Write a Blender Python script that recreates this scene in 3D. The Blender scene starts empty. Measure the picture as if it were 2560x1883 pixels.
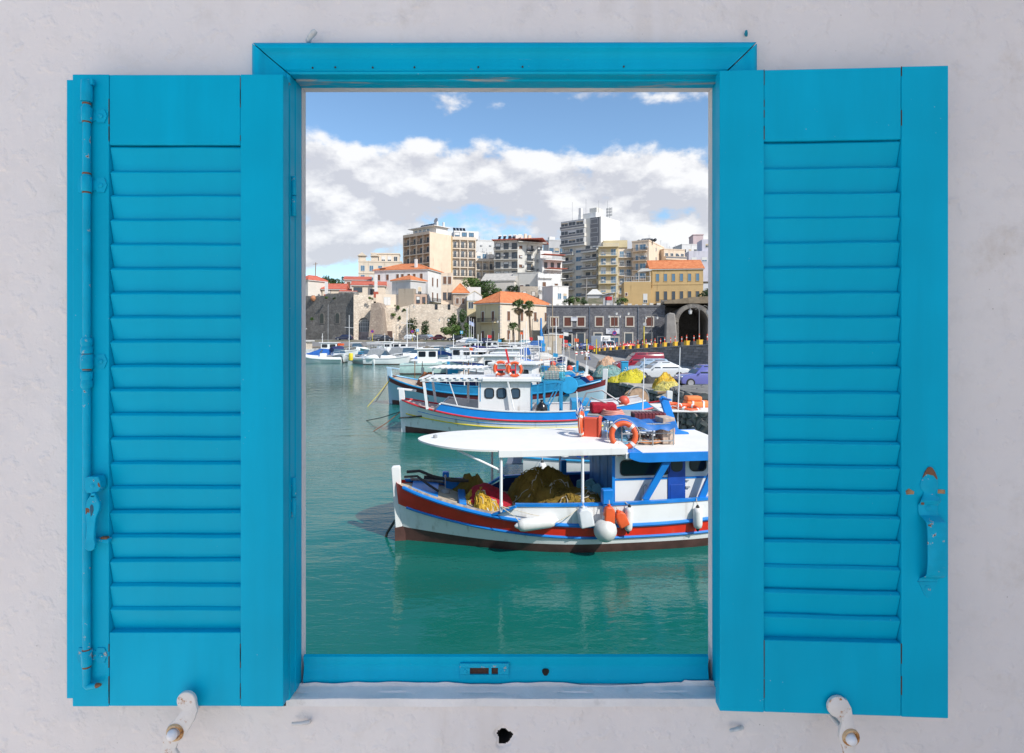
import bpy, bmesh, math, random
from mathutils import Vector, Matrix, noise
R = math.radians
SC = bpy.context.scene
COL = SC.collection
rnd = random.Random(7)

# ------------------------------------------------------------------ camera, sky, sun, exposure
EYE = 4.8                       # eye height above the harbour water
cam_d = bpy.data.cameras.new('camera')
cam = bpy.data.objects.new('camera', cam_d)
COL.objects.link(cam)
cam.location = (0, 0, EYE)
cam.rotation_euler = (R(90), 0, 0)
cam_d.lens = 20.0
cam_d.sensor_width = 36.0
cam_d.shift_y = -0.0436
cam_d.clip_start = 0.05
cam_d.clip_end = 9000
SC.camera = cam

SUN_DIR = Vector((0.56, -0.50, 0.68)).normalized()   # towards the sun
SUN_EL = math.asin(SUN_DIR.z)
SUN_AZ = math.atan2(SUN_DIR.x, SUN_DIR.y)            # clockwise from +Y
sun_d = bpy.data.lights.new('sun', 'SUN')
sun_d.energy = 3.5
sun_d.angle = R(0.53)
sun_d.color = (1.0, 0.955, 0.89)
sun = bpy.data.objects.new('sun', sun_d)
COL.objects.link(sun)
sun.location = (20, -20, 40)
sun.rotation_euler = (-SUN_DIR).to_track_quat('-Z', 'Y').to_euler()

SKY_STRENGTH = 0.115
def build_world():
    w = bpy.data.worlds.new("World")
    SC.world = w
    w.use_nodes = True
    nt = w.node_tree
    for n in list(nt.nodes): nt.nodes.remove(n)
    N = nt.nodes.new
    L = nt.links.new
    out = N('ShaderNodeOutputWorld'); bg = N('ShaderNodeBackground')
    bg.inputs['Strength'].default_value = SKY_STRENGTH
    L(bg.outputs[0], out.inputs[0])
    sky = N('ShaderNodeTexSky'); sky.sky_type = 'NISHITA'
    sky.sun_disc = False
    sky.sun_elevation = SUN_EL
    sky.sun_rotation = SUN_AZ
    sky.altitude = 0; sky.air_density = 1.0; sky.dust_density = 0.6; sky.ozone_density = 1.6
    tc = N('ShaderNodeTexCoord')
    sep = N('ShaderNodeSeparateXYZ'); L(tc.outputs['Generated'], sep.inputs[0])
    def math_(op, a, b=None, clamp=False):
        m = N('ShaderNodeMath'); m.operation = op; m.use_clamp = clamp
        for i, x in enumerate((a, b)):
            if x is None: continue
            if isinstance(x, (int, float)): m.inputs[i].default_value = x
            else: L(x, m.inputs[i])
        return m.outputs[0]
    def fbm(off, scale, detail, rough, zs):
        mp = N('ShaderNodeMapping'); L(tc.outputs['Generated'], mp.inputs[0])
        mp.inputs['Location'].default_value = off
        mp.inputs['Scale'].default_value = (1, 1, zs)
        nz = N('ShaderNodeTexNoise'); L(mp.outputs[0], nz.inputs['Vector'])
        nz.inputs['Scale'].default_value = scale; nz.inputs['Detail'].default_value = detail
        nz.inputs['Roughness'].default_value = rough
        return nz.outputs['Fac']
    OFF = Vector((3.1, 1.7, 0.35))
    d = SUN_DIR
    big = fbm(OFF, 6.2, 9, 0.56, 1.75)
    big2 = fbm(OFF + Vector((d.x*.016, d.y*.016, .04)), 6.2, 9, 0.56, 1.75)
    # more cloud low over the horizon, thinning upwards
    el = N('ShaderNodeMapRange'); el.interpolation_type = 'SMOOTHSTEP'
    L(sep.outputs[2], el.inputs[0])
    for k, v in zip(('From Min', 'From Max', 'To Min', 'To Max'), (0.235, 0.350, 0.165, -0.08)):
        el.inputs[k].default_value = v
    side = N('ShaderNodeClamp'); L(sep.outputs[0], side.inputs[0]); side.inputs[1].default_value = -.4; side.inputs[2].default_value = .4
    dens = math_('ADD', math_('ADD', big, el.outputs[0]), math_('MULTIPLY', side.outputs[0], .12))
    mask = N('ShaderNodeMapRange'); mask.interpolation_type = 'SMOOTHSTEP'
    L(dens, mask.inputs[0])
    for k, v in zip(('From Min', 'From Max', 'To Min', 'To Max'), (0.49, 0.605, 0.0, 1.0)):
        mask.inputs[k].default_value = v
    # lit tops, greyer undersides: density step towards the light
    lit = math_('MULTIPLY', math_('SUBTRACT', big, big2), 8.0)
    lit = math_('ADD', lit, 0.42, True)
    ramp = N('ShaderNodeMix'); ramp.data_type = 'RGBA'
    L(lit, ramp.inputs[0])
    k = 1.0 / SKY_STRENGTH
    ramp.inputs[6].default_value = (0.48*k, 0.485*k, 0.525*k, 1)
    ramp.inputs[7].default_value = (0.74*k, 0.735*k, 0.735*k, 1)
    mix = N('ShaderNodeMix'); mix.data_type = 'RGBA'
    L(math_('MULTIPLY', mask.outputs[0], 0.93), mix.inputs[0])
    tint = N('ShaderNodeMix'); tint.data_type = 'RGBA'; tint.blend_type = 'MULTIPLY'; tint.inputs[0].default_value = 1; tint.inputs[7].default_value = (.97, 1.13, 1.2, 1)
    L(sky.outputs[0], tint.inputs[6]); L(tint.outputs[2], mix.inputs[6]); L(ramp.outputs[2], mix.inputs[7])
    L(mix.outputs[2], bg.inputs['Color'])
build_world()
vs = SC.view_settings
vs.view_transform = 'Standard'; vs.look = 'None'; vs.gamma = 1.0; vs.use_curve_mapping = False
vs.exposure = 0.48
SC.cycles.max_bounces = 6
SC.cycles.diffuse_bounces = 4
SC.cycles.glossy_bounces = 3
SC.cycles.use_denoising = True

# ------------------------------------------------------------------ helpers
def PX(u, Y):            # lateral metres of photo column u at depth Y
    return (u - 1280) / 1422.2 * Y
def PZ(v, Y):            # height above water of photo row v at depth Y
    return EYE + (830 - v) / 1422.2 * Y

MATRIX = {}
def prop(o, label=None, cat=None, group=None, kind=None):
    if label: o['label'] = label
    if cat: o['category'] = cat
    if group: o['group'] = group
    if kind: o['kind'] = kind
    return o
def thing(name, label, cat, loc=(0, 0, 0), rotz=0.0, group=None):
    o = bpy.data.objects.new(name, None); COL.objects.link(o)
    o.empty_display_size = 0.2
    o.location = loc; o.rotation_euler = (0, 0, rotz)
    MATRIX[o.name] = Matrix.Translation(loc) @ Matrix.Rotation(rotz, 4, 'Z')
    return prop(o, label, cat, group)
def kids(o):
    return [c for c in o.children]
def dup(o, loc, rotz=0.0, label=None, group=None, scale=None):
    def rec(a, par):
        c = a.copy(); COL.objects.link(c)
        if par: c.parent = par
        for ch in a.children: rec(ch, c)
        return c
    r = rec(o, None)
    r.location = loc; r.rotation_euler = (0, 0, rotz)
    if scale: r.scale = scale if hasattr(scale, '__len__') else (scale,)*3
    if label: r['label'] = label
    if group: r['group'] = group
    return r

class MB:
    def __init__(s):
        s.v = []; s.f = []; s.m = []; s.cur = 0
    def add(s, vs, fs, m=None):
        b = len(s.v)
        s.v += [Vector(p) for p in vs]
        for f in fs:
            s.f.append([b + i for i in f]); s.m.append(s.cur if m is None else m)
        return s
    def box(s, x0, x1, y0, y1, z0, z1, m=None, M=None):
        vs = [Vector((x, y, z)) for z in (z0, z1) for y in (y0, y1) for x in (x0, x1)]
        if M is not None: vs = [M @ p for p in vs]
        return s.add(vs, [(0, 2, 3, 1), (4, 5, 7, 6), (0, 1, 5, 4), (2, 6, 7, 3), (0, 4, 6, 2), (1, 3, 7, 5)], m)
    def cbox(s, c, sz, rot=(0, 0, 0), m=None):
        from mathutils import Euler
        M = Matrix.Translation(c) @ Euler(rot).to_matrix().to_4x4()
        a, b, d = sz[0]/2, sz[1]/2, sz[2]/2
        return s.box(-a, a, -b, b, -d, d, m, M)
    def bar(s, p, q, w, h=None, m=None, up=(0, 0, 1)):
        p = Vector(p); q = Vector(q); h = h or w
        t = (q - p); L = t.length
        if L < 1e-6: return s
        t.normalize()
        u = Vector(up)
        if abs(t.dot(u)) > .98: u = Vector((0, 1, 0))
        a = t.cross(u).normalized(); b = a.cross(t)
        vs = [c + a*(sx*w/2) + b*(sz*h/2) for c in (p, q) for sx, sz in ((-1, -1), (1, -1), (1, 1), (-1, 1))]
        return s.add(vs, [(0, 1, 2, 3), (7, 6, 5, 4), (0, 4, 5, 1), (1, 5, 6, 2), (2, 6, 7, 3), (3, 7, 4, 0)], m)
    def tube(s, path, r, n=8, m=None, cap=True, closed=False):
        P = [Vector(p) for p in path]; k = len(P)
        rs = r if hasattr(r, '__len__') else [r]*k
        ring = []; prev = None
        for i in range(k):
            if closed: t = P[(i+1) % k] - P[i-1]
            else: t = P[min(i+1, k-1)] - P[max(i-1, 0)]
            t.normalize()
            if prev is None:
                a = t.cross(Vector((0, 0, 1)))
                if a.length < 1e-3: a = t.cross(Vector((0, 1, 0)))
            else:
                a = prev - t*prev.dot(t)
            a.normalize(); prev = a; b = t.cross(a)
            ring.append([P[i] + (a*math.cos(2*math.pi*j/n) + b*math.sin(2*math.pi*j/n))*rs[i] for j in range(n)])
        vs = [p for q in ring for p in q]; fs = []
        for i in range(k if closed else k-1):
            i2 = (i+1) % k
            for j in range(n):
                j2 = (j+1) % n
                fs.append((i*n+j, i2*n+j, i2*n+j2, i*n+j2))
        if cap and not closed:
            fs.append(tuple(range(n))); fs.append(tuple((k-1)*n + j for j in reversed(range(n))))
        return s.add(vs, fs, m)
    def lathe(s, prof, n=16, M=None, m=None):
        """prof: (radius, height) about z"""
        vs = []; fs = []; k = len(prof)
        for r, z in prof:
            for j in range(n):
                a = 2*math.pi*j/n
                vs.append(Vector((r*math.cos(a), r*math.sin(a), z)))
        for i in range(k-1):
            for j in range(n):
                j2 = (j+1) % n
                fs.append((i*n+j, i*n+j2, (i+1)*n+j2, (i+1)*n+j))
        if prof[0][0] > 1e-5: fs.append(tuple(reversed(range(n))))
        if prof[-1][0] > 1e-5: fs.append(tuple((k-1)*n+j for j in range(n)))
        if M is not None: vs = [M @ p for p in vs]
        return s.add(vs, fs, m)
    def sphere(s, c, r, n=12, k=8, m=None, M=None):
        rr = r if hasattr(r, '__len__') else (r, r, r)
        T = Matrix.Translation(c)
        if M is not None: T = T @ M
        T = T @ Matrix.Diagonal((rr[0], rr[1], rr[2], 1))
        prof = [(math.sin(math.pi*i/k) if 0 < i < k else 1e-6, -math.cos(math.pi*i/k)) for i in range(k+1)]
        return s.lathe(prof, n, T, m)
    def torus(s, c, Rr, r, n=24, k=8, M=None, m=None):
        T = Matrix.Translation(c)
        if M is not None: T = T @ M
        pts = [T @ Vector((Rr*math.cos(2*math.pi*i/n), Rr*math.sin(2*math.pi*i/n), 0)) for i in range(n)]
        return s.tube(pts, r, k, m, closed=True)
    def prism(s, poly, o, ax, ay, az, d, m=None):
        """poly 2D in axes ax, ay from o; extruded d along az"""
        o, ax, ay, az = Vector(o), Vector(ax), Vector(ay), Vector(az)
        n = len(poly)
        vs = [o + ax*p[0] + ay*p[1] for p in poly] + [o + ax*p[0] + ay*p[1] + az*d for p in poly]
        fs = [tuple(reversed(range(n))), tuple(range(n, 2*n))]
        fs += [(i, (i+1) % n, n + (i+1) % n, n + i) for i in range(n)]
        return s.add(vs, fs, m)
    def loft(s, rings, closed=True, cap=True, m=None):
        k = len(rings); n = len(rings[0])
        vs = [p for r in rings for p in r]; fs = []
        for i in range(k-1):
            for j in range(n if closed else n-1):
                j2 = (j+1) % n
                fs.append((i*n+j, i*n+j2, (i+1)*n+j2, (i+1)*n+j))
        if cap and closed:
            fs.append(tuple(reversed(range(n)))); fs.append(tuple((k-1)*n+j for j in range(n)))
        return s.add(vs, fs, m)
    def quad(s, a, b, c, d, m=None):
        return s.add([a, b, c, d], [(0, 1, 2, 3)], m)
    def mesh(s, name, mats, smooth=None, bevel=0, M=None, segs=1, fixn=True):
        me = bpy.data.meshes.new(name)
        bm = bmesh.new()
        vs = [bm.verts.new(M @ p if M is not None else p) for p in s.v]
        for f, mi in zip(s.f, s.m):
            try:
                fc = bm.faces.new([vs[i] for i in f]); fc.material_index = mi
            except ValueError: pass
        if fixn: bmesh.ops.recalc_face_normals(bm, faces=bm.faces)
        if bevel:
            es = [e for e in bm.edges if len(e.link_faces) == 2 and e.calc_face_angle(0) > R(30)]
            bmesh.ops.bevel(bm, geom=es, offset=bevel, segments=segs, profile=.6, affect='EDGES', clamp_overlap=True)
        bm.to_mesh(me); bm.free()
        if not hasattr(mats, '__len__'): mats = [mats]
        for mt in mats: me.materials.append(mt)
        if smooth:
            me.polygons.foreach_set('use_smooth', [True]*len(me.polygons))
            me.set_sharp_from_angle(angle=R(smooth))
        return me
    def build(s, name, mats, parent=None, smooth=None, bevel=0, world=False, segs=1, fixn=True):
        M = None
        if parent is not None and world: M = MATRIX[parent.name].inverted()
        me = s.mesh(name, mats, smooth, bevel, M, segs, fixn)
        return link(name, me, parent)
def link(name, me, parent=None, loc=None, rot=None, scale=None):
    o = bpy.data.objects.new(name, me); COL.objects.link(o)
    if parent is not None:
        o.parent = parent; MATRIX[o.name] = MATRIX.get(parent.name, Matrix())
    else: MATRIX[o.name] = Matrix()
    if loc is not None: o.location = loc
    if rot is not None: o.rotation_euler = rot
    if scale is not None: o.scale = scale
    return o

# ------------------------------------------------------------------ materials
def srgb(r, g, b):
    f = lambda c: ((c/255)/12.92 if c/255 <= .04045 else ((c/255+.055)/1.055)**2.4)
    return (f(r), f(g), f(b))
class NT:
    def __init__(s, name):
        s.mat = bpy.data.materials.new(name); s.mat.use_nodes = True
        s.nt = s.mat.node_tree
        s.p = s.nt.nodes['Principled BSDF']
        s.tc = s.nt.nodes.new('ShaderNodeTexCoord')
        s.co = s.tc.outputs['Object']
    def N(s, t, **kw):
        n = s.nt.nodes.new(t)
        for k, v in kw.items(): setattr(n, k, v)
        return n
    def L(s, a, b): s.nt.links.new(a, b)
    def noise(s, scale, detail=4, rough=.55, stretch=None, dist=0, co=None):
        n = s.N('ShaderNodeTexNoise')
        c = co or s.co
        if stretch:
            mp = s.N('ShaderNodeMapping'); s.L(c, mp.inputs[0]); mp.inputs['Scale'].default_value = stretch
            c = mp.outputs[0]
        s.L(c, n.inputs['Vector'])
        n.inputs['Scale'].default_value = scale; n.inputs['Detail'].default_value = detail
        n.inputs['Roughness'].default_value = rough; n.inputs['Distortion'].default_value = dist
        return n.outputs['Fac']
    def ramp(s, fac, lo, hi, a=0., b=1.):
        n = s.N('ShaderNodeMapRange'); n.interpolation_type = 'SMOOTHSTEP'
        s.L(fac, n.inputs[0])
        for k, v in zip(('From Min', 'From Max', 'To Min', 'To Max'), (lo, hi, a, b)): n.inputs[k].default_value = v
        return n.outputs[0]
    def mix(s, fac, a, b, mode='MIX'):
        n = s.N('ShaderNodeMix', data_type='RGBA', blend_type=mode)
        for i, x in ((0, fac), (6, a), (7, b)):
            if isinstance(x, (int, float)): n.inputs[i].default_value = x
            elif isinstance(x, (tuple, list)): n.inputs[i].default_value = (*x[:3], 1)
            else: s.L(x, n.inputs[i])
        return n.outputs[2]
    def math(s, op, a, b=0.):
        n = s.N('ShaderNodeMath', operation=op)
        for i, x in enumerate((a, b)):
            if isinstance(x, (int, float)): n.inputs[i].default_value = x
            else: s.L(x, n.inputs[i])
        return n.outputs[0]
    def color(s, c):
        if isinstance(c, (tuple, list)): s.p.inputs['Base Color'].default_value = (*c[:3], 1)
        else: s.L(c, s.p.inputs['Base Color'])
        return s
    def rough(s, r):
        if isinstance(r, (int, float)): s.p.inputs['Roughness'].default_value = r
        else: s.L(r, s.p.inputs['Roughness'])
        return s
    def bump(s, h, strength=.5, dist=.01):
        b = s.N('ShaderNodeBump'); b.inputs['Strength'].default_value = strength; b.inputs['Distance'].default_value = dist
        s.L(h, b.inputs['Height']); 
        if s.p.inputs['Normal'].is_linked:
            s.L(s.p.inputs['Normal'].links[0].from_socket, b.inputs['Normal'])
        s.L(b.outputs[0], s.p.inputs['Normal'])
        return s
MATS = {}
def paint(name, col, rough=.45, var=.12, scale=3.0, dirt=.0, dirtcol=(.12, .10, .08), bump=0.0, streak=0.0, streakcol=(.22, .15, .09)):
    """painted / plain surface with faint uneven tone and optional grime"""
    if name in MATS: return MATS[name]
    m = NT(name)
    n = m.noise(scale, 5, .6)
    c = m.mix(m.ramp(n, .3, .7), tuple(x*(1-var) for x in col), tuple(min(1, x*(1+var*.6)) for x in col))
    if dirt:
        g = m.noise(scale*2.3, 8, .68)
        c = m.mix(m.ramp(g, .56, .74, 0, dirt), c, dirtcol)
    if streak:
        k = m.math('MULTIPLY', m.ramp(m.noise(scale*2.6, 5, .6, stretch=(1, 1, .06)), .55, .72), m.ramp(m.noise(scale*.9, 4), .42, .62))
        c = m.mix(m.math('MULTIPLY', k, streak), c, streakcol)
    m.color(c).rough(rough)
    if bump: m.bump(m.noise(scale*9, 4), .4, bump)
    MATS[name] = m.mat
    return m.mat
def glass(name='dark_glass', col=(.02, .03, .04), rough=.06):
    if name in MATS: return MATS[name]
    m = NT(name); m.color(col).rough(rough)
    m.p.inputs['Specular IOR Level'].default_value = .6
    MATS[name] = m.mat
    return m.mat
def metal(name, col=(.5, .5, .5), rough=.35):
    if name in MATS: return MATS[name]
    m = NT(name); m.color(col).rough(rough); m.p.inputs['Metallic'].default_value = .9
    MATS[name] = m.mat
    return m.mat
# ------------------------------------------------------------------ the window wall
def blue_paint(name, worn=0.0, speck=.5, col=(.0, .435, .665)):
    m = NT(name)
    broad = m.noise(2.1, 3, .5)
    brush = m.noise(16, 5, .6, stretch=(1, 1, .12))
    c = m.mix(m.ramp(broad, .3, .7), tuple(x*.84 for x in col), tuple(x*1.04 for x in col))
    c = m.mix(m.ramp(brush, .35, .75, 0, .5), c, tuple(x*.80 for x in col))
    # pale specks of dried whitewash
    vo = m.N('ShaderNodeTexVoronoi'); m.L(m.co, vo.inputs['Vector']); vo.inputs['Scale'].default_value = 62
    sp = m.ramp(vo.outputs['Distance'], .035, .075, 1, 0)
    gate = m.ramp(m.noise(7, 3), .52, .66)
    c = m.mix(m.math('MULTIPLY', m.math('MULTIPLY', sp, gate), speck), c, (.50, .62, .66))
    # flaked spots down to the old primer
    fl = m.ramp(m.noise(30, 6, .62, stretch=(1.0, 1, 1.0)), .735, .75)
    c = m.mix(m.math('MULTIPLY', fl, .75), c, (.19, .16, .13))
    if worn:
        w1 = m.ramp(m.noise(9, 7, .66, stretch=(.35, 3.0, 3.0)), .60 - .07*worn, .63)
        c = m.mix(w1, c, (.40, .39, .36))
        w2 = m.ramp(m.noise(14, 7, .7, stretch=(.3, 2.6, 2.6)), .65 - .04*worn, .67)
        c = m.mix(w2, c, (.16, .11, .08))
    m.color(c)
    m.rough(m.ramp(m.noise(11, 4), .3, .7, .34, .5))
    m.p.inputs['Specular IOR Level'].default_value = .09
    m.bump(m.noise(38, 5, .6, stretch=(1, 1, .16)), .22, .0012)
    m.bump(m.noise(150, 3), .1, .0006)
    return m.mat
BLUE = blue_paint('blue_gloss_paint')
BLUE_H = blue_paint('blue_slat_paint')
BLUE_WORN = blue_paint('blue_worn_paint', worn=1.0)
BLUE_EDGE = blue_paint('blue_scuffed_edge_paint', worn=.0)
def metal_blue(name, thr):
    m = NT(name)
    c = m.mix(m.ramp(m.noise(30, 4), .3, .7), (.0, .36, .56), (.0, .42, .65))
    n = m.noise(70, 6, .65)
    c = m.mix(m.ramp(n, thr - .03, thr - .01), c, (.50, .50, .46))
    c = m.mix(m.ramp(n, thr, thr + .015), c, (.10, .035, .016))
    m.color(c).rough(.42); m.bump(n, .3, .0012); m.p.inputs['Specular IOR Level'].default_value = .15
    return m.mat
BLUE_METAL = metal_blue('blue_painted_iron', .665)
def rusty(name, col, thr, rust=(.42, .17, .03)):
    m = NT(name)
    n = m.noise(45, 6, .65)
    c = m.mix(m.ramp(n, thr, thr+.10), col, rust)
    c = m.mix(m.ramp(n, thr+.12, thr+.16), c, (.10, .04, .02))
    m.color(c).rough(.55); m.bump(m.noise(90, 5, .6), .5, .002)
    return m.mat
WHITE_IRON = rusty('white_painted_iron', (.74, .71, .68), .555)
RUST = rusty('bare_rusty_iron', (.17, .075, .035), .55, (.24, .10, .03))
def plaster():
    m = NT('white_plaster')
    a = m.noise(1.6, 5, .6); b = m.noise(14, 7, .65)
    c = m.mix(m.ramp(a, .32, .68), (.765, .72, .705), (.82, .78, .76))
    c = m.mix(m.ramp(b, .5, .8, 0, .55), c, (.66, .62, .59))
    st = m.ramp(m.noise(3.4, 8, .7), .56, .74, 0, .6)
    c = m.mix(st, c, (.60, .53, .46))
    vo = m.N('ShaderNodeTexVoronoi'); m.L(m.co, vo.inputs['Vector']); vo.inputs['Scale'].default_value = 48
    sp = m.math('MULTIPLY', m.ramp(vo.outputs['Distance'], .04, .08, 1, 0), m.ramp(m.noise(9, 4), .55, .66))
    c = m.mix(m.math('MULTIPLY', sp, .6), c, (.30, .27, .24))
    run = m.math('MULTIPLY', m.ramp(m.noise(7, 5, .6, stretch=(1, 1, .12)), .54, .72), m.ramp(m.noise(1.8, 4), .45, .62))
    c = m.mix(m.math('MULTIPLY', run, .38), c, (.56, .49, .42))
    m.color(c).rough(.82)
    lump = m.ramp(m.noise(34, 3, .5), .5, .76)
    m.bump(lump, .42, .0045)
    m.bump(m.noise(130, 5, .6), .3, .0022)
    m.bump(m.noise(7, 4, .5), .4, .010)
    return m.mat
PLASTER = plaster()
LIMEWASH = paint('limewashed_ledge', (.80, .785, .775), .6, .08, 9, .42, (.42, .40, .38), .004)
WY = 1.10
XL, XR, ZT, ZB = -.4218, .4013, .489, -.700

def build_wall():
    t = thing('house_wall', 'whitewashed lumpy plaster wall around the blue shuttered window', 'wall', (0, WY, EYE))
    def axis(lo, flo, fhi, hi, step, extra):
        xs = set(extra)
        n = int((fhi - flo)/step)
        xs |= {flo + i*step for i in range(n+1)}
        x = flo
        while x > lo: x -= max(.02, (flo - x)*.5 + .02); xs.add(max(x, lo))
        x = fhi
        while x < hi: x += max(.02, (x - fhi)*.5 + .02); xs.add(min(x, hi))
        xs = sorted(xs); out = [xs[0]]
        for v in xs[1:]:
            if v - out[-1] > step*.3: out.append(v)
            elif v in extra: out[-1] = v
        return out
    gx0, gx1, gz0, gz1 = -.452, .430, -.722, .520
    hole = (PX(1261, 1.1), (830 - 1843)/1422.2*1.1)
    xs = axis(-7, -1.12, 1.12, 1.75, .0075, [gx0, gx1])
    zs = axis(-1.75, -.86, .68, 3.4, .0075, [gz0, gz1])
    xs = sorted([x for x in xs if abs(x - hole[0]) > .024] + [hole[0] - .023 + i*.002 for i in range(24)])
    zs = sorted([z for z in zs if abs(z - hole[1]) > .024] + [hole[1] - .023 + i*.002 for i in range(24)])
    vs = []; fs = []
    nx = len(xs)
    for z in zs:
        for x in xs:
            p = Vector((x, 0, z))
            d = noise.noise(p*2.6)*.005 + noise.noise(p*9 + Vector((5, 1, 2)))*.0016 + noise.noise(p*27)*.0005
            d += max(0, noise.noise(p*42) - .3)*.003
            near = min(abs(x - gx0), abs(x - gx1)) if gz0 - .02 < z < gz1 + .02 else 1
            r = math.hypot(x - hole[0], (z - hole[1])*.9)
            a = math.atan2(z - hole[1], x - hole[0])
            rad = .0125*(1 + .14*math.sin(3*a + 1) + .1*math.sin(5*a))
            y = -d
            if r < rad: y = .07
            elif r < rad*1.5: y += .003
            vs.append(Vector((x, y, z)))
    for j in range(len(zs)-1):
        for i in range(nx-1):
            cx = (xs[i] + xs[i+1])/2; cz = (zs[j] + zs[j+1])/2
            if gx0 < cx < gx1 and gz0 < cz < gz1: continue
            fs.append((j*nx+i, j*nx+i+1, (j+1)*nx+i+1, (j+1)*nx+i))
    b = MB(); b.add(vs, fs)
    for k, f in enumerate(b.f):
        if max(b.v[i].y for i in f) > .05: b.m[k] = 1
    b.build('plaster_face', [PLASTER, paint('hole_shade', (.022, .016, .012), .95, .3, 40)], t, smooth=70)  # dark colour on the hole's faces stands in for its shade
    # the masonry behind, its opening splayed outwards to the harbour side
    y0, y1, yr = .012, .36, .062
    m = MB()
    def quadrev(x, s):          # jamb blocks
        poly = [(x, y0+.028), (x, yr), (x + s*.20, y1), (-7 if s < 0 else 1.75, y1), (-7 if s < 0 else 1.75, y0+.05), (x + s*.03, y0+.05), (x + s*.03, y0+.028)]
        m.prism(poly, (0, 0, ZB - .03), (1, 0, 0), (0, 1, 0), (0, 0, 1), ZT - ZB + .03)
    quadrev(XL + .0006, -1); quadrev(XR - .0006, 1)
    m.prism([(y0+.028, ZT+.0006), (yr, ZT+.0006), (y1, ZT + .2), (y1, 3.4), (y0+.05, 3.4), (y0+.05, ZT+.03), (y0+.028, ZT+.03)], (-7, 0, 0), (0, 1, 0), (0, 0, 1), (1, 0, 0), 8.75)
    m.prism([(y0+.075, -1.75), (y0+.075, -.72), (.052, -.662), (.07, -.675), (y1, -.93), (y1, -1.75)], (-7, 0, 0), (0, 1, 0), (0, 0, 1), (1, 0, 0), 8.75)
    m.build('masonry', PLASTER, t)
    # ledge with a limewashed nosing and ragged overpaint on the rail above
    s = MB()
    n = 60; x0, x1 = XL - .012, XR + .016
    rr = random.Random(3)
    prof = [(.050, -.7005), (.012, -.7015), (.010, -.7035), (-.004, -.7030), (-.008, -.7045), (-.0085, -.7190), (.02, -.7225)]
    rings = []
    for i in range(n+1):
        x = x0 + (x1 - x0)*i/n
        rings.append([Vector((x, y + .0012*noise.noise(Vector((x*14, k, 0))), z + .0016*noise.noise(Vector((x*11, 3*k, 2))))) for k, (y, z) in enumerate(prof)])
    s.loft(rings, closed=True)
    top = []
    for i in range(121):
        x = x0 + .012 + (x1 - x0 - .026)*i/120
        e = .005 + .007*noise.noise(Vector((x*7, .4, 0))) + .0022*noise.noise(Vector((x*38, 1.4, 0)))
        e += .007*max(0, 1 - abs(x - (XL+.03))/.03) * .3 + .006*(1 if x > .34 else 0)
        top.append((x, -.7002 + max(.0006, e)))
    poly = [(x0 + .012, -.7012)] + top + [(x1 - .014, -.7012)]
    vsf = [Vector((x, .0262, z)) for x, z in poly] 
    s.add([Vector((p[0], .0258, -.7012)) for p in top] + [Vector((p[0], .0258 - .0006, p[1])) for p in top],
          [(i, i+1, 122+i, 121+i) for i in range(120)])
    s.build('window_ledge', LIMEWASH, t, smooth=50)
build_wall()

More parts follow.
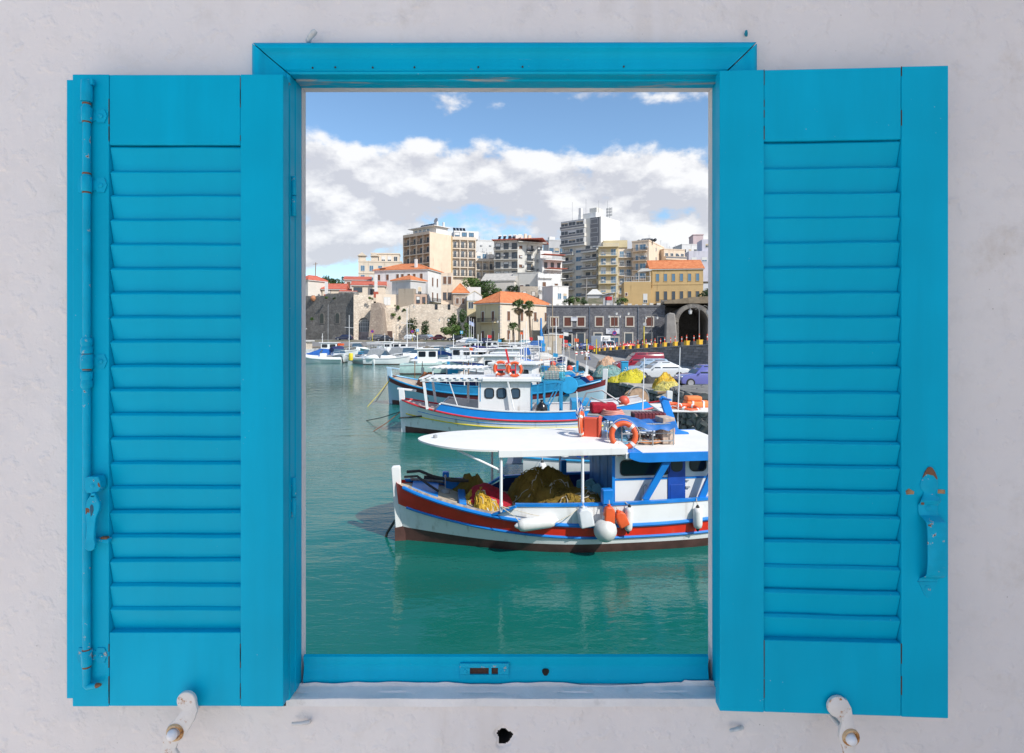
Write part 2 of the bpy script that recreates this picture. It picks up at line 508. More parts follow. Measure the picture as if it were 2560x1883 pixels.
def build_frame():
    t = thing('window_frame', 'blue painted wooden window frame with mitred moulding and worn soffit', 'window frame', (0, WY, EYE))
    prof = [(.061, .0), (.061, -.0175), (.058, -.0235), (.0525, -.0262), (.047, -.0255), (.0425, -.0205), (.036, -.0178), (.021, -.0188), (.0085, -.0212), (.0062, -.0185), (.0036, -.0212), (.0, -.0195), (0, .0)]
    w = .0722/.061
    b = MB()
    tilt = .002            # the head runs up slightly to the right
    b.loft([[Vector((XL + .0005 - p*w if e == 0 else XR + .0642/.061*p, y, ZT + p + (tilt*.6 if e else 0))) for p, y in prof] for e in (0, 1)])
    h = b.build('head_casing', BLUE, t, smooth=40)
    for x, dz in ((-.378, .0115), (-.335, .0125), (-.264, .012), (-.185, .0125), (-.064, .0130), (.02, .0135), (.212, .014)):
        n = MB(); n.lathe([(.0017, 0), (.0017, .003), (.0010, .0034)], 8, Matrix.Translation((x, -.0196, ZT + dz)) @ Matrix.Rotation(R(90), 4, 'X'))
        n.build('nail', paint('nail_hole_shade', (.03, .025, .02), .8), h)  # dark studs where the casing has holes, their shade put into the colour
    for s in (-1, 1):
        b = MB(); xx = XL if s < 0 else XR; ww = w if s < 0 else .0642/.061
        b.loft([[Vector((xx + s*(p*ww + .0012), y + .0012, (ZB + .0 if e == 0 else ZT + p - .0008))) for p, y in prof] for e in (0, 1)])
        b.build('side_casing', BLUE, t, smooth=40)
        # rebated jamb
        j = MB()
        j.prism([(xx, -.0180), (xx, .004), (xx - s*.0016, .0065), (xx - s*.0016, .0365), (xx + s*.03, .0365), (xx + s*.03, -.0180)], (0, 0, ZB + .0004), (1, 0, 0), (0, 1, 0), (0, 0, 1), ZT - ZB - .0004)
        jb = j.build('jamb', BLUE_EDGE, t, bevel=.0008)
        for z0 in (.222, -.355):
            k = MB()
            cx = xx - s*.0035
            for a, c2 in ((0, .038), (.0395, .076)):
                k.lathe([(.0042, a), (.005, a+.001), (.005, c2-.001), (.0042, c2)], 10, Matrix.Translation((cx, -.0085, z0 - .0 + a*0)))
            k.box(min(cx, xx), max(cx, xx) + .0, -.0095, -.0075, z0 + .002, z0 + .074)
            k.build('hinge', BLUE_METAL, jb, smooth=40)
    j = MB()
    j.prism([(-.0185, ZT + .0004), (.003, ZT + .0004), (.0055, ZT - .0022), (.0365, ZT - .0022), (.0365, ZT + .03), (-.0185, ZT + .03)], (XL + .0022, 0, 0), (0, 1, 0), (0, 0, 1), (1, 0, 0), XR - XL - .0044)
    j.build('head_jamb', BLUE_WORN, t, bevel=.0006)
    # bottom rail with cyma profile, cut for the latch
    rp = [(.058, -.657), (.046, -.6495), (.0345, -.6425), (.0302, -.6455), (.0300, -.6515), (.0325, -.660), (.0330, -.668), (.0315, -.678), (.0290, -.6855), (.0282, -.6915), (.0300, -.6985), (.058, -.6985)]
    b = MB()
    x0, x1 = -.4145, .3905
    b.loft([[Vector((x, y, z)) for y, z in rp] for x in (x0, x0 + .2, x0 + .4, x0 + .6, x1)])
    rail = b.build('bottom_rail', BLUE, t, smooth=40)
    sp = MB()
    px = lambda u: PX(u, 1.13); pz = lambda v: (830 - v)/1422.2*1.13
    yb, yf = .0330, .0268
    def plate(u0, u1, v0, v1): sp.box(px(u0), px(u1), yf, yb, pz(v1), pz(v0))
    plate(1150, 1272, 1657, 1668); plate(1150, 1272, 1685, 1696); plate(1150, 1175, 1668.2, 1684.8); plate(1222, 1229, 1668.2, 1684.8); plate(1245, 1272, 1668.2, 1684.8)
    for u in (1163, 1258):
        sp.lathe([(.0045, 0), (.0045, .0009), (.0037, .0012)], 14, Matrix.Translation((px(u), yf, pz(1677))) @ Matrix.Rotation(R(90), 4, 'X'))
    sp.build('strike_plate', BLUE_METAL, rail, bevel=.0004)
    dk = MB()
    dk.box(px(1174), px(1246), .0302, .0312, pz(1686), pz(1667))
    dk.build('latch_slot', paint('latch_dark_brown', (.055, .022, .014), .8, .3, 60), rail)  # dark brown backing behind the cut-outs of the plate
    hl = MB(); poly = [(.0068*(1 + .12*math.sin(3*a))*math.cos(a), .0068*(1 + .12*math.sin(3*a))*math.sin(a)) for a in [2*math.pi*i/14 for i in range(14)]]
    hl.prism(poly, (px(1364), .0298, pz(1681)), (1, 0, 0), (0, 0, 1), (0, 1, 0), .004)
    hl.build('bolt_hole_plug', paint('bolt_hole_shade', (.012, .009, .007), .9), rail)  # dark plug, its colour standing in for the shade of a hole
build_frame()

def slat_mesh(L, name, seed):
    b = MB(); n = 10; pr = [(.0052, .0), (.0008, -.0036), (.0, -.0050), (.0112, -.0485), (.0165, -.0475), (.0105, .0)]
    nz = lambda a, s: noise.noise(Vector((a*2.3, s*3.7, seed*5.1)))
    b.loft([[Vector((L*i/n, y + .0009*nz(i/n, 1), z + .0012*nz(i/n, 2) + (.0009*nz(i/n, 3) if k in (3, 4) else 0))) for k, (y, z) in enumerate(pr)] for i in range(n+1)])
    return b.mesh(name, BLUE_H, bevel=.0007)
def shutter(label, loc, rotz, X, z0, z1, o0, o1, lip):
    """X: stile edges x0..x3 (local), z0/z1 foot and head, o0/o1 louvre opening"""
    t = thing('window_shutter', label, 'shutter', loc, rotz)
    T = .0265
    g = .0005
    for a, b_ in ((X[0], X[1]), (X[2], X[3])):
        m = MB(); m.box(a, b_, 0, T, z0, z1); m.build('stile', BLUE, t, bevel=.0016, segs=2)
    m = MB(); m.box(X[1]+g, X[2]-g, .0004, T-.0006, o1, z1-.0006); m.build('top_rail', BLUE, t, bevel=.0011)
    m = MB(); m.box(X[1]+g, X[2]-g, .0004, T-.0006, z0+.0004, o0); m.build('bottom_rail', BLUE, t, bevel=.0011)
    m = MB()
    if lip < 0: m.box(X[0]-.0215, X[0]+.004, .0135, T+.002, z0+.006, z1-.004)
    else: m.box(X[3]-.004, X[3]+.001, .0135, T, z0+.006, z1-.004)
    m.build('rebate_strip', BLUE_EDGE, t, bevel=.001)
    n = 20; pitch = (o1 - o0)/n
    ck = MB()
    for x in (X[1], X[2]):
        for za, zb in ((o1, z1), (z0, o0)):
            for q in range(5):
                z = rnd.uniform(za, zb - .012); L_ = min(rnd.uniform(.008, .04), zb - z); w_ = rnd.uniform(.0003, .0007)
                ck.box(x - w_, x + w_, -.0003, .001, z, z + L_)
    ck.build('joint_crack', paint('crack_brown', (.10, .065, .05), .9, .4, 80), t)['kind'] = 'stuff'
    ms = [slat_mesh(X[2] - X[1] - .0012, 'slat', q + lip) for q in range(7)]
    for i in range(n):
        roll = rnd.gauss(0, .0026); me = ms[rnd.randrange(7)]
        link('slat', me, t, (X[1] + .0006, .0016 + rnd.uniform(0, .0012), o1 - i*pitch - .0012 + rnd.uniform(-.0007, .0007)), (rnd.gauss(0, .03), roll, 0))
    return t
LS = shutter('blue louvred shutter carrying the long iron bolt rod, left of the window', (XL + .0015, 1.045, EYE), 0.0,
             (-.8075 + .4203, -.7406 + .4203, -.4989 + .4203, 0.0), -.6885, .4732, -.5525, .3439, -1)
RS = shutter('blue louvred shutter with a chipped pull handle, right of the window', (.3815, 1.045, EYE), -.050,
             (0.0, .0800, .3235, .4052), -.6966, .4800, -.5640, .3488, 1)

def bolt_rod():
    """iron espagnolette on the left shutter; local frame of LS (y=0 is the front face)"""
    Yf = 1.040
    lx = lambda u: PX(u, Yf) - (XL + .0015)
    lz = lambda v: (830 - v)/1422.2*Yf
    rx = lx(220.5); ry = -.0085
    def T(v): return Matrix.Translation((rx, ry, lz(v)))
    def seg(b, v0, v1, r, prof=None):
        h = lz(v0) - lz(v1)
        pr = prof or [(r*.9, 0), (r, h*.02), (r, h*.98), (r*.9, h)]
        b.lathe(pr, 14, T(v1))
    rod = MB()
    seg(rod, 255, 845, .0064); seg(rod, 968, 1712, .0066)
    seg(rod, 204, 257, .0098, [(.0094, 0), (.0098, .002), (.0092, .037), (.0080, .0388), (.004, .0395)])
    rod.bar((rx+.004, ry, lz(208)), (rx+.0125, ry, lz(208)), .006, .010)
    def turned(v0, v1, flip):
        h = lz(v0) - lz(v1)
        pr = [(.0088, 0), (.0095, h*.08), (.0095, h*.38), (.0082, h*.46), (.0082, h*.52), (.0095, h*.62), (.0095, h*.86), (.0075, h)]
        if flip: pr = [(r, h - z) for r, z in reversed(pr)]
        rod.lathe(pr, 16, T(v1))
    turned(845, 884, False); turned(929, 970, True)
    rod.tube([(rx, ry, lz(1700)), (rx, ry, lz(1708)), (rx+.004, ry-.001, lz(1713)), (rx+.022, ry-.003, lz(1708))], [.0064, .0066, .006, .0042], 10)
    o = rod.build('bolt_rod', BLUE_METAL, LS, smooth=45)
    tipb = MB(); tipb.tube([(rx+.0205, ry-.003, lz(1708.4)), (rx+.029, ry-.0045, lz(1705))], [.0047, .002], 8)
    tipb.build('bare_tip', RUST, o, smooth=45)
    for v0, v1, lobes in ((271, 306, 'r'), (443, 481, 'r'), (886, 922, 'both'), (1622, 1661, 'both')):
        b = MB()
        zc = (lz(v0) + lz(v1))/2; h = lz(v0) - lz(v1)
        r = .0100 if v0 == 886 else .0086
        b.lathe([(r*.93, -h/2), (r, -h/2+.001), (r, h/2-.001), (r*.93, h/2)], 16, Matrix.Translation((rx, ry, zc)))
        for s in (-1, 1):
            e = .0235 if s < 0 else .0320
            hx = [(.0, h*.42), (.012, h*.30), (.0145, h*.48), (e*.84, h*.48), (e, .0), (e*.84, -h*.48), (.0145, -h*.48), (.012, -h*.30), (.0, -h*.42)]
            b.prism([(s*x, z) for x, z in hx], (rx, -.0019, zc), (1, 0, 0), (0, 0, 1), (0, 1, 0), .0024)
        k = b.build('bracket', BLUE_METAL, o, smooth=45)
    for v in (289, 463, 904, 1641):
        for u in (204, 249):
            b = MB(); b.lathe([(.0042, 0), (.0042, .0012), (.0030, .0021), (.0001, .0024)], 10, Matrix.Translation((lx(u), -.0019, lz(v))) @ Matrix.Rotation(R(90), 4, 'X'))
            b.build('screw', BLUE_METAL, o, smooth=45)
    for v in (262, 307.5, 436, 483, 923.5, 1621, 1664, 885):
        rb = MB(); rb.lathe([(.0069, -.0016), (.0072, 0), (.0069, .0016)], 12, T(v)); rb.build('bare_collar', RUST, o, smooth=45)
    # lever
    lv = MB()
    def poly(pts): return [(lx(u), lz(v)) for u, v in pts]
    lv.prism(poly([(228, 1190), (236, 1187), (259, 1187), (265, 1198), (266, 1214), (260, 1224), (248, 1229), (231, 1227), (226, 1215)]), (0, -.020, 0), (1, 0, 0), (0, 0, 1), (0, 1, 0), .016)
    lv.prism(poly([(245, 1231), (258, 1231), (262, 1240), (268, 1252), (267, 1266), (258, 1288), (255, 1315), (254, 1338), (257, 1351), (254, 1364), (247, 1368), (239, 1368), (231, 1361), (229, 1349), (234, 1336), (236, 1310), (234, 1285), (233.5, 1262), (236, 1246)]), (0, -.0245, 0), (1, 0, 0), (0, 0, 1), (0, 1, 0), .006)
    lv.bar((lx(251), -.0215, lz(1226)), (lx(251), -.0215, lz(1236)), .008, .006)
    lv.lathe([(.0045, 0), (.003, .0012), (.0001, .0016)], 10, Matrix.Translation((lx(246), -.020, lz(1209))) @ Matrix.Rotation(R(90), 4, 'X'))
    l = lv.build('lever', BLUE_METAL, LS, bevel=.0012)
    sl = MB(); sl.prism(poly([(247, 1254), (250, 1253), (253, 1258), (254, 1268), (250, 1279), (247, 1284), (245, 1270), (245, 1258)]), (0, -.02475, 0), (1, 0, 0), (0, 0, 1), (0, 1, 0), .004)
    sl.build('lever_slot', paint('slot_blue_shade', (.004, .09, .16), .6), l)  # darker blue inlay, the shade of a slot put into its colour
    ch = MB(); ch.prism(poly([(234, 1262), (240, 1262), (244, 1266), (243, 1275), (239, 1272), (237, 1276), (234, 1278)]), (0, -.02462, 0), (1, 0, 0), (0, 0, 1), (0, 1, 0), .004)
    ch.build('rust_patch', RUST, l); ch = MB(); ch.prism(poly([(260, 1200), (264, 1205), (265.5, 1212), (262, 1213), (259, 1207)]), (0, -.0202, 0), (1, 0, 0), (0, 0, 1), (0, 1, 0), .004)
    ch.build('rust_patch', RUST, l)
    st = MB(); st.box(lx(223), lx(277), -.011, 0, lz(1357), lz(1345)); st.build('lever_stop', BLUE_METAL, LS, bevel=.0015)
    st = MB(); st.box(lx(257), lx(273), -.0113, -.004, lz(1346), lz(1340.5)); st.build('rust_patch', RUST, LS, bevel=.0006); st = MB(); st.box(lx(222), lx(228), -.0113, -.002, lz(1358), lz(1347)); st.build('rust_patch', RUST, LS, bevel=.0006)
bolt_rod()

def pull_handle():
    k = .4052/(2372 - 1798)
    lx = lambda u: (u - 1798)*k
    lz = lambda v: (830 - v)/1422.2*1.022
    rows = [(1167, 2324, 2328, .000), (1174, 2317, 2333, .000), (1185, 2311, 2340, .000), (1196, 2307, 2343, .000), (1206, 2303, 2344, .000), (1216, 2301, 2345, .000), (1224, 2304, 2343, .000), (1231, 2310, 2338, .000),
            (1238, 2309, 2338, .001), (1244, 2303, 2344, .004), (1250, 2298, 2347, .007), (1257, 2296, 2344, .006), (1264, 2296, 2343, .001), (1280, 2296, 2343, .001), (1289, 2297, 2344, .003), (1294, 2299, 2346, .010), (1300, 2301, 2348, .0165), (1308, 2302, 2349, .0180),
            (1340, 2303, 2349, .0185), (1400, 2303, 2349, .0185), (1428, 2302, 2349, .0170), (1436, 2301, 2349, .0140), (1442, 2300, 2346, .008), (1448, 2300, 2345, .0005), (1456, 2296, 2342, .0)]
    def ribbon(rows, th=.0022):
        b = MB(); rings = []
        for v, a, c, y in rows:
            z = lz(v); xa, xc = lx(a), lx(c)
            rings.append([Vector((xa, -y - th*.6, z)), Vector((xa+.0015, -y - th, z)), Vector((xc-.0015, -y - th, z)), Vector((xc, -y - th*.6, z)), Vector((xc, -y+.0003, z)), Vector((xa, -y+.0003, z))])
        b.loft(rings); return b
    h = ribbon(rows)
    pts = [(2294, 1457), (2300, 1462), (2312, 1490), (2320, 1497), (2328, 1490), (2341, 1464), (2344, 1457)]
    h.prism([(lx(u), lz(v)) for u, v in pts], (0, -.0016, 0), (1, 0, 0), (0, 0, 1), (0, 1, 0), .002)
    o = h.build('pull_handle', BLUE_METAL, RS, smooth=35)
    for u, v, y in ((2319, 1271, -.0032), (2320, 1471, -.0016)):
        b = MB(); b.lathe([(.0048, 0), (.0048, .0008), (.0040, .0012)], 14, Matrix.Translation((lx(u), y, lz(v))) @ Matrix.Rotation(R(90), 4, 'X'))
        b.box(lx(u)-.0035, lx(u)+.0035, y-.0017, y-.0011, lz(v)-.0005, lz(v)+.0005)
        b.build('screw', BLUE_METAL, o, smooth=40)
    b = MB()
    P = lambda pts: [(lx(u), lz(v)) for u, v in pts]
    b.prism(P([(2324, 1168), (2330, 1170), (2337, 1181), (2343, 1197), (2341, 1200), (2333, 1190), (2324, 1188), (2316, 1186), (2310, 1192), (2307, 1196), (2312, 1182), (2319, 1171)]), (0, -.0026, 0), (1, 0, 0), (0, 0, 1), (0, 1, 0), .002)
    b.build('rust_patch', RUST, o); b = MB()
    b.prism(P([(2297, 1255), (2304, 1255), (2304, 1261), (2298, 1261)]), (0, -.0088, 0), (1, 0, 0), (0, 0, 1), (0, 1, 0), .004)
    b.build('rust_patch', RUST, o); b = MB()
    b.prism(P([(2303, 1305), (2310, 1305), (2310, 1308), (2304, 1309)]), (0, -.0206, 0), (1, 0, 0), (0, 0, 1), (0, 1, 0), .002)
    b.build('rust_patch', RUST, o)
    s = MB()
    s.prism(P([(2346, 1225), (2363, 1226), (2363, 1236), (2345, 1235)]), (0, -.0006, 0), (1, 0, 0), (0, 0, 1), (0, 1, 0), .002)
    s.build('bare_wood_scar', paint('bare_wood', (.30, .19, .10), .8, .5, 60), RS); s = MB()
    s.prism(P([(2266, 1230), (2274, 1224), (2287, 1231), (2286, 1238), (2268, 1239)]), (0, -.0006, 0), (1, 0, 0), (0, 0, 1), (0, 1, 0), .002)
    s.build('bare_wood_scar', paint('bare_wood', (.30, .19, .10), .8, .5, 60), RS)
pull_handle()

def catch(label, head, path, pin, u0):
    Yc = 1.028
    P = lambda u, v: Vector((PX(u, Yc), 0, (830 - v)/1422.2*Yc))
    o = P(*pin)
    t = thing('shutter_catch', label, 'shutter catch', (o.x, Yc, EYE + o.z))
    Q = lambda u, v: P(u, v) - o
    b = MB()
    c = Q(head[0], head[1]); r = head[2]/1422.2*Yc
    b.lathe([(r*.93, 0), (r, .001), (r, .0062), (r*.93, .0072)], 28, Matrix.Translation((c.x, .003, c.z)) @ Matrix.Rotation(R(90), 4, 'X'))
    L = []; Rr = []
    for i, (u, v, w) in enumerate(path):
        a = Q(*path[max(i-1, 0)][:2]); d = Q(*path[min(i+1, len(path)-1)][:2])
        n = (d - a).normalized(); n = Vector((-n.z, 0, n.x))
        p = Q(u, v); w = w/1422.2*Yc/2
        L.append(p + n*w); Rr.append(p - n*w)
    rings = []
    for l, r_ in zip(L, Rr):
        e = (r_ - l)*.06
        rings.append([l + Vector((0, -.0028, 0)), l + e + Vector((0, -.0038, 0)), r_ - e + Vector((0, -.0038, 0)), r_ + Vector((0, -.0028, 0)), r_ + Vector((0, .0024, 0)), l + Vector((0, .0024, 0))])
    b.loft(rings)
    b.build('catch_arm', WHITE_IRON, t, smooth=40)
    k = MB()
    k.lathe([(.0045, -.005), (.006, .0), (.0094, .001), (.0098, .005), (.0082, .0095), (.0035, .0125), (.0001, .013)], 16, Matrix.Translation((0, -.0040, 0)) @ Matrix.Rotation(R(90), 4, 'X'))
    k.lathe([(.005, 0), (.005, .068)], 10, Matrix.Translation((0, .074, 0)) @ Matrix.Rotation(R(90), 4, 'X'))
    rt = MB(); rt.torus((.002, -.0042, .001), .0125, .0035, 18, 6, Matrix.Rotation(R(90), 4, 'X')); rt.build('rust_ring', rusty('rust_stain', (.60, .42, .24), .46), t, smooth=50)
    k.build('pivot_pin', paint('white_gloss', (.80, .80, .82), .3, .05), t, smooth=45)
catch('white rusting iron catch holding the left shutter open', (468, 1751, 23.5),
      [(483, 1752, 16), (481, 1768, 30), (470, 1790, 38), (455, 1812, 42), (440, 1829, 48), (429, 1850, 36), (423, 1870, 35), (427, 1890, 44), (436, 1910, 50)], (438, 1829), 0)
catch('white rusting iron catch holding the right shutter open', (2093, 1765, 26),
      [(2104, 1752, 24), (2114, 1772, 26), (2116, 1790, 27), (2117, 1808, 30), (2118, 1826, 42), (2118, 1842, 46), (2120, 1858, 34), (2122, 1875, 28), (2124, 1900, 28)], (2121, 1841), 0)

def wall_bits():
    def P(u, v, d=0): return Vector((PX(u, WY - d), WY - d, PZ(v, WY - d)))
    wp = paint('painted_nail', (.62, .66, .68), .5, .2, 60, .5, (.05, .25, .36))
    b = MB(); b.tube([P(772, 106), P(770, 103, .012), P(774, 94, .02), P(784, 82, .026), P(790, 77, .026)], [.004, .005, .005, .0062, .004], 8)
    o = b.build('wall_hook', wp, smooth=50); prop(o, 'stub of painted hook sticking out above the frame, at its left end', 'hook', 'hooks in the plaster wall')
    b = MB(); b.tube([P(1866, 93, -.004), P(1865, 84, .008), P(1866, 76, .012)], [.0024, .0034, .0018], 8)
    o = b.build('wall_hook', paint('blue_nail', (.01, .30, .42), .5, .2), smooth=50); prop(o, 'thin blue painted nail above the frame, at its right end', 'hook', 'hooks in the plaster wall')
    b = MB(); b.tube([P(776, 1803, -.004), P(770, 1806, .012), P(752, 1809, .016), P(730, 1810, .016)], [.004, .0042, .0036, .0032], 8)
    o = b.build('wall_hook', WHITE_IRON, smooth=50); prop(o, 'whitewashed iron hook in the wall under the left jamb', 'hook', 'hooks in the plaster wall')
    b = MB(); b.tube([P(1856, 1818, -.004), P(1850, 1821, .010), P(1832, 1825, .014), P(1824, 1827, .014)], [.0042, .0040, .0034, .003], 8)
    o = b.build('wall_hook', wp, smooth=50); prop(o, 'stained blue and white hook in the wall under the right shutter', 'hook', 'hooks in the plaster wall')
wall_bits()

# ground the wall stands on: pale bounce terrace in front, stone quay below; a tall wall added out of view casts the shade
TERR = paint('bounce_terrace_paving', (.87, .75, .63), .85, .12, 1.4, .25, (.38, .34, .29), .01)  # unseen floor kept pale and warm to bounce sunlight onto the wall
b = MB(); b.box(-14, 9, -12, 1.13, 2.6, 3.05); o = b.build('terrace', TERR); prop(o, kind='structure')
b = MB(); b.box(1.76, 4.6, -1.75, 1.46, 3.05, EYE + 4.5); o = b.build('shade_wall', PLASTER); prop(o, 'tall white wall added out of view to shade the window wall', 'wall', kind='structure')
b = MB(); b.box(-14, 9, 1.13, 2.2, -3, 2.9); b.box(-14, 9, -12, 1.13, -3, 2.6); o = b.build('sea_wall', paint('sea_wall_stone', (.30, .27, .23), .9, .3, 2)); prop(o, kind='structure')
# ------------------------------------------------------------------ water
def water():
    m = NT('harbour_water')
    geo = m.N('ShaderNodeNewGeometry')
    pos = geo.outputs['Position']
    big = m.noise(.07, 3, .5, co=pos, stretch=(1, .5, 1))
    c = m.mix(m.ramp(big, .35, .65), (.004, .108, .082), (.005, .152, .146))
    m.color(c).rough(.02)
    m.p.inputs['IOR'].default_value = 1.38
    s1 = m.noise(.7, 2, .5, stretch=(.5, 1, 1), co=pos, dist=.3)
    s2 = m.noise(6.0, 3, .55, stretch=(.38, 1.1, 1), co=pos, dist=.5)
    s3 = m.noise(12, 3, .55, stretch=(.6, 1.2, 1), co=pos, dist=.4)
    gust = m.ramp(m.noise(.05, 2, .5, co=pos, stretch=(1, .6, 1)), .38, .6, .35, 1.0)
    m.bump(s1, .5, .085)
    m.bump(m.math('MULTIPLY', s2, gust), .9, .026)
    m.bump(m.math('MULTIPLY', s3, gust), .7, .010)
    b = MB()
    b.quad((-400, 1.5, 0), (120, 1.5, 0), (120, 175, 0), (-400, 175, 0))
    o = b.build('water', m.mat, fixn=False); prop(o, kind='structure')
water()
# ------------------------------------------------------------------ boat paints
WHITE = paint('boat_white', (.76, .76, .75), .4, .05, 1.2, .22, (.42, .38, .32), streak=.55)
WHITE2 = paint('gelcoat_white', (.80, .80, .79), .22, .04, 1.0)
CREAM = paint('canopy_offwhite', (.76, .74, .70), .6, .05, 1.5, .3, (.52, .47, .40))
BLUEB = paint('boat_blue', (.008, .20, .62), .35, .16, 2.0, .12, (.30, .38, .45))
SKYB = paint('boat_sky_blue', (.025, .28, .53), .4, .14, 2.0, .15, (.30, .38, .45))
NAVY = paint('boat_navy', (.012, .040, .20), .4, .2, 2.0)
REDB = paint('boat_red', (.72, .03, .010), .32, .18, 1.6, .12, (.35, .03, .02), streak=.22, streakcol=(.5, .32, .26))
REDP = paint('bright_red', (.60, .03, .035), .45, .15, 3)
MAROON = paint('boat_maroon', (.16, .025, .03), .5, .2, 2)
BOOT = paint('antifouling_brown', (.095, .042, .035), .6, .3, 3, .4, (.05, .05, .03))
YELLOW = paint('boat_yellow', (.70, .55, .03), .45, .1, 3)
WOODD = paint('deck_planks', (.46, .38, .29), .7, .2, 5, .3, (.25, .2, .15))
WOOD = paint('old_wood', (.25, .16, .09), .75, .3, 6, .3)
BLACK = paint('black_rubber', (.015, .015, .016), .5, .2, 5)
GREYM = paint('grey_galvanised', (.30, .31, .32), .45, .15, 6)
PIPE = paint('white_pipe', (.78, .78, .78), .35, .04, 3)
ORANGE = paint('lifebuoy_orange', (.70, .105, .025), .5, .12, 5, .12, (.4, .1, .04))
BUOYW = paint('fender_white', (.72, .71, .68), .45, .08, 4, .3, (.32, .32, .30))
ROPE = paint('pale_rope', (.55, .50, .40), .8, .25, 30)
ROPED = paint('dark_rope', (.05, .045, .04), .8, .3, 20)
TARPB = paint('blue_tarpaulin', (.02, .14, .42), .45, .25, 4)
GLASS = glass('dark_glass', (.015, .022, .03))
GLASSB = glass('blue_glass', (.05, .09, .13), .08)
def net_mat(name, a, b, c):
    if name in MATS: return MATS[name]
    m = NT(name)
    n = m.noise(7, 7, .7, dist=1.2); n2 = m.noise(26, 5, .7, dist=2)
    col = m.mix(m.ramp(n, .35, .65), a, b); col = m.mix(m.ramp(n2, .55, .68), col, c)
    m.color(col).rough(.9); m.bump(n2, .9, .04); m.bump(m.noise(70, 4, .7), .8, .012)
    MATS[name] = m.mat; return m.mat
NET_Y = net_mat('yellow_net', (.70, .58, .03), (.55, .50, .05), (.30, .30, .04))
NET_O = net_mat('ochre_net', (.62, .36, .03), (.75, .52, .06), (.35, .20, .04))
NET_B = net_mat('brown_net', (.30, .20, .03), (.24, .15, .02), (.12, .08, .02))
NET_P = net_mat('peach_net', (.60, .34, .20), (.55, .40, .28), (.35, .22, .15))
NET_T = net_mat('teal_net', (.16, .32, .30), (.24, .36, .34), (.08, .16, .16))
RED_CLOTH = net_mat('crimson_cloth', (.50, .012, .035), (.42, .01, .03), (.30, .008, .03))
GREY_CLOTH = net_mat('pale_boat_cover', (.55, .53, .49), (.62, .60, .56), (.45, .43, .40))

def heap(name, mat, c, sx, sy, h, seed, parent=None, rough=.16, world=False, n=30, cords=0):
    """a slumped pile: domed grid with lumps and folds"""
    b = MB(); rings = []
    off = Vector((seed*3.1, seed*1.7, 0))
    vs = []; fs = []
    for i in range(n+1):
        for j in range(n+1):
            a = -1 + 2*i/n; d = -1 + 2*j/n
            q = max(abs(a), abs(d)); r = math.hypot(a, d)
            k = q/r if r > 1e-6 else 1
            x, y = a*k, d*k
            rr = math.hypot(x, y)
            w = 1 + .22*noise.noise(Vector((x*1.3, y*1.3, 0)) + off)
            z = h*max(0, (1 - rr**2.2))**.75
            z *= 1 + 1.9*rough*noise.noise(Vector((x*2, y*2, 1)) + off)
            z += h*rough*.7*noise.noise(Vector((x*5.5, y*5.5, 3)) + off)*(1 - rr**6) + h*rough*.35*noise.noise(Vector((x*13, y*13, 3)) + off)*(1 - rr**8)
            vs.append(Vector((c[0] + x*sx*w, c[1] + y*sy*w, c[2] + max(z, -.02))))
    for i in range(n):
        for j in range(n):
            fs.append((i*(n+1)+j, (i+1)*(n+1)+j, (i+1)*(n+1)+j+1, i*(n+1)+j+1))
    b.add(vs, fs)
    if cords:
        rr = random.Random(seed); k = MB()
        for q in range(cords):
            i, j = rr.uniform(3, n-3), rr.uniform(3, n-3); a = rr.uniform(0, 6.28); P = []
            for s_ in range(14):
                ii, jj = min(max(int(i), 1), n-1), min(max(int(j), 1), n-1)
                P.append(vs[ii*(n+1)+jj] + Vector((rr.uniform(-.012, .012), rr.uniform(-.012, .012), rr.uniform(.004, .03))))
                a += rr.uniform(-.8, .8); i += 1.05*math.cos(a); j += 1.05*math.sin(a)
            k.tube(P, rr.choice((.008, .013, .020)), 4, m=1 if rr.random() < .16 else 0)
        o_ = k.build('net_cord', [mat, ROPE], parent, smooth=60); o_['kind'] = 'stuff'
    return b.build(name, mat, parent, smooth=80, world=world)

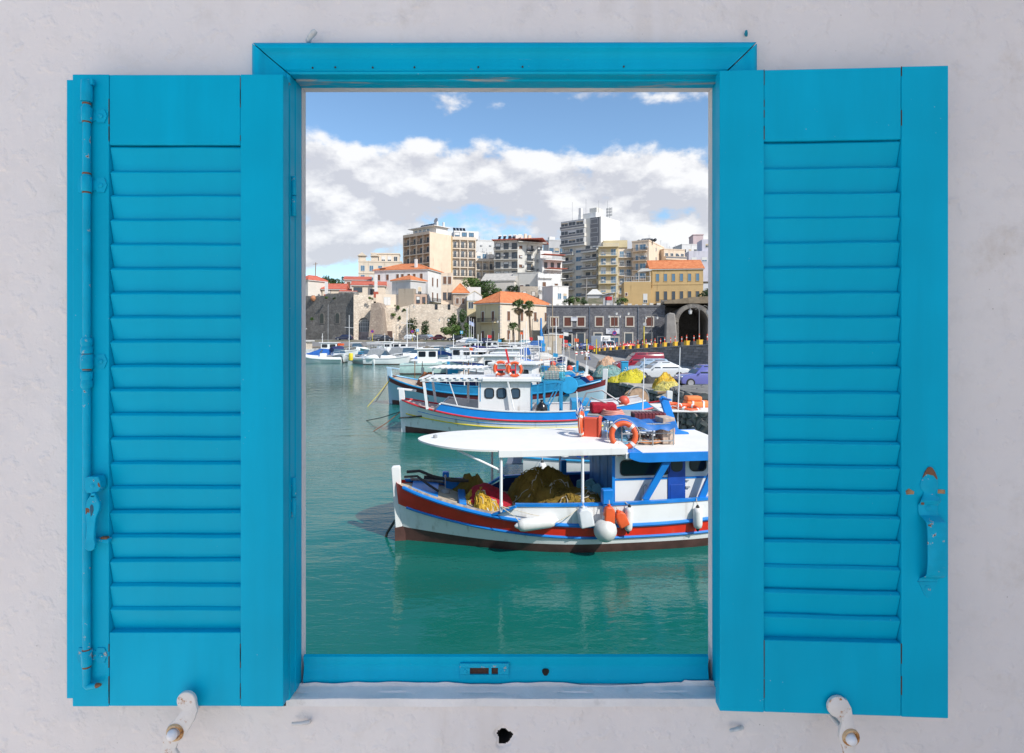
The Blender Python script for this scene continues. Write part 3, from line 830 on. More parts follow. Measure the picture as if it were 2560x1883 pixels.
class Hull:
    """double-ended or transom fishing hull, bow at x=0, local frame, z=0 water"""
    def __init__(s, L, B, zbow, zmid, zst, full=.62, transom=0.0, rake=.07, keel=-.45, wl=.78, rakes=.06):
        s.L, s.B, s.zbow, s.zmid, s.zst = L, B, zbow, zmid, zst
        s.full, s.tr, s.rake, s.keel, s.wl, s.rakes = full, transom, rake, keel, wl, rakes
    def deck(s, u):
        z = s.zmid
        if u < .5: z += (s.zbow - s.zmid)*((.5-u)/.5)**2.3
        else: z += (s.zst - s.zmid)*((u-.5)/.5)**2.2
        return z
    def half(s, u):
        if u < .45: q = 1 - ((.45-u)/.45)**2.1
        else:
            k = ((u-.45)/.55)
            q = 1 - (1 - s.tr)*k**2.6
        return s.B/2*max(q, 0.0)**s.full
    def y(s, u, z):
        zd = s.deck(u); t = (z - s.keel)/(zd - s.keel); t = min(max(t, 0), 1.3)
        e = max(0, 1 - u/.42)**1.6 if u < .42 else (max(0, (u-.62)/.38)**1.8 if s.tr < .3 else 0)
        mid = s.wl + (1 - s.wl)*(1 - max(0, 1 - z/zd)**2) if z > 0 else s.wl*(1 - (z/s.keel)**2.4)
        end = max(t, 0)**1.4
        return s.half(u)*((1-e)*max(mid, 0) + e*end)
    def pt(s, u, z, side, out=0.0):
        f = max(0, 1 - u/.25)**2; g = max(0, (u-.75)/.25)**2
        x = u*s.L - s.rake*z*f + s.rakes*z*g*(1 if s.tr < .3 else .2)
        return Vector((x, side*(s.y(u, z) + out), z))
    def us(s, n=44):
        return [.5 - .5*math.cos(math.pi*i/n) for i in range(n+1)]
    def skin(s, parent, bands, name='hull'):
        """bands: list of (height fn(u) or None for deck, material) from keel upwards"""
        mats = [m for _, m in bands]
        b = MB(); us = s.us()
        for side in (-1, 1):
            prevz = lambda u: s.keel
            for k, (fn, m) in enumerate(bands):
                top = fn or s.deck
                rows = 4
                grid = [[s.pt(u, prevz(u) + (top(u) - prevz(u))*r/rows, side) for r in range(rows+1)] for u in us]
                b.loft(grid, closed=False, cap=False, m=k)
                prevz = top
        if s.tr >= .3:      # transom
            z = [s.keel + (s.deck(1) - s.keel)*i/8 for i in range(9)]
            l = [s.pt(1, q, -1) for q in z]; r = [s.pt(1, q, 1) for q in z]
            for i in range(8): b.quad(l[i], r[i], r[i+1], l[i+1], m=(0 if z[i] < .12 else len(bands)-1))
        return b.build(name, mats, parent, smooth=35)
    def deckplate(s, parent, mat, drop=.04, u0=.0, u1=1., name='deck', inset=.02):
        b = MB(); n = 26
        rings = []
        for i in range(n+1):
            u = u0 + (u1-u0)*i/n; z = s.deck(u) - drop
            a = s.pt(u, z, -1, -inset); c = s.pt(u, z, 1, -inset)
            rings.append([a, (a*.5+c*.5) + Vector((0, 0, .03)), c])
        b.loft(rings, closed=False, cap=False)
        return b.build(name, mat, parent, smooth=50)
    def strake(s, parent, fn, r, mat, u0=0.01, u1=.99, name='rubbing_strake', out=None, sides=(-1, 1), n=40, flat=1.0):
        b = MB()
        for sd in sides:
            pts = [s.pt(u0 + (u1-u0)*i/n, fn(u0 + (u1-u0)*i/n), sd, (r*.3 if out is None else out)) for i in range(n+1)]
            b.tube(pts, r, 7)
        return b.build(name, mat, parent, smooth=50)
    def bulwark(s, parent, mats, top, u0, u1, th=.05, lean=.0, slope=.03, name='bulwark', sides=(-1, 1)):
        b = MB(); n = 30
        for sd in sides:
            rings = []
            for i in range(n+1):
                k = i/n; u = u0 + (u1-u0)*k; zd = s.deck(u)
                zt = zd + (top(u) - zd)*min(1, max(.02, k*(u1-u0)/slope))*min(1, max(.02, (1-k)*(u1-u0)/slope))
                a = s.pt(u, zd, sd, .004); 
                o = Vector((a.x, a.y + sd*lean, zt))
                rings.append([a, o, o - Vector((0, sd*th, 0)), a - Vector((0, sd*th, 0)) - Vector((0, 0, .05))])
            b.loft(rings, closed=True)
        # inner faces take the second material
        me = b.build(name, mats, parent, smooth=30)
        if len(mats) > 1:
            for p in me.data.polygons:
                c = p.center
                if p.normal.y*c.y < -1e-4 and abs(p.normal.y) > .6: p.material_index = 1
        return me
    def rail(s, parent, mat, top, u0, u1, w=.09, h=.05, lean=0., name='cap_rail', sides=(-1, 1)):
        b = MB(); n = 34
        for sd in sides:
            rings = []
            for i in range(n+1):
                u = u0 + (u1-u0)*i/n; a = s.pt(u, s.deck(u), sd); z = top(u)
                y = a.y + sd*(lean - .02)
                rings.append([Vector((a.x, y + sd*w/2, z)), Vector((a.x, y + sd*w/2, z+h)), Vector((a.x, y - sd*w/2, z+h)), Vector((a.x, y - sd*w/2, z))])
            b.loft(rings, closed=True)
        return b.build(name, mat, parent, smooth=40, bevel=0)
    def stem(s, parent, mat, top, w=.2, th=.13, name='stem_post', stern=False, head=None):
        d = 1 if not stern else -1; x0 = 0 if not stern else s.L
        rk = s.rake if not stern else s.rakes
        zz = [s.keel, .0, .3, .6, s.deck(0 if not stern else 1)*.8, top - .22, top - .02]
        f = [(x0 - d*(rk*z + .07), z) for z in zz]
        bk = [(x0 - d*(rk*z + .07 - w*(.75 + .3*(z/top))), z + (.0)) for z in zz]
        poly = f + [(f[-1][0] + d*.03, top + .02), (bk[-1][0] - d*.02, top + .03)] + bk[::-1]
        b = MB(); b.prism(poly, (0, -th/2, 0), (1, 0, 0), (0, 0, 1), (0, 1, 0), th)
        if head:
            b.bar((x0 - d*(rk*top + .14), 0, top + .06), (x0 - d*(rk*top - w - .5), 0, top - .04), .16, .09)
        return b.build(name, mat, parent, bevel=.015)

def roundrect(w, h, r, n=5):
    pts = []
    for cx, cy, a0 in ((w/2-r, h/2-r, 0), (-w/2+r, h/2-r, 90), (-w/2+r, -h/2+r, 180), (w/2-r, -h/2+r, 270)):
        for i in range(n+1):
            a = R(a0 + 90*i/n); pts.append((cx + r*math.cos(a), cy + r*math.sin(a)))
    return pts
def side_window(parent, c, w, h, ax, nz=(0, -1, 0), r=.06, frame=BLACK, pane=GLASS, fw=.03, name='window'):
    """rounded window on a wall: proud rubber frame, pane just inside"""
    ax = Vector(ax).normalized(); nz = Vector(nz).normalized(); up = Vector((0, 0, 1))
    b = MB(); o = roundrect(w + 2*fw, h + 2*fw, r + fw); i = roundrect(w, h, r)
    n = len(o)
    ring = lambda P, d: [Vector(c) + ax*x + up*z + nz*d for x, z in P]
    b.loft([ring(o, -.005), ring(o, .022), ring(i, .022), ring(i, -.005)], closed=True, cap=False)
    f = b.build(name, frame, parent, smooth=30)
    g = MB(); g.prism(i, Vector(c) + nz*.002, ax, up, nz, .006)
    g.build('pane', pane, f)
    return f
def lifebuoy(label, loc, rot, Rr=.30, r=.055, group='orange lifebuoys on the boats'):
    t = thing('lifebuoy', label, 'lifebuoy', loc, 0, group)
    M = Matrix.Rotation(rot[2], 4, 'Z') @ Matrix.Rotation(rot[0], 4, 'X') @ Matrix.Rotation(rot[1], 4, 'Y')
    b = MB(); b.torus((0, 0, 0), Rr - r, r, 32, 10, M); b.build('ring', ORANGE, t, smooth=60)
    w = MB()
    for q in range(4):
        a0 = R(45 + 90*q)
        pts = [M @ Vector(((Rr-r)*math.cos(a0 + R(d)), (Rr-r)*math.sin(a0 + R(d)), 0)) for d in (-7, -2, 2, 7)]
        w.tube(pts, r*1.05, 10)
    w.build('white_band', BUOYW, t, smooth=60)
    rp = MB(); pts = []
    for i in range(48):
        a = 2*math.pi*i/48; k = Rr + .012 + .03*abs(math.sin(2*a + R(90)))
        pts.append(M @ Vector((k*math.cos(a), k*math.sin(a), 0)))
    rp.tube(pts, .007, 5, closed=True); rp.build('grab_rope', ROPE, t)
    return t
def fender(label, loc, L, r, rot=(0, 0, 0), mat=None, rope_to=None, tip=BLACK, group=None):
    t = thing('fender', label, 'fender', loc, 0, group)
    from mathutils import Euler
    M = Euler(rot).to_matrix().to_4x4()
    b = MB(); b.lathe([(r*.4, -L/2), (r*.85, -L/2+r*.35), (r, -L/2+r), (r, L/2-r), (r*.85, L/2-r*.35), (r*.4, L/2)], 16, M)
    b.build('body', mat or BUOYW, t, smooth=50)
    c = MB()
    for s in (-1, 1): c.lathe([(r*.46, s*L/2 - s*.02), (r*.40, s*(L/2+.02)), (r*.16, s*(L/2+.06))], 12, M)
    c.build('end_cap', tip, t, smooth=40)
    if rope_to is not None:
        q = Vector(rope_to) - Vector(loc); p = M @ Vector((0, 0, L/2+.05))
        k = MB(); k.tube([p, p*.5 + q*.5 + Vector((0, .01, -.02)), q], .009, 5); k.build('lanyard', ROPE, t)
    return t
# ------------------------------------------------------------------ near boat (white, red band)
NB = (-2.60, 13.15, 0.0); NBR = R(6.5)
NBM = Matrix.Translation(NB) @ Matrix.Rotation(NBR, 4, 'Z')
def NW(x, y, z): return NBM @ Vector((x, y, z))
def near_boat():
    t = thing('fishing_boat', 'white wooden fishing boat with broad red band and long white canopy, closest to the window', 'fishing boat', NB, NBR)
    H = Hull(10.2, 2.75, 1.36, .62, 1.15, full=.60, wl=.92)
    low = lambda u: .34 + (.86 - .34)*max(0, (.5-u)/.5)**2.3 + .16*max(0, (u-.5)/.5)**2
    boot = lambda u: .20 + .13*max(0, (.3-u)/.3)**2
    H.skin(t, [(boot, BOOT), (low, WHITE), (None, REDB)])
    H.stem(t, WHITE, 1.68, .20, .15)
    H.stem(t, WHITE, 1.5, .2, .15, stern=True)
    b = MB(); b.prism([(-.09, -.3), (.16, -.3), (.13, .34), (-.102, .30)], (0, -.079, 0), (1, 0, 0), (0, 0, 1), (0, 1, 0), .158); b.build('stem_foot', BOOT, t)
    H.strake(t, low, .030, BLUEB, .022)
    H.strake(t, lambda u: H.deck(u) - .015, .042, BLUEB, .018)
    H.deckplate(t, WOODD, .05)
    top = lambda u: 1.05 + .06*max(0, (u-.5)*2)
    H.bulwark(t, [WHITE, NAVY], top, .205, .93, slope=.045)
    H.rail(t, BLUEB, top, .25, .885, .10, .055)
    # rail raking down to the foredeck
    for sd in (-1, 1):
        b = MB(); b.bar(H.pt(.25, 1.08, sd), H.pt(.203, H.deck(.203) + .02, sd), .08, .05); b.build('rail_ramp', BLUEB, t)
    # foredeck coaming and covering board
    b = MB()
    for sd in (-1, 1):
        b.tube([H.pt(u, H.deck(u) + .035, sd, -.05) for u in [.03 + .17*i/14 for i in range(15)]], .035, 6)
    b.build('foredeck_rail', paint('weathered_rail', (.36, .31, .27), .7, .4, 8, .5, (.05, .16, .35)), t, smooth=50)
    b = MB(); b.loft([[H.pt(u, H.deck(u) - .02, -1, -.06), H.pt(u, H.deck(u) + .01, 1, -.06)] for u in [.035 + .055*i/6 for i in range(7)]], closed=False, cap=False)
    b.build('bow_apron', BLUEB, t)
    b = MB(); b.box(1.35, 1.52, -.75, .8, .70, 1.02); b.box(1.05, 1.5, .55, .72, .75, 1.22); b.build('foredeck_hatch', BLUEB, t, bevel=.02)
    # bow chain roller, heap of dark gear
    b = MB()
    b.tube([(.15, .25, 1.50), (.45, .22, 1.52), (.75, .25, 1.38), (1.2, .3, 1.25), (1.6, .35, 1.22)], .035, 6)
    b.tube([(.1, .1, 1.42), (.4, .05, 1.44), (.7, .0, 1.22), (.9, -.05, 1.1)], .028, 6)
    b.tube([(.55, .3, 1.35), (.9, .35, 1.3), (1.4, .45, 1.22), (1.9, .6, 1.15)], .045, 6)
    b.build('anchor_gear', ROPED, t, smooth=50)
    b = MB(); b.lathe([(.012, 0), (.012, .24), (.03, .26), (.03, .31), (.005, .33)], 10, Matrix.Translation((1.05, .1, 1.12))); b.lathe([(.09, 0), (.11, .06), (.07, .12)], 12, Matrix.Translation((1.05, .1, .98))); b.build('deck_light', GREYM, t, smooth=40)
    # canopy: long tongue with rounded tip
    cz = 2.245
    def plan(k, n=40, hw=1.30):
        x0, x1 = .42, 5.02
        near = []
        for i in range(n+1):
            a = i/n; x = x0 + (x1-x0)*a**1.6
            w = hw*min(1, (1 - max(0, 1 - (x-x0)/2.0)**2.2))**.62
            near.append((x, max(w, .0)*k))
        return near
    rings = []
    for x, w in plan(1):
        w = max(w, .01)
        ring = []
        for q in range(9):
            y = -w + 2*w*q/8
            ring.append(Vector((x, y, cz + .035 + .05*(1 - (y/1.35)**2))))
        rings.append(ring + [Vector((p.x, p.y, p.z - .04)) for p in reversed(ring)])
    b = MB(); b.loft(rings, closed=True); b.build('canopy', CREAM, t, smooth=40)
    b = MB()
    for sd in (-1, 1):
        b.box(2.18, 5.0, sd*1.315 - .02, sd*1.315 + .02, cz - .12, cz + .035)
    b.box(2.2, 2.24, -1.29, 1.29, cz - .1, cz + .02)
    b.build('canopy_fascia', WHITE, t, bevel=.008)
    b = MB(); b.lathe([(.05, 0), (.05, .10), (.03, .11)], 12, Matrix.Translation((.82, 0, cz + .05))); b.build('mast_light', GREYM, t, smooth=40)
    # posts
    g = lambda u, sd: H.pt(u, 1.08, sd)
    for x, sd in ((2.24, -1), (2.24, 1), (4.02, -1), (4.02, 1)):
        b = MB(); y = sd*1.24
        b.tube([(x, y, .95), (x, y, cz - .05)], .033, 10)
        b.tube([(x, y, 1.06), (x, y, 1.14)], .04, 8)
        b.build('canopy_post', PIPE, t, smooth=50)
    b = MB(); b.tube([(2.24, -1.22, cz - .42), (1.30, -.98, cz + .0)], .028, 8); b.build('canopy_brace', PIPE, t, smooth=50); b = MB(); b.tube([(2.24, 1.22, cz - .42), (1.30, .98, cz + .0)], .028, 8); b.build('canopy_brace', PIPE, t, smooth=50)
    # wheelhouse
    x0, x1, yw, zr = 4.78, 7.10, 1.02, 2.03
    b = MB(); b.box(x0, x1, -yw, yw, .6, zr); cab = b.build('wheelhouse', WHITE, t, bevel=.01)
    b = MB()
    for i in range(6):
        y = -yw + .02 + i*(2*yw-.04)/6
        b.box(x0 - .03 - .006*(i % 2), x0, y + .012, y + (2*yw-.04)/6 - .012, .62, zr - .02)
    b.build('front_boarding', paint('wheelhouse_front_blue', (.015, .13, .40), .45, .3, 3), cab)
    b = MB(); b.box(x0 - .035, x0 + .03, -yw - .012, -yw + .02, .7, zr); b.box(x0, 6.02, -yw - .009, -yw, 1.485, 1.53); b.box(6.45, x1, -yw - .009, -yw, 1.485, 1.53); b.build('trim', BLUEB, cab)
    # dark saloon window
    side_window(cab, ((x0+.28+5.98)/2 - .02, -yw, 1.76), 1.10, .30, (1, 0, 0), r=.07, fw=.025)
    b = MB(); b.box(6.03, 6.44, -yw - .022, -yw, .66, zr - .01); d = b.build('door', paint('door_blue', (.010, .07, .38), .4, .15, 3), cab, bevel=.006)
    b = MB(); b.prism(roundrect(.27, .30, .11), (6.235, -yw - .022, 1.80), (1, 0, 0), (0, 0, 1), (0, -1, 0), .012); b.build('door_window', GLASS, d)
    b = MB(); b.box(6.08, 6.39, -yw - .030, -yw - .021, .75, 1.36); b.build('door_panel', paint('door_blue', (.010, .07, .38)), d, bevel=.01)
    b = MB(); b.bar((6.44, -yw-.03, 1.45), (6.52, -yw-.03, 1.45), .02); b.build('hinge', GREYM, d); b = MB(); b.bar((6.44, -yw-.03, 1.30), (6.54, -yw-.03, 1.30), .03); b.build('hinge', GREYM, d)
    side_window(cab, (6.74, -yw, 1.80), .34, .26, (1, 0, 0), r=.09, fw=.03)
    b = MB(); b.tube([(5.45, -yw-.05, .98), (5.45, -yw-.05, 1.34), (5.49, -yw-.05, 1.39), (5.54, -yw-.05, 1.34), (5.54, -yw-.05, 1.05)], .012, 6); b.build('grab_rail', GREYM, cab, smooth=50)
    # roof slab with blue fascia
    rx0, rx1, ry = 4.95, 7.75, 1.36
    b = MB(); b.box(rx0, rx1, -ry, ry, zr, zr + .13); roof = b.build('roof', CREAM, cab, bevel=.012)
    b = MB()
    fp = [(5.02, .155), (5.31, .155), (5.315, .135), (rx1 + .01, .135), (rx1 + .01, -.055), (5.45, -.075), (5.25, -.06), (5.12, -.02), (5.02, .03)]
    for sd in (-1, 1):
        b = MB(); b.prism(fp, (0, sd*(ry+.002) - (.045 if sd < 0 else 0), zr), (1, 0, 0), (0, 0, 1), (0, 1, 0), .045); b.build('roof_fascia', BLUEB, roof, bevel=.006)
    b = MB(); b.box(5.02, 5.31, -1.30, 1.30, zr + .13, zr + .152); b.build('roof_step', BLUEB, roof)
    # raking struts
    for xa, xb in ((5.93, 5.42), (7.10, 6.72)):
        for sd in (-1, 1):
            b = MB(); b.bar((xa, sd*(ry - .05), zr - .03), (xb, sd*(ry-.13), 1.09), .15, .07, up=(0, 1, 0)); b.build('strut', BLUEB, cab, bevel=.008)
    # after locker
    b = MB(); b.box(7.16, 7.62, -.95, -.4, .6, 1.42); b.box(7.12, 7.66, -.99, -.36, 1.36, 1.46); b.build('ice_box', paint('violet_blue', (.03, .03, .42), .4, .1, 3), t, bevel=.01)
    b = MB(); b.box(7.75, 8.9, -1.0, 1.0, .6, 1.72); b.box(7.7, 8.95, -1.05, 1.05, 1.72, 1.78); b.build('stern_locker', BLUEB, t, bevel=.012)
    # blue roof arch
    b = MB(); b.prism([(6.75, 0), (7.30, 0), (7.28, .05), (7.02, .12), (6.74, .92), (6.60, 1.0), (6.52, .92), (6.80, .10)], (0, .70, zr + .13), (1, 0, 0), (0, 0, 1), (0, 1, 0), .10)
    b.bar((6.6, .75, zr + 1.06), (6.6, .2, zr + 1.08), .05); b.build('roof_arch', BLUEB, t, bevel=.01)
    b = MB(); b.bar((6.62, .25, zr+.12), (6.50, .25, zr + .52), .07, .03); b.build('lamp_stalk', PIPE, t, bevel=.008)
    b = MB()
    for z in (.26, .38): b.lathe([(.045, 0), (.05, .02), (.05, .07), (.03, .09)], 10, Matrix.Translation((6.68, .25, zr + .02 + z)))
    b.build('warning_lamp', REDP, t, smooth=40)
    b = MB(); b.box(7.4, 7.62, -1.2, -.95, zr+.13, zr + .22); b.box(7.3, 7.7, -1.1, -1.0, zr+.20, zr+.28); b.build('searchlight', GREYM, t, bevel=.015)
    # blue bollard on the near bulwark
    b = MB(); b.box(4.40, 4.64, -1.50, -1.32, 1.10, 1.42); b.box(4.43, 4.61, -1.47, -1.35, .9, 1.12); b.build('bollard', BLUEB, t, bevel=.02)
    b = MB(); b.box(4.0, 4.14, .98, 1.14, 1.0, 1.5); b.build('bitt', BLUEB, t, bevel=.015); b = MB(); b.box(.98, 1.14, .75, .9, 1.1, 1.34); b.build('bitt', BLUEB, t, bevel=.015)
    return t, H
NBT, NBH = near_boat()
def near_cargo():
    sp = NBH
    def nt(name, label, cat, x, y, z, rz=0, group=None): return thing(name, label, cat, NW(x, y, z), NBR + rz, group)
    # nets
    o = nt('fishing_net', 'heap of brown fishing net under the canopy of the nearest boat', 'fishing net', 3.42, .35, .60, 0, 'nets'); heap('net_pile', NET_B, (0, 0, 0), .95, .8, .68, 2, o, .3, cords=60)
    o = nt('fishing_net', 'low mound of ochre net in front of the wheelhouse boards', 'fishing net', 4.0, -.35, .62, 0, 'nets'); heap('net_pile', NET_B, (0, 0, 0), .85, .7, .42, 4, o, .3, cords=40)
    o = nt('fishing_net', 'orange and yellow net spilling on the foredeck of the nearest boat', 'fishing net', 1.85, -.30, .66, 0, 'nets'); heap('net_pile', NET_O, (0, 0, 0), .50, .50, .40, 5, o, .35, cords=50)
    o = nt('fishing_net', 'dark ochre net bundle by the far post of the nearest boat', 'fishing net', 1.65, .62, .72, 0, 'nets'); heap('net_pile', NET_B, (0, 0, 0), .5, .38, .55, 6, o, .2)
    o = nt('cloth_bundle', 'crimson cloth thrown over the net on the nearest foredeck', 'cloth', 1.98, -.1, .78, 0); heap('cloth', RED_CLOTH, (0, 0, 0), .58, .48, .46, 8, o, .12)
    o = nt('rope_coil', 'pale rope lying over the brown net pile', 'rope', 4.0, -.5, .98)
    b = MB(); rr = random.Random(4); pts = []
    for i in range(60):
        a = i*.55; pts.append((.25*math.cos(a)*(1+.3*math.sin(i*.7)), .2*math.sin(a*.9) + .02*i*.3, .02 + .02*math.sin(i*1.3)))
    b.tube(pts, .012, 5); b.build('rope', ROPE, o, smooth=60)
    for k, (x, y, h) in enumerate(((4.34, .25, .36), (4.52, .05, .42), (4.40, -.18, .30), (4.60, -.25, .38))):
        o = nt('foam_block', ('cut blue foam block tallest against the wheelhouse boards', 'chipped blue foam block second from the boards', 'smaller blue foam block at the edge of the brown net', 'slanted blue foam block closest to the canopy post')[k], 'foam block', x, y, .85, rr.uniform(-.5, .5), 'foam blocks by the wheelhouse')
        b = MB(); b.prism([(-.14, 0), (.14, 0), (.15, h*.7), (.05, h), (-.10, h*.86)], (0, -.06, 0), (1, 0, 0), (0, 0, 1), (0, 1, 0), .12)
        b.build('foam', paint('teal_foam', (.12, .33, .42), .8, .2, 8), o, bevel=.012)
    # fenders along the near side
    def side(x, z, out): 
        p = NBH.pt(x/NBH.L, z, -1); return NW(x, -abs(p.y) - out, z)
    fender('long white fender lying along the red band, forward of the others', side(2.98, .74, .13), .82, .135, (0, R(84), NBR), rope_to=side(2.25, 1.08, .02), tip=BUOYW, group='fenders on the nearest boat')
    fender('slim white fender next to the orange cans', side(4.98, .77, .10), .52, .085, (0, R(3), 0), rope_to=side(4.92, 1.12, .03), group='fenders on the nearest boat')
    fender('upright white fender with black ends, aft by the raking strut', side(6.55, .72, .11), .46, .10, (0, 0, 0), rope_to=side(6.55, 1.14, .04), group='fenders on the nearest boat')
    t = thing('buoy', 'big round grey white buoy hanging below the orange cans', 'buoy', side(4.42, .60, .24), 0)
    b = MB(); b.sphere((0, 0, 0), .245, 24, 16); b.lathe([(.06, .22), (.055, .29), (.02, .32)], 12); b.build('ball', paint('scuffed_grey_white', (.60, .60, .57), .5, .15, 3, .45, (.18, .17, .16)), t, smooth=60)
    def can(label, x, z, out, mat, w, h, rot):
        o = thing('plastic_can', label, 'jerrycan', side(x, z, out), NBR, 'cans used as fenders')
        from mathutils import Euler
        M = Euler(rot).to_matrix().to_4x4()
        b = MB(); b.prism([(-w/2, -h/2), (w/2, -h/2), (w/2, h*.28), (w*.22, h/2), (-w*.3, h/2), (-w/2, h*.34)], (0, -w*.36, 0), (1, 0, 0), (0, 0, 1), (0, 1, 0), w*.72)
        b.v = [M @ v for v in b.v]; b.build('can', mat, o, bevel=.035, segs=3, smooth=40)
        c = MB(); c.lathe([(.035, 0), (.035, .045)], 10, M @ Matrix.Translation((-w*.05, 0, h/2 - .005))); c.build('cap', mat, o, smooth=40)
        c = MB(); c.tube([M @ Vector((0, 0, h*.5)), M @ Vector((.0, .04, h*.5 + .12))], .008, 5); c.build('lanyard', ROPE, o)
    can('translucent white jerrycan hung beside the round buoy', 4.02, .86, .14, paint('milky_plastic', (.66, .68, .70), .35, .06, 4), .30, .40, (0, R(-10), 0))
    can('bright orange can hanging under the blue bollard', 4.50, .93, .26, ORANGE, .22, .36, (0, R(2), 0))
    can('tilted orange jerrycan between the buoy and the slim fender', 4.80, .80, .16, ORANGE, .22, .34, (0, R(-24), 0))
    # gear on the roof
    zr = 2.16
    lifebuoy('orange lifebuoy leaning on the wire cage, facing the window', NW(5.03, -.95, zr + .315), (R(80), 0, NBR - R(6)), .33, .062)
    lifebuoy('orange lifebuoy half hidden behind the orange box, seen edge on', NW(4.28, -.1, 2.33 + .28), (R(86), 0, NBR + R(68)), .31, .055)
    o = nt('liferaft_box', 'orange red plastic box standing on the canopy', 'box', 4.50, -.15, 2.31, R(-22))
    b = MB(); b.box(-.17, .15, -.12, .12, 0, .46); b.build('case', paint('coral_case', (.60, .085, .04), .5, .06), o, bevel=.02)
    b = MB(); b.box(.152, .23, -.14, .14, -.02, .50); b.build('lid', paint('coral_case', (.60, .085, .04), .5, .06), o, bevel=.03)
    o = nt('wire_cage', 'grey pipe cage full of net floats on the wheelhouse roof', 'cage', 5.72, -.1, zr)
    b = MB()
    for x in (-.62, .12, .62):
        for y in (-.5, .5): b.tube([(x, y, 0), (x, y, .52)], .016, 6)
    b.build('upright', GREYM, o, smooth=50)
    b = MB()
    for z in (.10, .28, .50):
        b.tube([(-.62, -.5, z), (.62, -.5, z), (.62, .5, z), (-.62, .5, z)], .014, 6, closed=True)
    b.tube([(-.62, -.5, .28), (.12, -.5, .5)], .009, 5); b.tube([(.62, -.5, .28), (.12, -.5, .5)], .009, 5)
    b.build('hoop', GREYM, o, smooth=50)
    o2 = nt('tarpaulin', 'crumpled blue tarpaulin draped over the wire cage', 'tarpaulin', 5.62, -.12, zr + .5)
    b = MB(); n = 22; vs = []
    for i in range(n+1):
        for j in range(n+1):
            x = -.74 + 1.5*i/n; y = -.6 + 1.1*j/n
            z = .05 + .05*noise.noise(Vector((x*3, y*3, 2))) + .025*noise.noise(Vector((x*8, y*8, 2)))
            z -= .14*max(0, (abs(y + .05) - .42)/.13) * (1 + .5*noise.noise(Vector((x*4, 0, 0)))) + .05*math.sin(x*4)
            vs.append(Vector((x, y, z)))
    b.add(vs, [(i*(n+1)+j, (i+1)*(n+1)+j, (i+1)*(n+1)+j+1, i*(n+1)+j+1) for i in range(n) for j in range(n)])
    b.build('sheet', TARPB, o2, smooth=80)
    o = nt('crate', 'dark red slatted crate on the back of the wire cage', 'crate', 6.05, .25, zr + .48, R(-4), 'crates on the roof')
    b = MB()
    for i in range(9): b.box(-.40 + i*.088, -.33 + i*.088, -.2, .2, 0, .17)
    b.box(-.4, .38, -.19, .19, .02, .14); b.build('crate_body', MAROON, o, bevel=.006)
    o = nt('crate', 'flaking pale wooden box at the end of the wire cage', 'crate', 6.24, -.30, zr, R(4), 'crates on the roof')
    b = MB(); b.box(-.14, .16, -.22, .22, 0, .62); b.build('crate_body', paint('flaking_board', (.52, .40, .32), .85, .3, 5, .7, (.22, .15, .12)), o, bevel=.008)
    o = nt('float_line', 'tangle of pale floats and rope inside the cage', 'rope', 5.82, -.22, zr + .02)
    b = MB(); rr = random.Random(12)
    for i in range(50):
        b.sphere((rr.uniform(-.34, .4), rr.uniform(-.28, .25), .04 + rr.uniform(0, .15)), (.045, .03, .03), 7, 5)
    b.build('floats', ROPE, o, smooth=60)['kind'] = 'stuff'
    b = MB()
    for q in range(3):
        b.tube([(.42*math.cos(a)*(1 - .1*q), .32*math.sin(a), .03 + .025*q + .012*math.sin(5*a)) for a in [2*math.pi*i/28 for i in range(28)]], .018, 6, closed=True)
    b.build('rope', paint('orange_rope', (.55, .24, .10), .8, .2, 20), o, smooth=60)
    o = nt('net_bag', 'blue mesh bag hung behind the lifebuoy', 'bag', 5.12, -.35, zr + .02)
    heap('bag', paint('mesh_blue', (.12, .30, .42), .7, .3, 9), (0, 0, 0), .22, .2, .42, 3, o, .1, n=14)
    # flag staff
    o = nt('flag', 'blue and white striped flag hanging from a white staff', 'flag', 4.34, .45, 2.30)
    b = MB(); b.tube([(0, 0, 0), (-.06, 0, 1.02)], .014, 6); b.build('flagstaff', PIPE, o)
    b = MB(); n = 16; k = 27
    wm = paint('flag_white', (.80, .80, .80), .8, .04); bm_ = paint('flag_blue', (.015, .13, .50), .8, .1)
    for i in range(n):
        for j in range(k):
            def P(a, c):
                a /= n; c /= k
                return Vector((-.045 + .24*a*(.55 + .45*c) + .03*math.sin(c*7 + a*2), .045*math.sin(a*9 + c*3), .90 - .62*c - .26*a))
            st = j//3 % 2
            if i < 6 and j < 15: st = 0 if not (2 <= i < 4 or 6 <= j < 9) else 1
            b.quad(P(i, j), P(i+1, j), P(i+1, j+1), P(i, j+1), m=st)
    b.build('flag_cloth', [bm_, wm], o, smooth=80)
    # mooring bits
    o = thing('mooring_rope', 'thin rope tied round the canopy post and long fender', 'rope', NW(2.24, -1.3, 1.1))
    b = MB(); b.tube([NW(2.24, -1.27, 1.06), NW(2.5, -1.46, .92), NW(2.6, -1.5, .82)], .010, 5); b.tube([NW(4.02, -1.27, 1.06), NW(3.7, -1.5, .92), NW(3.4, -1.56, .80)], .010, 5); b.build('rope', ROPE, o, world=True)
    o = thing('mooring_rope', 'dark line running from the nearest stem into the water', 'rope', NW(-.12, 0, .2))
    b = MB(); b.tube([NW(-.05, 0, .52), NW(-.3, .2, .1), NW(-.42, .3, -.3)], .03, 6); b.build('rope', ROPED, o, world=True)
near_cargo()
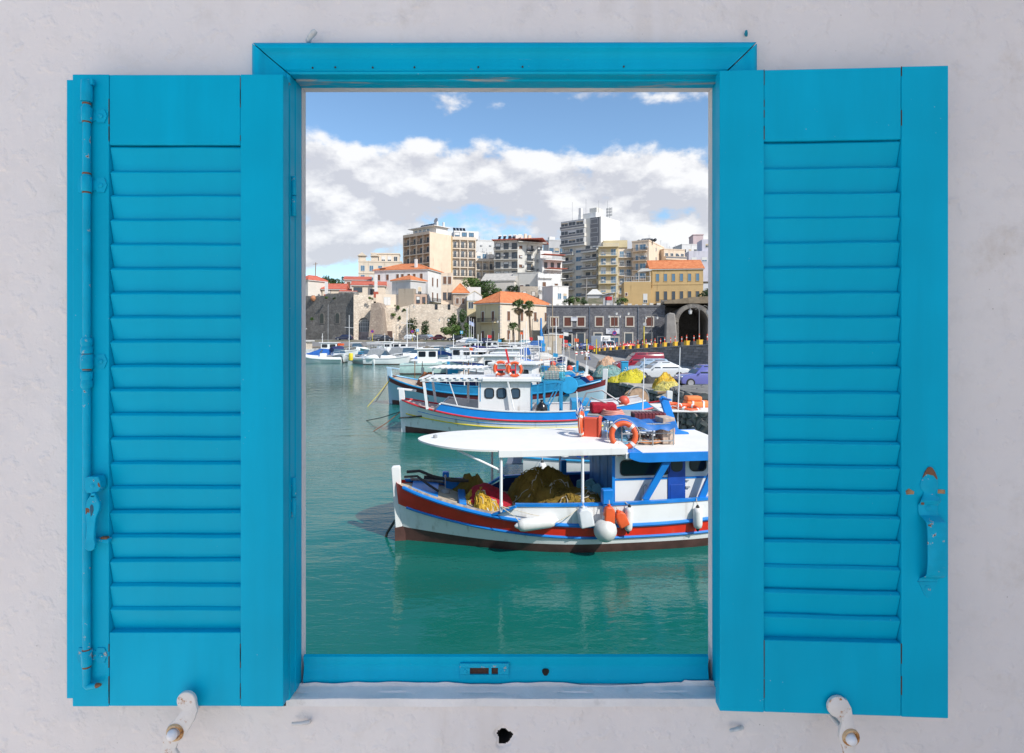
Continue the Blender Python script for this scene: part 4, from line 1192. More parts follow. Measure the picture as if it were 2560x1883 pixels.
# ------------------------------------------------------------------ second boat (blue band, white wheelhouse)
def second_boat():
    loc = (-5.22, 27.3, 0); rz = R(-2.2)
    M = Matrix.Translation(loc) @ Matrix.Rotation(rz, 4, 'Z')
    W = lambda x, y, z: M @ Vector((x, y, z))
    t = thing('fishing_boat', 'white fishing boat with sky blue bulwark, red rail and yellow line, second from the window', 'fishing boat', loc, rz, 'wooden fishing boats moored side by side')
    H = Hull(12.6, 3.2, 1.60, .80, 1.55, full=.58, wl=.88)
    boot = lambda u: .18 + .12*max(0, (.3-u)/.3)**2
    H.skin(t, [(boot, BOOT), (None, WHITE)])
    H.stem(t, WHITE, 2.02, .26, .17, head=True); H.stem(t, WHITE, 2.0, .26, .17, stern=True)
    H.strake(t, lambda u: H.deck(u), .045, REDP, .01, .99, out=.015)
    H.strake(t, lambda u: H.deck(u)*.60, .030, YELLOW, .02, .97, name='yellow_strake', out=.012)
    H.strake(t, lambda u: H.deck(u)*.80, .014, BLUEB, .07, .93, name='blue_line', out=.004)
    H.deckplate(t, paint('deck_pink', (.55, .40, .36), .7, .15, 3), .05)
    top = lambda u: H.deck(u) + .40
    H.bulwark(t, [paint('azure_band', (.012, .26, .72), .35, .08, 2), WHITE], top, .135, .93, slope=.03)
    H.rail(t, WHITE, top, .16, .90, .11, .05)
    for sd in (-1, 1): b = MB(); b.bar(H.pt(.16, top(.16), sd), H.pt(.133, H.deck(.133), sd), .09, .05); b.build('rail_ramp', WHITE, t)
    # pergola canopy and wheelhouse
    cz = 2.62
    x0, x1, yw = 3.70, 6.15, 1.0
    b = MB()
    b.box(1.05, 3.9, -1.15, -1.03, cz - .10, cz); b.box(1.05, 3.9, 1.03, 1.15, cz - .10, cz)
    for i in range(9): b.box(1.0 + i*.34, 1.16 + i*.34, -1.2, 1.2, cz + .002, cz + .05)
    b.box(1.4, 3.95, -.9, .9, cz + .052, cz + .07)
    b.build('slatted_canopy', WHITE, t)
    for x, y in ((1.20, -1.08), (1.20, 1.08), (3.0, 1.08)):
        b = MB(); b.bar((x, y, cz - .1), (x + (.18 if x < 2 else 0), y*1.05, 1.25), .11, .09); b.build('canopy_post', WHITE, t)
    b = MB(); b.bar((2.35, -1.1, cz), (2.9, -1.25, 1.1), .035); b.build('canopy_brace', PIPE, t)
    b = MB(); b.box(x0, x1, -yw, yw, .8, cz - .10); cab = b.build('wheelhouse', WHITE, t, bevel=.02)
    b = MB(); b.box(x0 + .2, x1 + .45, -1.22, 1.22, cz - .10, cz + .09); b.build('roof', WHITE, cab, bevel=.03)
    for x in (4.22, 4.78, 5.42): side_window(cab, (x, -yw, 1.98), .36, .40, (1, 0, 0), r=.10, fw=.045, pane=GLASSB)
    for y in (-.66, -.22, .22, .66): side_window(cab, (x0, y, 2.0), .30, .42, (0, 1, 0), (-1, 0, 0), r=.09, fw=.035, pane=GLASSB)
    b = MB(); b.box(x0 + .08, x0 + .12, -yw - .012, -yw, 1.6, 2.45); b.box(x1 - .02, x1 + .05, -yw - .03, -yw + .05, .9, 2.45); b.box(x1 + .25, x1 + .33, -yw - .03, -yw + .05, .9, 2.4); b.build('trim', SKYB, cab)
    b = MB(); b.bar((5.08, -1.16, cz - .08), (5.35, -1.22, 1.25), .10, .06); b.build('strut', WHITE, cab)
    # after deck
    b = MB()
    for x in (6.75, 7.55):
        for y in (-.8, .8): b.bar((x, y, .9), (x, y, 2.55), .09)
    for y in (-.8, .8): b.bar((6.7, y, 2.5), (7.6, y, 2.5), .10); b.bar((6.75, y, .95), (7.5, y, 2.4), .05)
    b.bar((6.75, -.8, 2.5), (6.75, .8, 2.5), .1); b.bar((7.55, -.8, 2.5), (7.55, .8, 2.5), .1)
    b.build('net_gantry', SKYB, t)
    b = MB(); b.box(8.0, 8.9, -.8, .6, .7, 1.62); b.box(6.4, 7.0, -.6, .6, .7, 1.4); b.build('deck_box', SKYB, t, bevel=.02)
    b = MB(); b.box(8.5, 10.6, -.95, .95, .8, 1.34); b.box(8.45, 10.65, -1.0, 1.0, 1.34, 1.42); b.build('engine_casing', WHITE, t, bevel=.02)
    b = MB(); b.box(8.44, 10.66, -1.02, -.85, 1.421, 1.47); b.box(8.45, 8.55, -1.02, -.98, .95, 1.34); b.build('casing_trim', SKYB, t)
    # gear
    G = lambda name, label, cat, x, y, z, group=None: thing(name, label, cat, W(x, y, z), rz, group)
    lifebuoy('orange lifebuoy in front of the red rack on the second boat, right one', W(5.38, -.95, cz + .46), (R(84), 0, rz), .37, .07)
    lifebuoy('orange lifebuoy in the red rack on the second boat, left one', W(4.72, -.55, cz + .48), (R(84), 0, rz + R(8)), .36, .065)
    o = G('lifebuoy_rack', 'red pipe rack holding lifebuoys on the white wheelhouse roof', 'rack', 4.95, -.3, cz + .09)
    b = MB()
    for x in (-.45, .45):
        for y in (-.25, .25): b.tube([(x, y, 0), (x, y, .62)], .025, 6)
    for z in (.3, .62): b.tube([(-.45, -.25, z), (.45, -.25, z), (.45, .25, z), (-.45, .25, z)], .022, 6, closed=True)
    b.build('rack_frame', REDP, o)
    o = G('mast', 'raked red mast standing over the lifebuoys', 'mast', 5.2, .2, cz + .1)
    b = MB(); b.bar((0, 0, 0), (-.28, 0, 1.25), .09); b.build('spar', REDP, o)
    o = G('rubbish_bag', 'full black rubbish bag hanging over the blue bulwark', 'bag', 6.62, -1.32, .98)
    b = MB(); b.lathe([(.02, -.02), (.16, .0), (.25, .14), (.27, .32), (.22, .50), (.10, .63), (.05, .68), (.09, .74), (.02, .76)], 18)
    for v in b.v: v += Vector((noise.noise(v*6), noise.noise(v*6 + Vector((3, 0, 0))), noise.noise(v*7)))*.035
    b.build('bag_body', paint('black_plastic', (.012, .012, .014), .22, .2, 5), o, smooth=80)
    o = G('wire_crate', 'teal wire basket lashed on top of the sky blue gantry', 'crate', 7.15, 0, 2.56)
    b = MB()
    for i in range(8):
        b.bar((-.55 + i*.157, -.6, 0), (-.55 + i*.157, -.6, .6), .02); b.bar((-.55 + i*.157, .6, 0), (-.55 + i*.157, .6, .6), .02)
    for z in (0, .2, .4, .6): b.tube([(-.55, -.6, z), (.55, -.6, z), (.55, .6, z), (-.55, .6, z)], .016, 5, closed=True)
    b.build('wire', paint('teal_wire', (.05, .22, .22), .5), o)
    o = G('fish_crate', 'pale plastic crate inside the teal wire basket', 'crate', 7.1, 0, 2.58); b = MB(); b.box(-.35, .35, -.4, .4, 0, .35); b.build('crate_body', paint('pale_crate', (.45, .45, .42), .6, .2), o, bevel=.02)
    o = G('buoy', 'round coral red buoy by the stern casing of the second boat', 'buoy', 10.35, -1.05, 1.52); b = MB(); b.sphere((0, 0, .12), .26, 18, 12); b.build('ball', paint('coral', (.62, .09, .05), .45, .1), o, smooth=60)
    o = G('anchor', 'small grey anchor lying across the bow of the second boat', 'anchor', .22, -.34, .72); b = MB(); b.tube([(-.35, 0, 0), (.2, -.1, .05), (.8, -.35, .14)], .04, 6); b.build('shank', ROPED, o)
    o = G('mooring_rope', 'long brown mooring lines from the second bow down into the water', 'rope', -.1, 0, 1.0)
    b = MB(); p = W(-.12, 0, .98)
    for e, q in ((0, Vector((PX(912, 31), 31.0, -.05))), (1, Vector((PX(930, 27.5), 27.5, -.05)))):
        b.tube([p, p*.5 + q*.5 - Vector((0, 0, .06)), q], .022, 5, m=e)
    b.build('rope', [ROPED, paint('rusty_rope', (.35, .13, .07), .8, .2, 20)], o, world=True)
    o = G('windlass', 'little black windlass on the pink foredeck of the second boat', 'winch', 1.15, 0, 1.18)
    b = MB(); b.lathe([(.12, 0), (.07, .06), (.07, .18), (.12, .24)], 10); b.bar((0, 0, .2), (.05, 0, .48), .03); b.build('drum', ROPED, o, smooth=40)
second_boat()

def third_boat():
    loc = (-8.15, 38.2, 0); rz = R(-13)
    M = Matrix.Translation(loc) @ Matrix.Rotation(rz, 4, 'Z')
    W = lambda x, y, z: M @ Vector((x, y, z))
    t = thing('fishing_boat', 'pale blue fishing boat with maroon band and slatted canopy, third from the window', 'fishing boat', loc, rz, 'wooden fishing boats moored side by side')
    H = Hull(14.2, 3.9, 1.9, .95, 1.9, full=.58, wl=.88)
    pale = paint('pale_blue_hull', (.40, .56, .66), .4, .06, 1, .15, (.3, .33, .33))
    H.skin(t, [(lambda u: .25, BOOT), (lambda u: H.deck(u) - .36, pale), (None, MAROON)])
    H.stem(t, pale, 2.35, .3, .2, head=True); H.stem(t, WHITE, 2.5, .3, .2, stern=True)
    H.strake(t, lambda u: H.deck(u), .055, SKYB, .02, .98)
    H.deckplate(t, WOODD, .05)
    top = lambda u: H.deck(u) + .48
    DB = paint('deep_sky_blue', (.02, .24, .46), .4, .15, 2, .15); H.bulwark(t, [DB, NAVY], top, .2, .93); H.rail(t, SKYB, top, .23, .9, .1, .05)
    b = MB(); b.box(3.4, 7.6, -1.35, 1.35, 2.46, 2.52)
    for i in range(12): b.box(3.2 + i*.38, 3.36 + i*.38, -1.45, 1.45, 2.522, 2.56)
    b.build('slatted_canopy', WHITE, t)
    for x in (3.5, 5.6, 7.4):
        for y in (-1.3, 1.3):
            b = MB(); b.tube([(x, y, .9), (x, y, 2.46)], .04, 7); b.build('canopy_post', PIPE, t, smooth=50)
    b = MB(); b.box(7.3, 9.9, -1.1, 1.1, .9, 2.75); cab = b.build('wheelhouse', WHITE, t, bevel=.03)
    b = MB(); b.box(7.1, 10.2, -1.3, 1.3, 2.75, 2.9); b.build('roof', WHITE, cab, bevel=.03)
    for x in (7.8, 8.6, 9.4): side_window(cab, (x, -1.1, 2.2), .48, .5, (1, 0, 0), r=.1)
    for y in (-.6, 0, .6): side_window(cab, (7.3, y, 2.25), .42, .5, (0, 1, 0), (-1, 0, 0), r=.08)
    b = MB(); b.box(10.4, 12.2, -1.3, 1.1, .9, 1.75); b.build('net_bin', SKYB, t, bevel=.03)
    b = MB(); b.prism([(-.7, 0), (.9, 0), (.75, .55), (-.2, .62)], (11.0, -1.35, 1.75), (1, 0, 0), (0, 0, 1), (0, 1, 0), 1.2); b.build('wheel_cowl', paint('aqua_cowl', (.04, .42, .60), .4, .1), t, bevel=.03)
    G = lambda name, label, cat, x, y, z, group=None: thing(name, label, cat, W(x, y, z), rz, group)
    o = G('fishing_net', 'rust brown net bundle on the bow of the third boat', 'fishing net', 2.7, -.2, 1.35); heap('net_pile', net_mat('rust_net', (.25, .08, .03), (.32, .12, .05), (.08, .03, .02)), (0, 0, 0), .7, .6, .75, 9, o, .2)
    o = G('net_drum', 'sky blue round net drum at the quay end of the third boat', 'drum', 12.2, -1.15, 1.55)
    b = MB(); b.lathe([(.5, -.35), (.52, -.32), (.24, -.28), (.24, .28), (.52, .32), (.5, .35)], 24, Matrix.Rotation(R(80), 4, 'X')); b.build('drum', paint('aqua_drum', (.03, .36, .66), .4, .1), o, smooth=40)
    o = G('mooring_rope', 'yellow mooring line from the third bow into the water', 'rope', 0, 0, 1.5)
    p = W(.2, -.3, 1.75)
    b = MB(); q = Vector((PX(917, 36.5), 36.5, -.05)); b.tube([p, p*.45 + q*.55 - Vector((0, 0, .05)), q], .022, 5, m=0)
    q2 = Vector((PX(939, 37), 37.0, .25)); b.tube([p + Vector((.4, 0, .1)), p, q2], .025, 5, m=1); b.build('rope', [paint('yellow_rope', (.55, .42, .05), .8), ROPED], o, world=True)
    b = MB(); b.tube([W(0.5, .3, 2.0), W(3, .4, 1.9), W(6, .6, 1.7)], .03, 5); o = b.build('mooring_rope', ROPED); prop(o, 'dark heavy cable along the deck edge of the third boat', 'rope')
third_boat()

def caique(label, loc, rz, L, B, hullm, bandm, zs=(1.5, .8, 1.4), canopy=None, cabin=None, boot=BOOT, bow=True, mast=None, cabm=None, canm=None):
    t = thing('fishing_boat', label, 'fishing boat', loc, rz, 'wooden fishing boats moored side by side')
    H = Hull(L, B, *zs, full=.58, wl=.8)
    H.skin(t, [(lambda u: .2, boot), (None, hullm)])
    H.stem(t, hullm, zs[0] + .45, .24, .16); H.stem(t, hullm, zs[2] + .4, .24, .16, stern=True)
    H.strake(t, lambda u: H.deck(u), .05, bandm, .02, .98)
    H.deckplate(t, WOODD, .05)
    top = lambda u: H.deck(u) + .36
    H.bulwark(t, [bandm, hullm], top, .18, .93); H.rail(t, hullm, top, .2, .9, .1, .05)
    if canopy:
        x0, x1, z = canopy
        b = MB(); n = 14; rings = []
        for i in range(n+1):
            x = x0 + (x1-x0)*i/n; w = B*.42*min(1, .35 + 2.2*i/n)**.6
            rings.append([Vector((x, -w, z)), Vector((x, -w*.5, z+.07)), Vector((x, 0, z+.09)), Vector((x, w*.5, z+.07)), Vector((x, w, z)), Vector((x, 0, z+.03))])
        b.loft(rings); b.build('canopy', canm or CREAM, t, smooth=40)
        for x in (x0 + .5, x1 - .3):
            for y in (-B*.36, B*.36):
                b = MB(); b.tube([(x, y, zs[1]), (x, y, z)], .035, 6); b.build('canopy_post', paint('brown_pipe', (.30, .14, .05), .6) if canm else PIPE, t, smooth=50)
    if cabin:
        x0, x1, z = cabin; w = B*.3
        b = MB(); b.box(x0, x1, -w, w, zs[1], z); c = b.build('wheelhouse', cabm or WHITE, t, bevel=.03)
        b = MB(); b.box(x0 - .2, x1 + .3, -w - .2, w + .2, z, z + .12); b.build('roof', WHITE, c, bevel=.03)
        for k in range(3): side_window(c, (x0 + (k+.5)*(x1-x0)/3, -w, z - .55), (x1-x0)*.22, .42, (1, 0, 0), r=.07)
        for y in (-w*.5, w*.5): side_window(c, (x0, y, z - .5), w*.7, .42, (0, 1, 0), (-1, 0, 0), r=.07)
    if mast:
        x, h = mast
        b = MB(); b.tube([(x, 0, zs[1]), (x, 0, h)], [.06, .035], 7); b.bar((x, -.6, h*.7), (x, .6, h*.7), .04); b.build('mast', PIPE, t, smooth=50)
    return t
caique('white fishing boat with brown posts and a long cream canopy, fourth from the window', (-7.4, 47.5, 0), R(-4), 13.5, 3.7, WHITE, SKYB, (1.35, .9, 1.6), (-.9, 3.9, 2.42), (5.2, 7.6, 2.8), canm=CREAM, mast=(8.2, 4.6))
caique('sky blue fishing boat with white cabin and a tall pole, fifth from the window', (-6.2, 56, 0), R(-6), 12.5, 3.6, SKYB, WHITE, (1.5, .9, 1.6), None, (4.4, 6.6, 2.7), mast=(7.4, 5.2))
caique('white fishing boat with navy trim and cabin, sixth from the window', (-7.0, 64, 0), R(-3), 13, 3.8, WHITE, NAVY, (1.6, .9, 1.6), (1.2, 4.2, 2.6), (5.4, 7.9, 2.9), mast=(8.6, 6.0))
# boat lying close behind the nearest one, stern to the left
def middle_boat():
    loc = (7.3, 18.6, 0); rz = R(180 - 3)
    M = Matrix.Translation(loc) @ Matrix.Rotation(rz, 4, 'Z')
    W = lambda x, y, z: M @ Vector((x, y, z))
    t = thing('fishing_boat', 'small white boat with flat stern and flat awnings, just behind the nearest boat', 'fishing boat', loc, rz)
    H = Hull(6.9, 2.4, 1.2, .80, .86, full=.6, wl=.8, transom=.75)
    H.skin(t, [(lambda u: .15, BOOT), (None, WHITE)])
    H.strake(t, lambda u: H.deck(u) - .02, .035, SKYB, .02, 1.0); H.deckplate(t, paint('grey_deck', (.3, .33, .36), .6), .22)
    H.stem(t, WHITE, 1.6, .2, .13)
    b = MB(); b.box(1.5, 4.6, -1.0, 1.05, .5, 1.2); b.box(3.0, 4.2, -.8, .8, 1.2, 1.7); b.build('cabin', WHITE, t, bevel=.03)
    b = MB(); b.box(-.55, 2.6, -1.05, .75, 2.26, 2.31); b.build('awning', CREAM, t, bevel=.01)
    b = MB(); b.prism([(2.5, -.2), (4.7, -.2), (4.9, 1.0), (4.3, 1.25), (2.4, 1.25)], (0, 0, 2.16), (1, 0, 0), (0, 1, 0), (0, 0, 1), .04); b.build('grey_awning', paint('grey_canvas', (.36, .36, .34), .8, .1, 3), t)
    for x, y in ((-.3, -.95), (-.3, .65), (2.4, -.95), (2.4, .65), (4.4, .2), (4.3, 1.0)):
        b = MB(); b.tube([(x, y, .8), (x, y, 2.26)], .025, 6); b.build('awning_post', PIPE, t, smooth=50)
    b = MB(); b.tube([(-.5, -.3, 2.25), (.4, .2, 1.45), (.3, .2, 1.4)], .02, 6); b.build('awning_brace', PIPE, t, smooth=50)
    for x, y, h in ((2.0, .5, 4.3), (3.2, .9, 4.0)):
        b = MB(); b.tube([(x, y, 1), (x - .1, y, h)], [.025, .014], 6); b.build('whip_aerial', PIPE, t, smooth=50)
    b = MB()
    for i in range(5): b.box(7.0, 7.5, -.9 + i*.16, -.79 + i*.16, .36, .40)
    b.bar((6.9, -.95, .38), (7.5, -.95, .38), .04); b.bar((6.9, -.1, .38), (7.5, -.1, .38), .04)
    b.build('boarding_grid', paint('grey_slats', (.16, .18, .22), .6), t)
    G = lambda name, label, cat, x, y, z, group=None: thing(name, label, cat, W(x, y, z), 0, group)
    fender('white fender with black top on the flat stern boat, seen under the canopy', W(6.3, 1.32, .55), .42, .12, rope_to=W(6.3, 1.1, .9))
    for k, (x, y, z, l) in enumerate(((1.95, .1, 2.37, 'orange lifebuoy lying flat on the cream awning, upper of the pair'), (1.6, .35, 2.36, 'orange lifebuoy lying flat on the cream awning, lower of the pair'))):
        lifebuoy(l, W(x, y, z), (R(8), R(4), 0), .36, .06)
    o = G('lifejacket', 'bundle of orange lifejackets strapped on the cream awning', 'lifejacket', 1.15, -.25, 2.31)
    b = MB(); b.box(-.42, .4, -.25, .25, 0, .20); b.box(-.4, .1, -.2, .22, .2, .36); b.build('foam', paint('jacket_orange', (.80, .22, .06), .7, .1, 5), o, bevel=.06, segs=3, smooth=50)
    b = MB()
    for x in (-.25, .1): b.box(x, x + .06, -.26, .26, -.005, .215)
    b.build('strap', BUOYW, o)
    o = G('gear_bag', 'crimson gear bag among pipes on the grey awning', 'bag', 4.25, .5, 2.2)
    b = MB(); b.box(-.5, .3, -.3, .3, 0, .32); b.build('bag_body', RED_CLOTH, o, bevel=.08, segs=3, smooth=50)
    b = MB(); b.tube([(-.9, .2, .0), (-.6, .2, .62), (-.1, .2, .7), (.5, .2, .3)], .03, 6); b.tube([(-.75, -.1, .0), (-.5, -.1, .5), (.3, -.1, .2)], .025, 6); b.build('pipe', GREYM, o, smooth=50)
    o = G('hose_coil', 'coiled pink hose lying beside the crimson bag', 'hose', 4.1, .95, 2.2)
    b = MB()
    for q in range(3): b.torus((0, 0, .03 + q*.05), .34 - q*.03, .035, 20, 6)
    b.build('hose', paint('pink_hose', (.62, .26, .20), .6), o, smooth=50)
    for k, (x, y, c, r, h, l) in enumerate(((5.6, .2, BUOYW, .22, .36, 'white bucket on the deck of the flat stern boat'), (5.0, .25, BLUEB, .24, .30, 'blue and red tub on the deck of the flat stern boat'))):
        o = G('bucket', l, 'bucket', x, y, .72)
        b = MB(); b.lathe([(r*.8, 0), (r, h), (r*.94, h), (r*.78, .02)], 16); b.build('tub', c, o, smooth=40)
        if k: b = MB(); b.lathe([(r*.83, .05), (r*.92, .2)], 16, Matrix.Scale(1.02, 4)); b.build('band', REDP, o)
middle_boat()
# ------------------------------------------------------------------ small craft of the marina
def outboard(parent, x, y, mat):
    b = MB()
    b.prism([(-.05, 0), (.30, .05), (.36, .30), (.22, .42), (-.10, .40), (-.14, .1)], (x, y - .14, .62), (1, 0, 0), (0, 0, 1), (0, 1, 0), .28)
    b.box(x + .02, x + .18, y - .07, y + .07, -.35, .64)
    return b.build('outboard_motor', mat, parent, bevel=.03)
def motorboat(label, loc, rz, L=5.5, style='cuddy', hull=None, trim=None, cover=None, engines=0, motor=None, extra=None):
    hull = hull or WHITE2
    t = thing('motorboat', label, 'motorboat', loc, rz, 'small boats moored in the marina')
    B = L*.38
    if style == 'rib':
        H = Hull(L, B*.9, .75, .42, .40, transom=.8, full=.6, wl=.7)
        H.skin(t, [(lambda u: .1, hull), (None, hull)])
        b = MB(); pts = []
        for i in range(25):
            a = -1 + 2*i/24; s = abs(a)
            x = L*(.02 + .98*s**1.7); y = (1 if a > 0 else -1)*B*.44*min(1, (1 - (1 - s)**2.6))**.8
            pts.append((x, y, .50 + .38*(1-s)**2))
        b.tube(pts, L*.045, 10); b.build('inflated_tube', trim or hull, t, smooth=60)
        b = MB(); b.box(L*.42, L*.58, -.35, .35, .4, 1.15); b.build('console', WHITE2, t, bevel=.05)
        b = MB(); b.loft([[Vector((L*.41, -.36, 1.15)), Vector((L*.41, .36, 1.15)), Vector((L*.47, .33, 1.6)), Vector((L*.47, -.33, 1.6))], [Vector((L*.42, -.36, 1.15)), Vector((L*.42, .36, 1.15)), Vector((L*.48, .33, 1.6)), Vector((L*.48, -.33, 1.6))]]); b.build('windscreen', GLASSB, t)
        b = MB(); b.box(L*.62, L*.7, -.4, .4, .4, .95); b.build('seat', cover or GREYM, t, bevel=.05)
    else:
        zb = .95 if style != 'cabin' else 1.15
        H = Hull(L, B, zb + L*.03, zb*.82, zb*.78, transom=.86, full=.62, wl=.8, rake=.35)
        H.skin(t, [(lambda u: .10, trim or BOOT), (lambda u: H.deck(u)*.78, hull), (None, hull)])
        H.strake(t, lambda u: H.deck(u)*.86, .03, trim or GREYM, .02, 1.0)
        H.deckplate(t, hull, .03)
        zd = zb*.8
        if style in ('cuddy', 'cruiser'):
            hb = B*.36; x0, x1, x2 = L*.22, L*.42, L*.60
            zc = zd + (.30 if style == 'cuddy' else .5)
            b = MB()
            b.loft([[Vector((x0, -hb*.3, zd)), Vector((x0, hb*.3, zd)), Vector((x0, hb*.25, zd+.03)), Vector((x0, -hb*.25, zd+.03))],
                    [Vector((x1, -hb, zd)), Vector((x1, hb, zd)), Vector((x1, hb*.85, zc)), Vector((x1, -hb*.85, zc))],
                    [Vector((x2, -hb*1.08, zd)), Vector((x2, hb*1.08, zd)), Vector((x2, hb*.95, zc)), Vector((x2, -hb*.95, zc))]])
            b.build('cabin_top', hull, t, bevel=.03)
            zt = zc + (.55 if style == 'cuddy' else .62)
            b = MB()
            b.loft([[Vector((x1 + .05, -hb*.86, zc)), Vector((x1 + .05, hb*.86, zc)), Vector((x1 + .06, hb*.86, zc+.005)), Vector((x1 + .06, -hb*.86, zc+.005))],
                    [Vector((x1 + .5, -hb*.72, zt)), Vector((x1 + .5, hb*.72, zt)), Vector((x1 + .56, hb*.72, zt)), Vector((x1 + .56, -hb*.72, zt))]])
            b.quad((x1+.1, -hb*.87, zc), (x2 + .7, -hb*.98, zc), (x2 + .6, -hb*.8, zt - .02), (x1 + .52, -hb*.73, zt)); b.quad((x1+.1, hb*.87, zc), (x2 + .7, hb*.98, zc), (x2 + .6, hb*.8, zt - .02), (x1 + .52, hb*.73, zt))
            b.build('windscreen', GLASSB, t)
            if style == 'cruiser':
                b = MB(); b.box(x1 + .4, x2 + 1.0, -hb*.85, hb*.85, zt, zt + .09); b.build('hardtop', hull, t, bevel=.04)
            if cover:
                b = MB(); r = []
                for k, (x, z) in enumerate(((x1 + .5, zt), (x2 + .1, zt + .32), (L*.86, zt + .2), (L*.96, zd + .1))):
                    w = hb*(.75 + .1*k)
                    r.append([Vector((x, -w*1.1, zc - .1 if k else zt - .1)), Vector((x, -w, z - .12)), Vector((x, -w*.6, z)), Vector((x, w*.6, z)), Vector((x, w, z - .12)), Vector((x, w*1.1, zc - .1 if k else zt - .1))])
                b.loft(r, closed=True); b.build('canvas_hood', cover, t, smooth=40)
        elif style == 'cabin':
            hb = B*.33; x0, x1 = L*.38, L*.72
            b = MB(); b.box(x0, x1, -hb, hb, zd, zd + 1.25); c = b.build('wheelhouse', WHITE2, t, bevel=.05)
            b = MB(); b.box(x0 - .15, x1 + .25, -hb - .12, hb + .12, zd + 1.25, zd + 1.33); b.build('roof', cover or WHITE2, c, bevel=.03)
            for k in range(2):
                for sd in (-1, 1):
                    side_window(c, (x0 + (k + .5)*(x1-x0)/2, sd*hb, zd + .85), (x1-x0)*.32, .42, (1, 0, 0), (0, sd, 0), r=.06)
            for y in (-hb*.5, hb*.5): side_window(c, (x0, y, zd + .85), hb*.75, .45, (0, 1, 0), (-1, 0, 0), r=.05)
            b = MB(); b.tube([(x1, 0, zd + 1.3), (x1, 0, zd + 2.6)], .03, 6); b.bar((x1, -.4, zd + 2.1), (x1, .4, zd + 2.1), .04); b.build('mast', PIPE, t)
        elif style == 'bimini':
            b = MB(); b.box(L*.40, L*.52, -.4, .4, zd, zd + .75); b.build('console', WHITE2, t, bevel=.05)
            b = MB(); b.box(L*.34, L*.78, -B*.4, B*.4, zd + 1.35, zd + 1.42); b.build('bimini', cover or CREAM, t, bevel=.03)
            b = MB()
            for x in (.38, .74):
                for y in (-.38, .38): b.tube([(L*x, y*B, zd), (L*x, y*B, zd + 1.36)], .028, 6)
            b.build('bimini_frame', GREYM, t, smooth=50)
        elif style == 'covered':
            b = MB(); r = []
            for k, (x, h) in enumerate(((.02, .05), (.2, .35), (.45, .85), (.7, .75), (.98, .25))):
                u = x; w = max(.05, H.half(u)) + .05
                r.append([Vector((L*x, -w, zd*.75)), Vector((L*x, -w*.9, zd + h*.5)), Vector((L*x, 0, zd + h)), Vector((L*x, w*.9, zd + h*.5)), Vector((L*x, w, zd*.75))])
            b.loft(r, closed=True); b.build('boat_cover', cover or GREY_CLOTH, t, smooth=50)
        # pulpit rail
        if style in ('cuddy', 'cruiser', 'cabin'):
            b = MB(); pts = [H.pt(u, H.deck(u) + .38, -1, -.08) for u in (.36, .2, .08, .02)] + [H.pt(u, H.deck(u) + .38, 1, -.08) for u in (.02, .08, .2, .36)]
            b.tube(pts, .018, 5)
            for u in (.36, .18, .05):
                for sd in (-1, 1): b.tube([H.pt(u, H.deck(u) - .02, sd, -.08), H.pt(u, H.deck(u) + .38, sd, -.08)], .014, 5)
            b.build('pulpit_rail', PIPE, t)
    for k in range(engines):
        outboard(t, L - .02, (-.38 + .76*k) if engines > 1 else 0, motor or BLACK)
    t.scale = (1.28, 1.28, 1.28)
    return t
CANVN = paint('navy_canvas', (.025, .03, .10), .7, .15, 3)
CANVB = paint('royal_canvas', (.02, .12, .42), .7, .12, 3)
CANVV = paint('violet_canvas', (.05, .04, .20), .7, .12, 3)
BEIGE = paint('cabin_beige', (.48, .42, .34), .6, .1, 2)
def at(u, Y): return (PX(u, Y), Y, 0)
# left group, seen across open water
motorboat('white cuddy boat with navy blue canvas hood, bow towards the inflatable', at(858, 88), R(116), 6.2, 'cuddy', cover=CANVN)
motorboat('white rigid inflatable with bow to the camera and yellow drum, on the open water side', at(936, 83), R(122), 6.2, 'rib')
motorboat('blue canvas covered boat cut off by the left window jamb', at(752, 93), R(8), 5.6, 'covered', cover=CANVB)
motorboat('low white tender with two black outboard motors under the left jamb', at(760, 88), R(4), 4.6, 'rib', engines=2)
motorboat('navy hulled open boat with white console and a blue seat, behind the inflatable', at(1020, 97), R(176), 6.8, 'bimini', hull=paint('navy_gel', (.02, .03, .08), .3), trim=WHITE2, cover=WHITE2)
motorboat('dark grey dinghy beside the jetty, smallest of the left group', at(972, 92), R(188), 2.6, 'rib', hull=GREYM, trim=paint('dinghy_grey', (.10, .10, .11), .6))
motorboat('tall white cabin boat with orange lifejackets on its roof, left of the inflatable', at(890, 104), R(182), 6.6, 'cabin')
motorboat('white launch with rounded dark cabin opening behind the navy boat', at(1036, 110), R(180), 6.2, 'cabin', cover=CREAM)
motorboat('wooden posted boat with brown frame behind the tall cabin boat', at(905, 118), R(0), 6.5, 'bimini', hull=paint('mint_hull', (.5, .66, .62), .4), cover=CREAM)
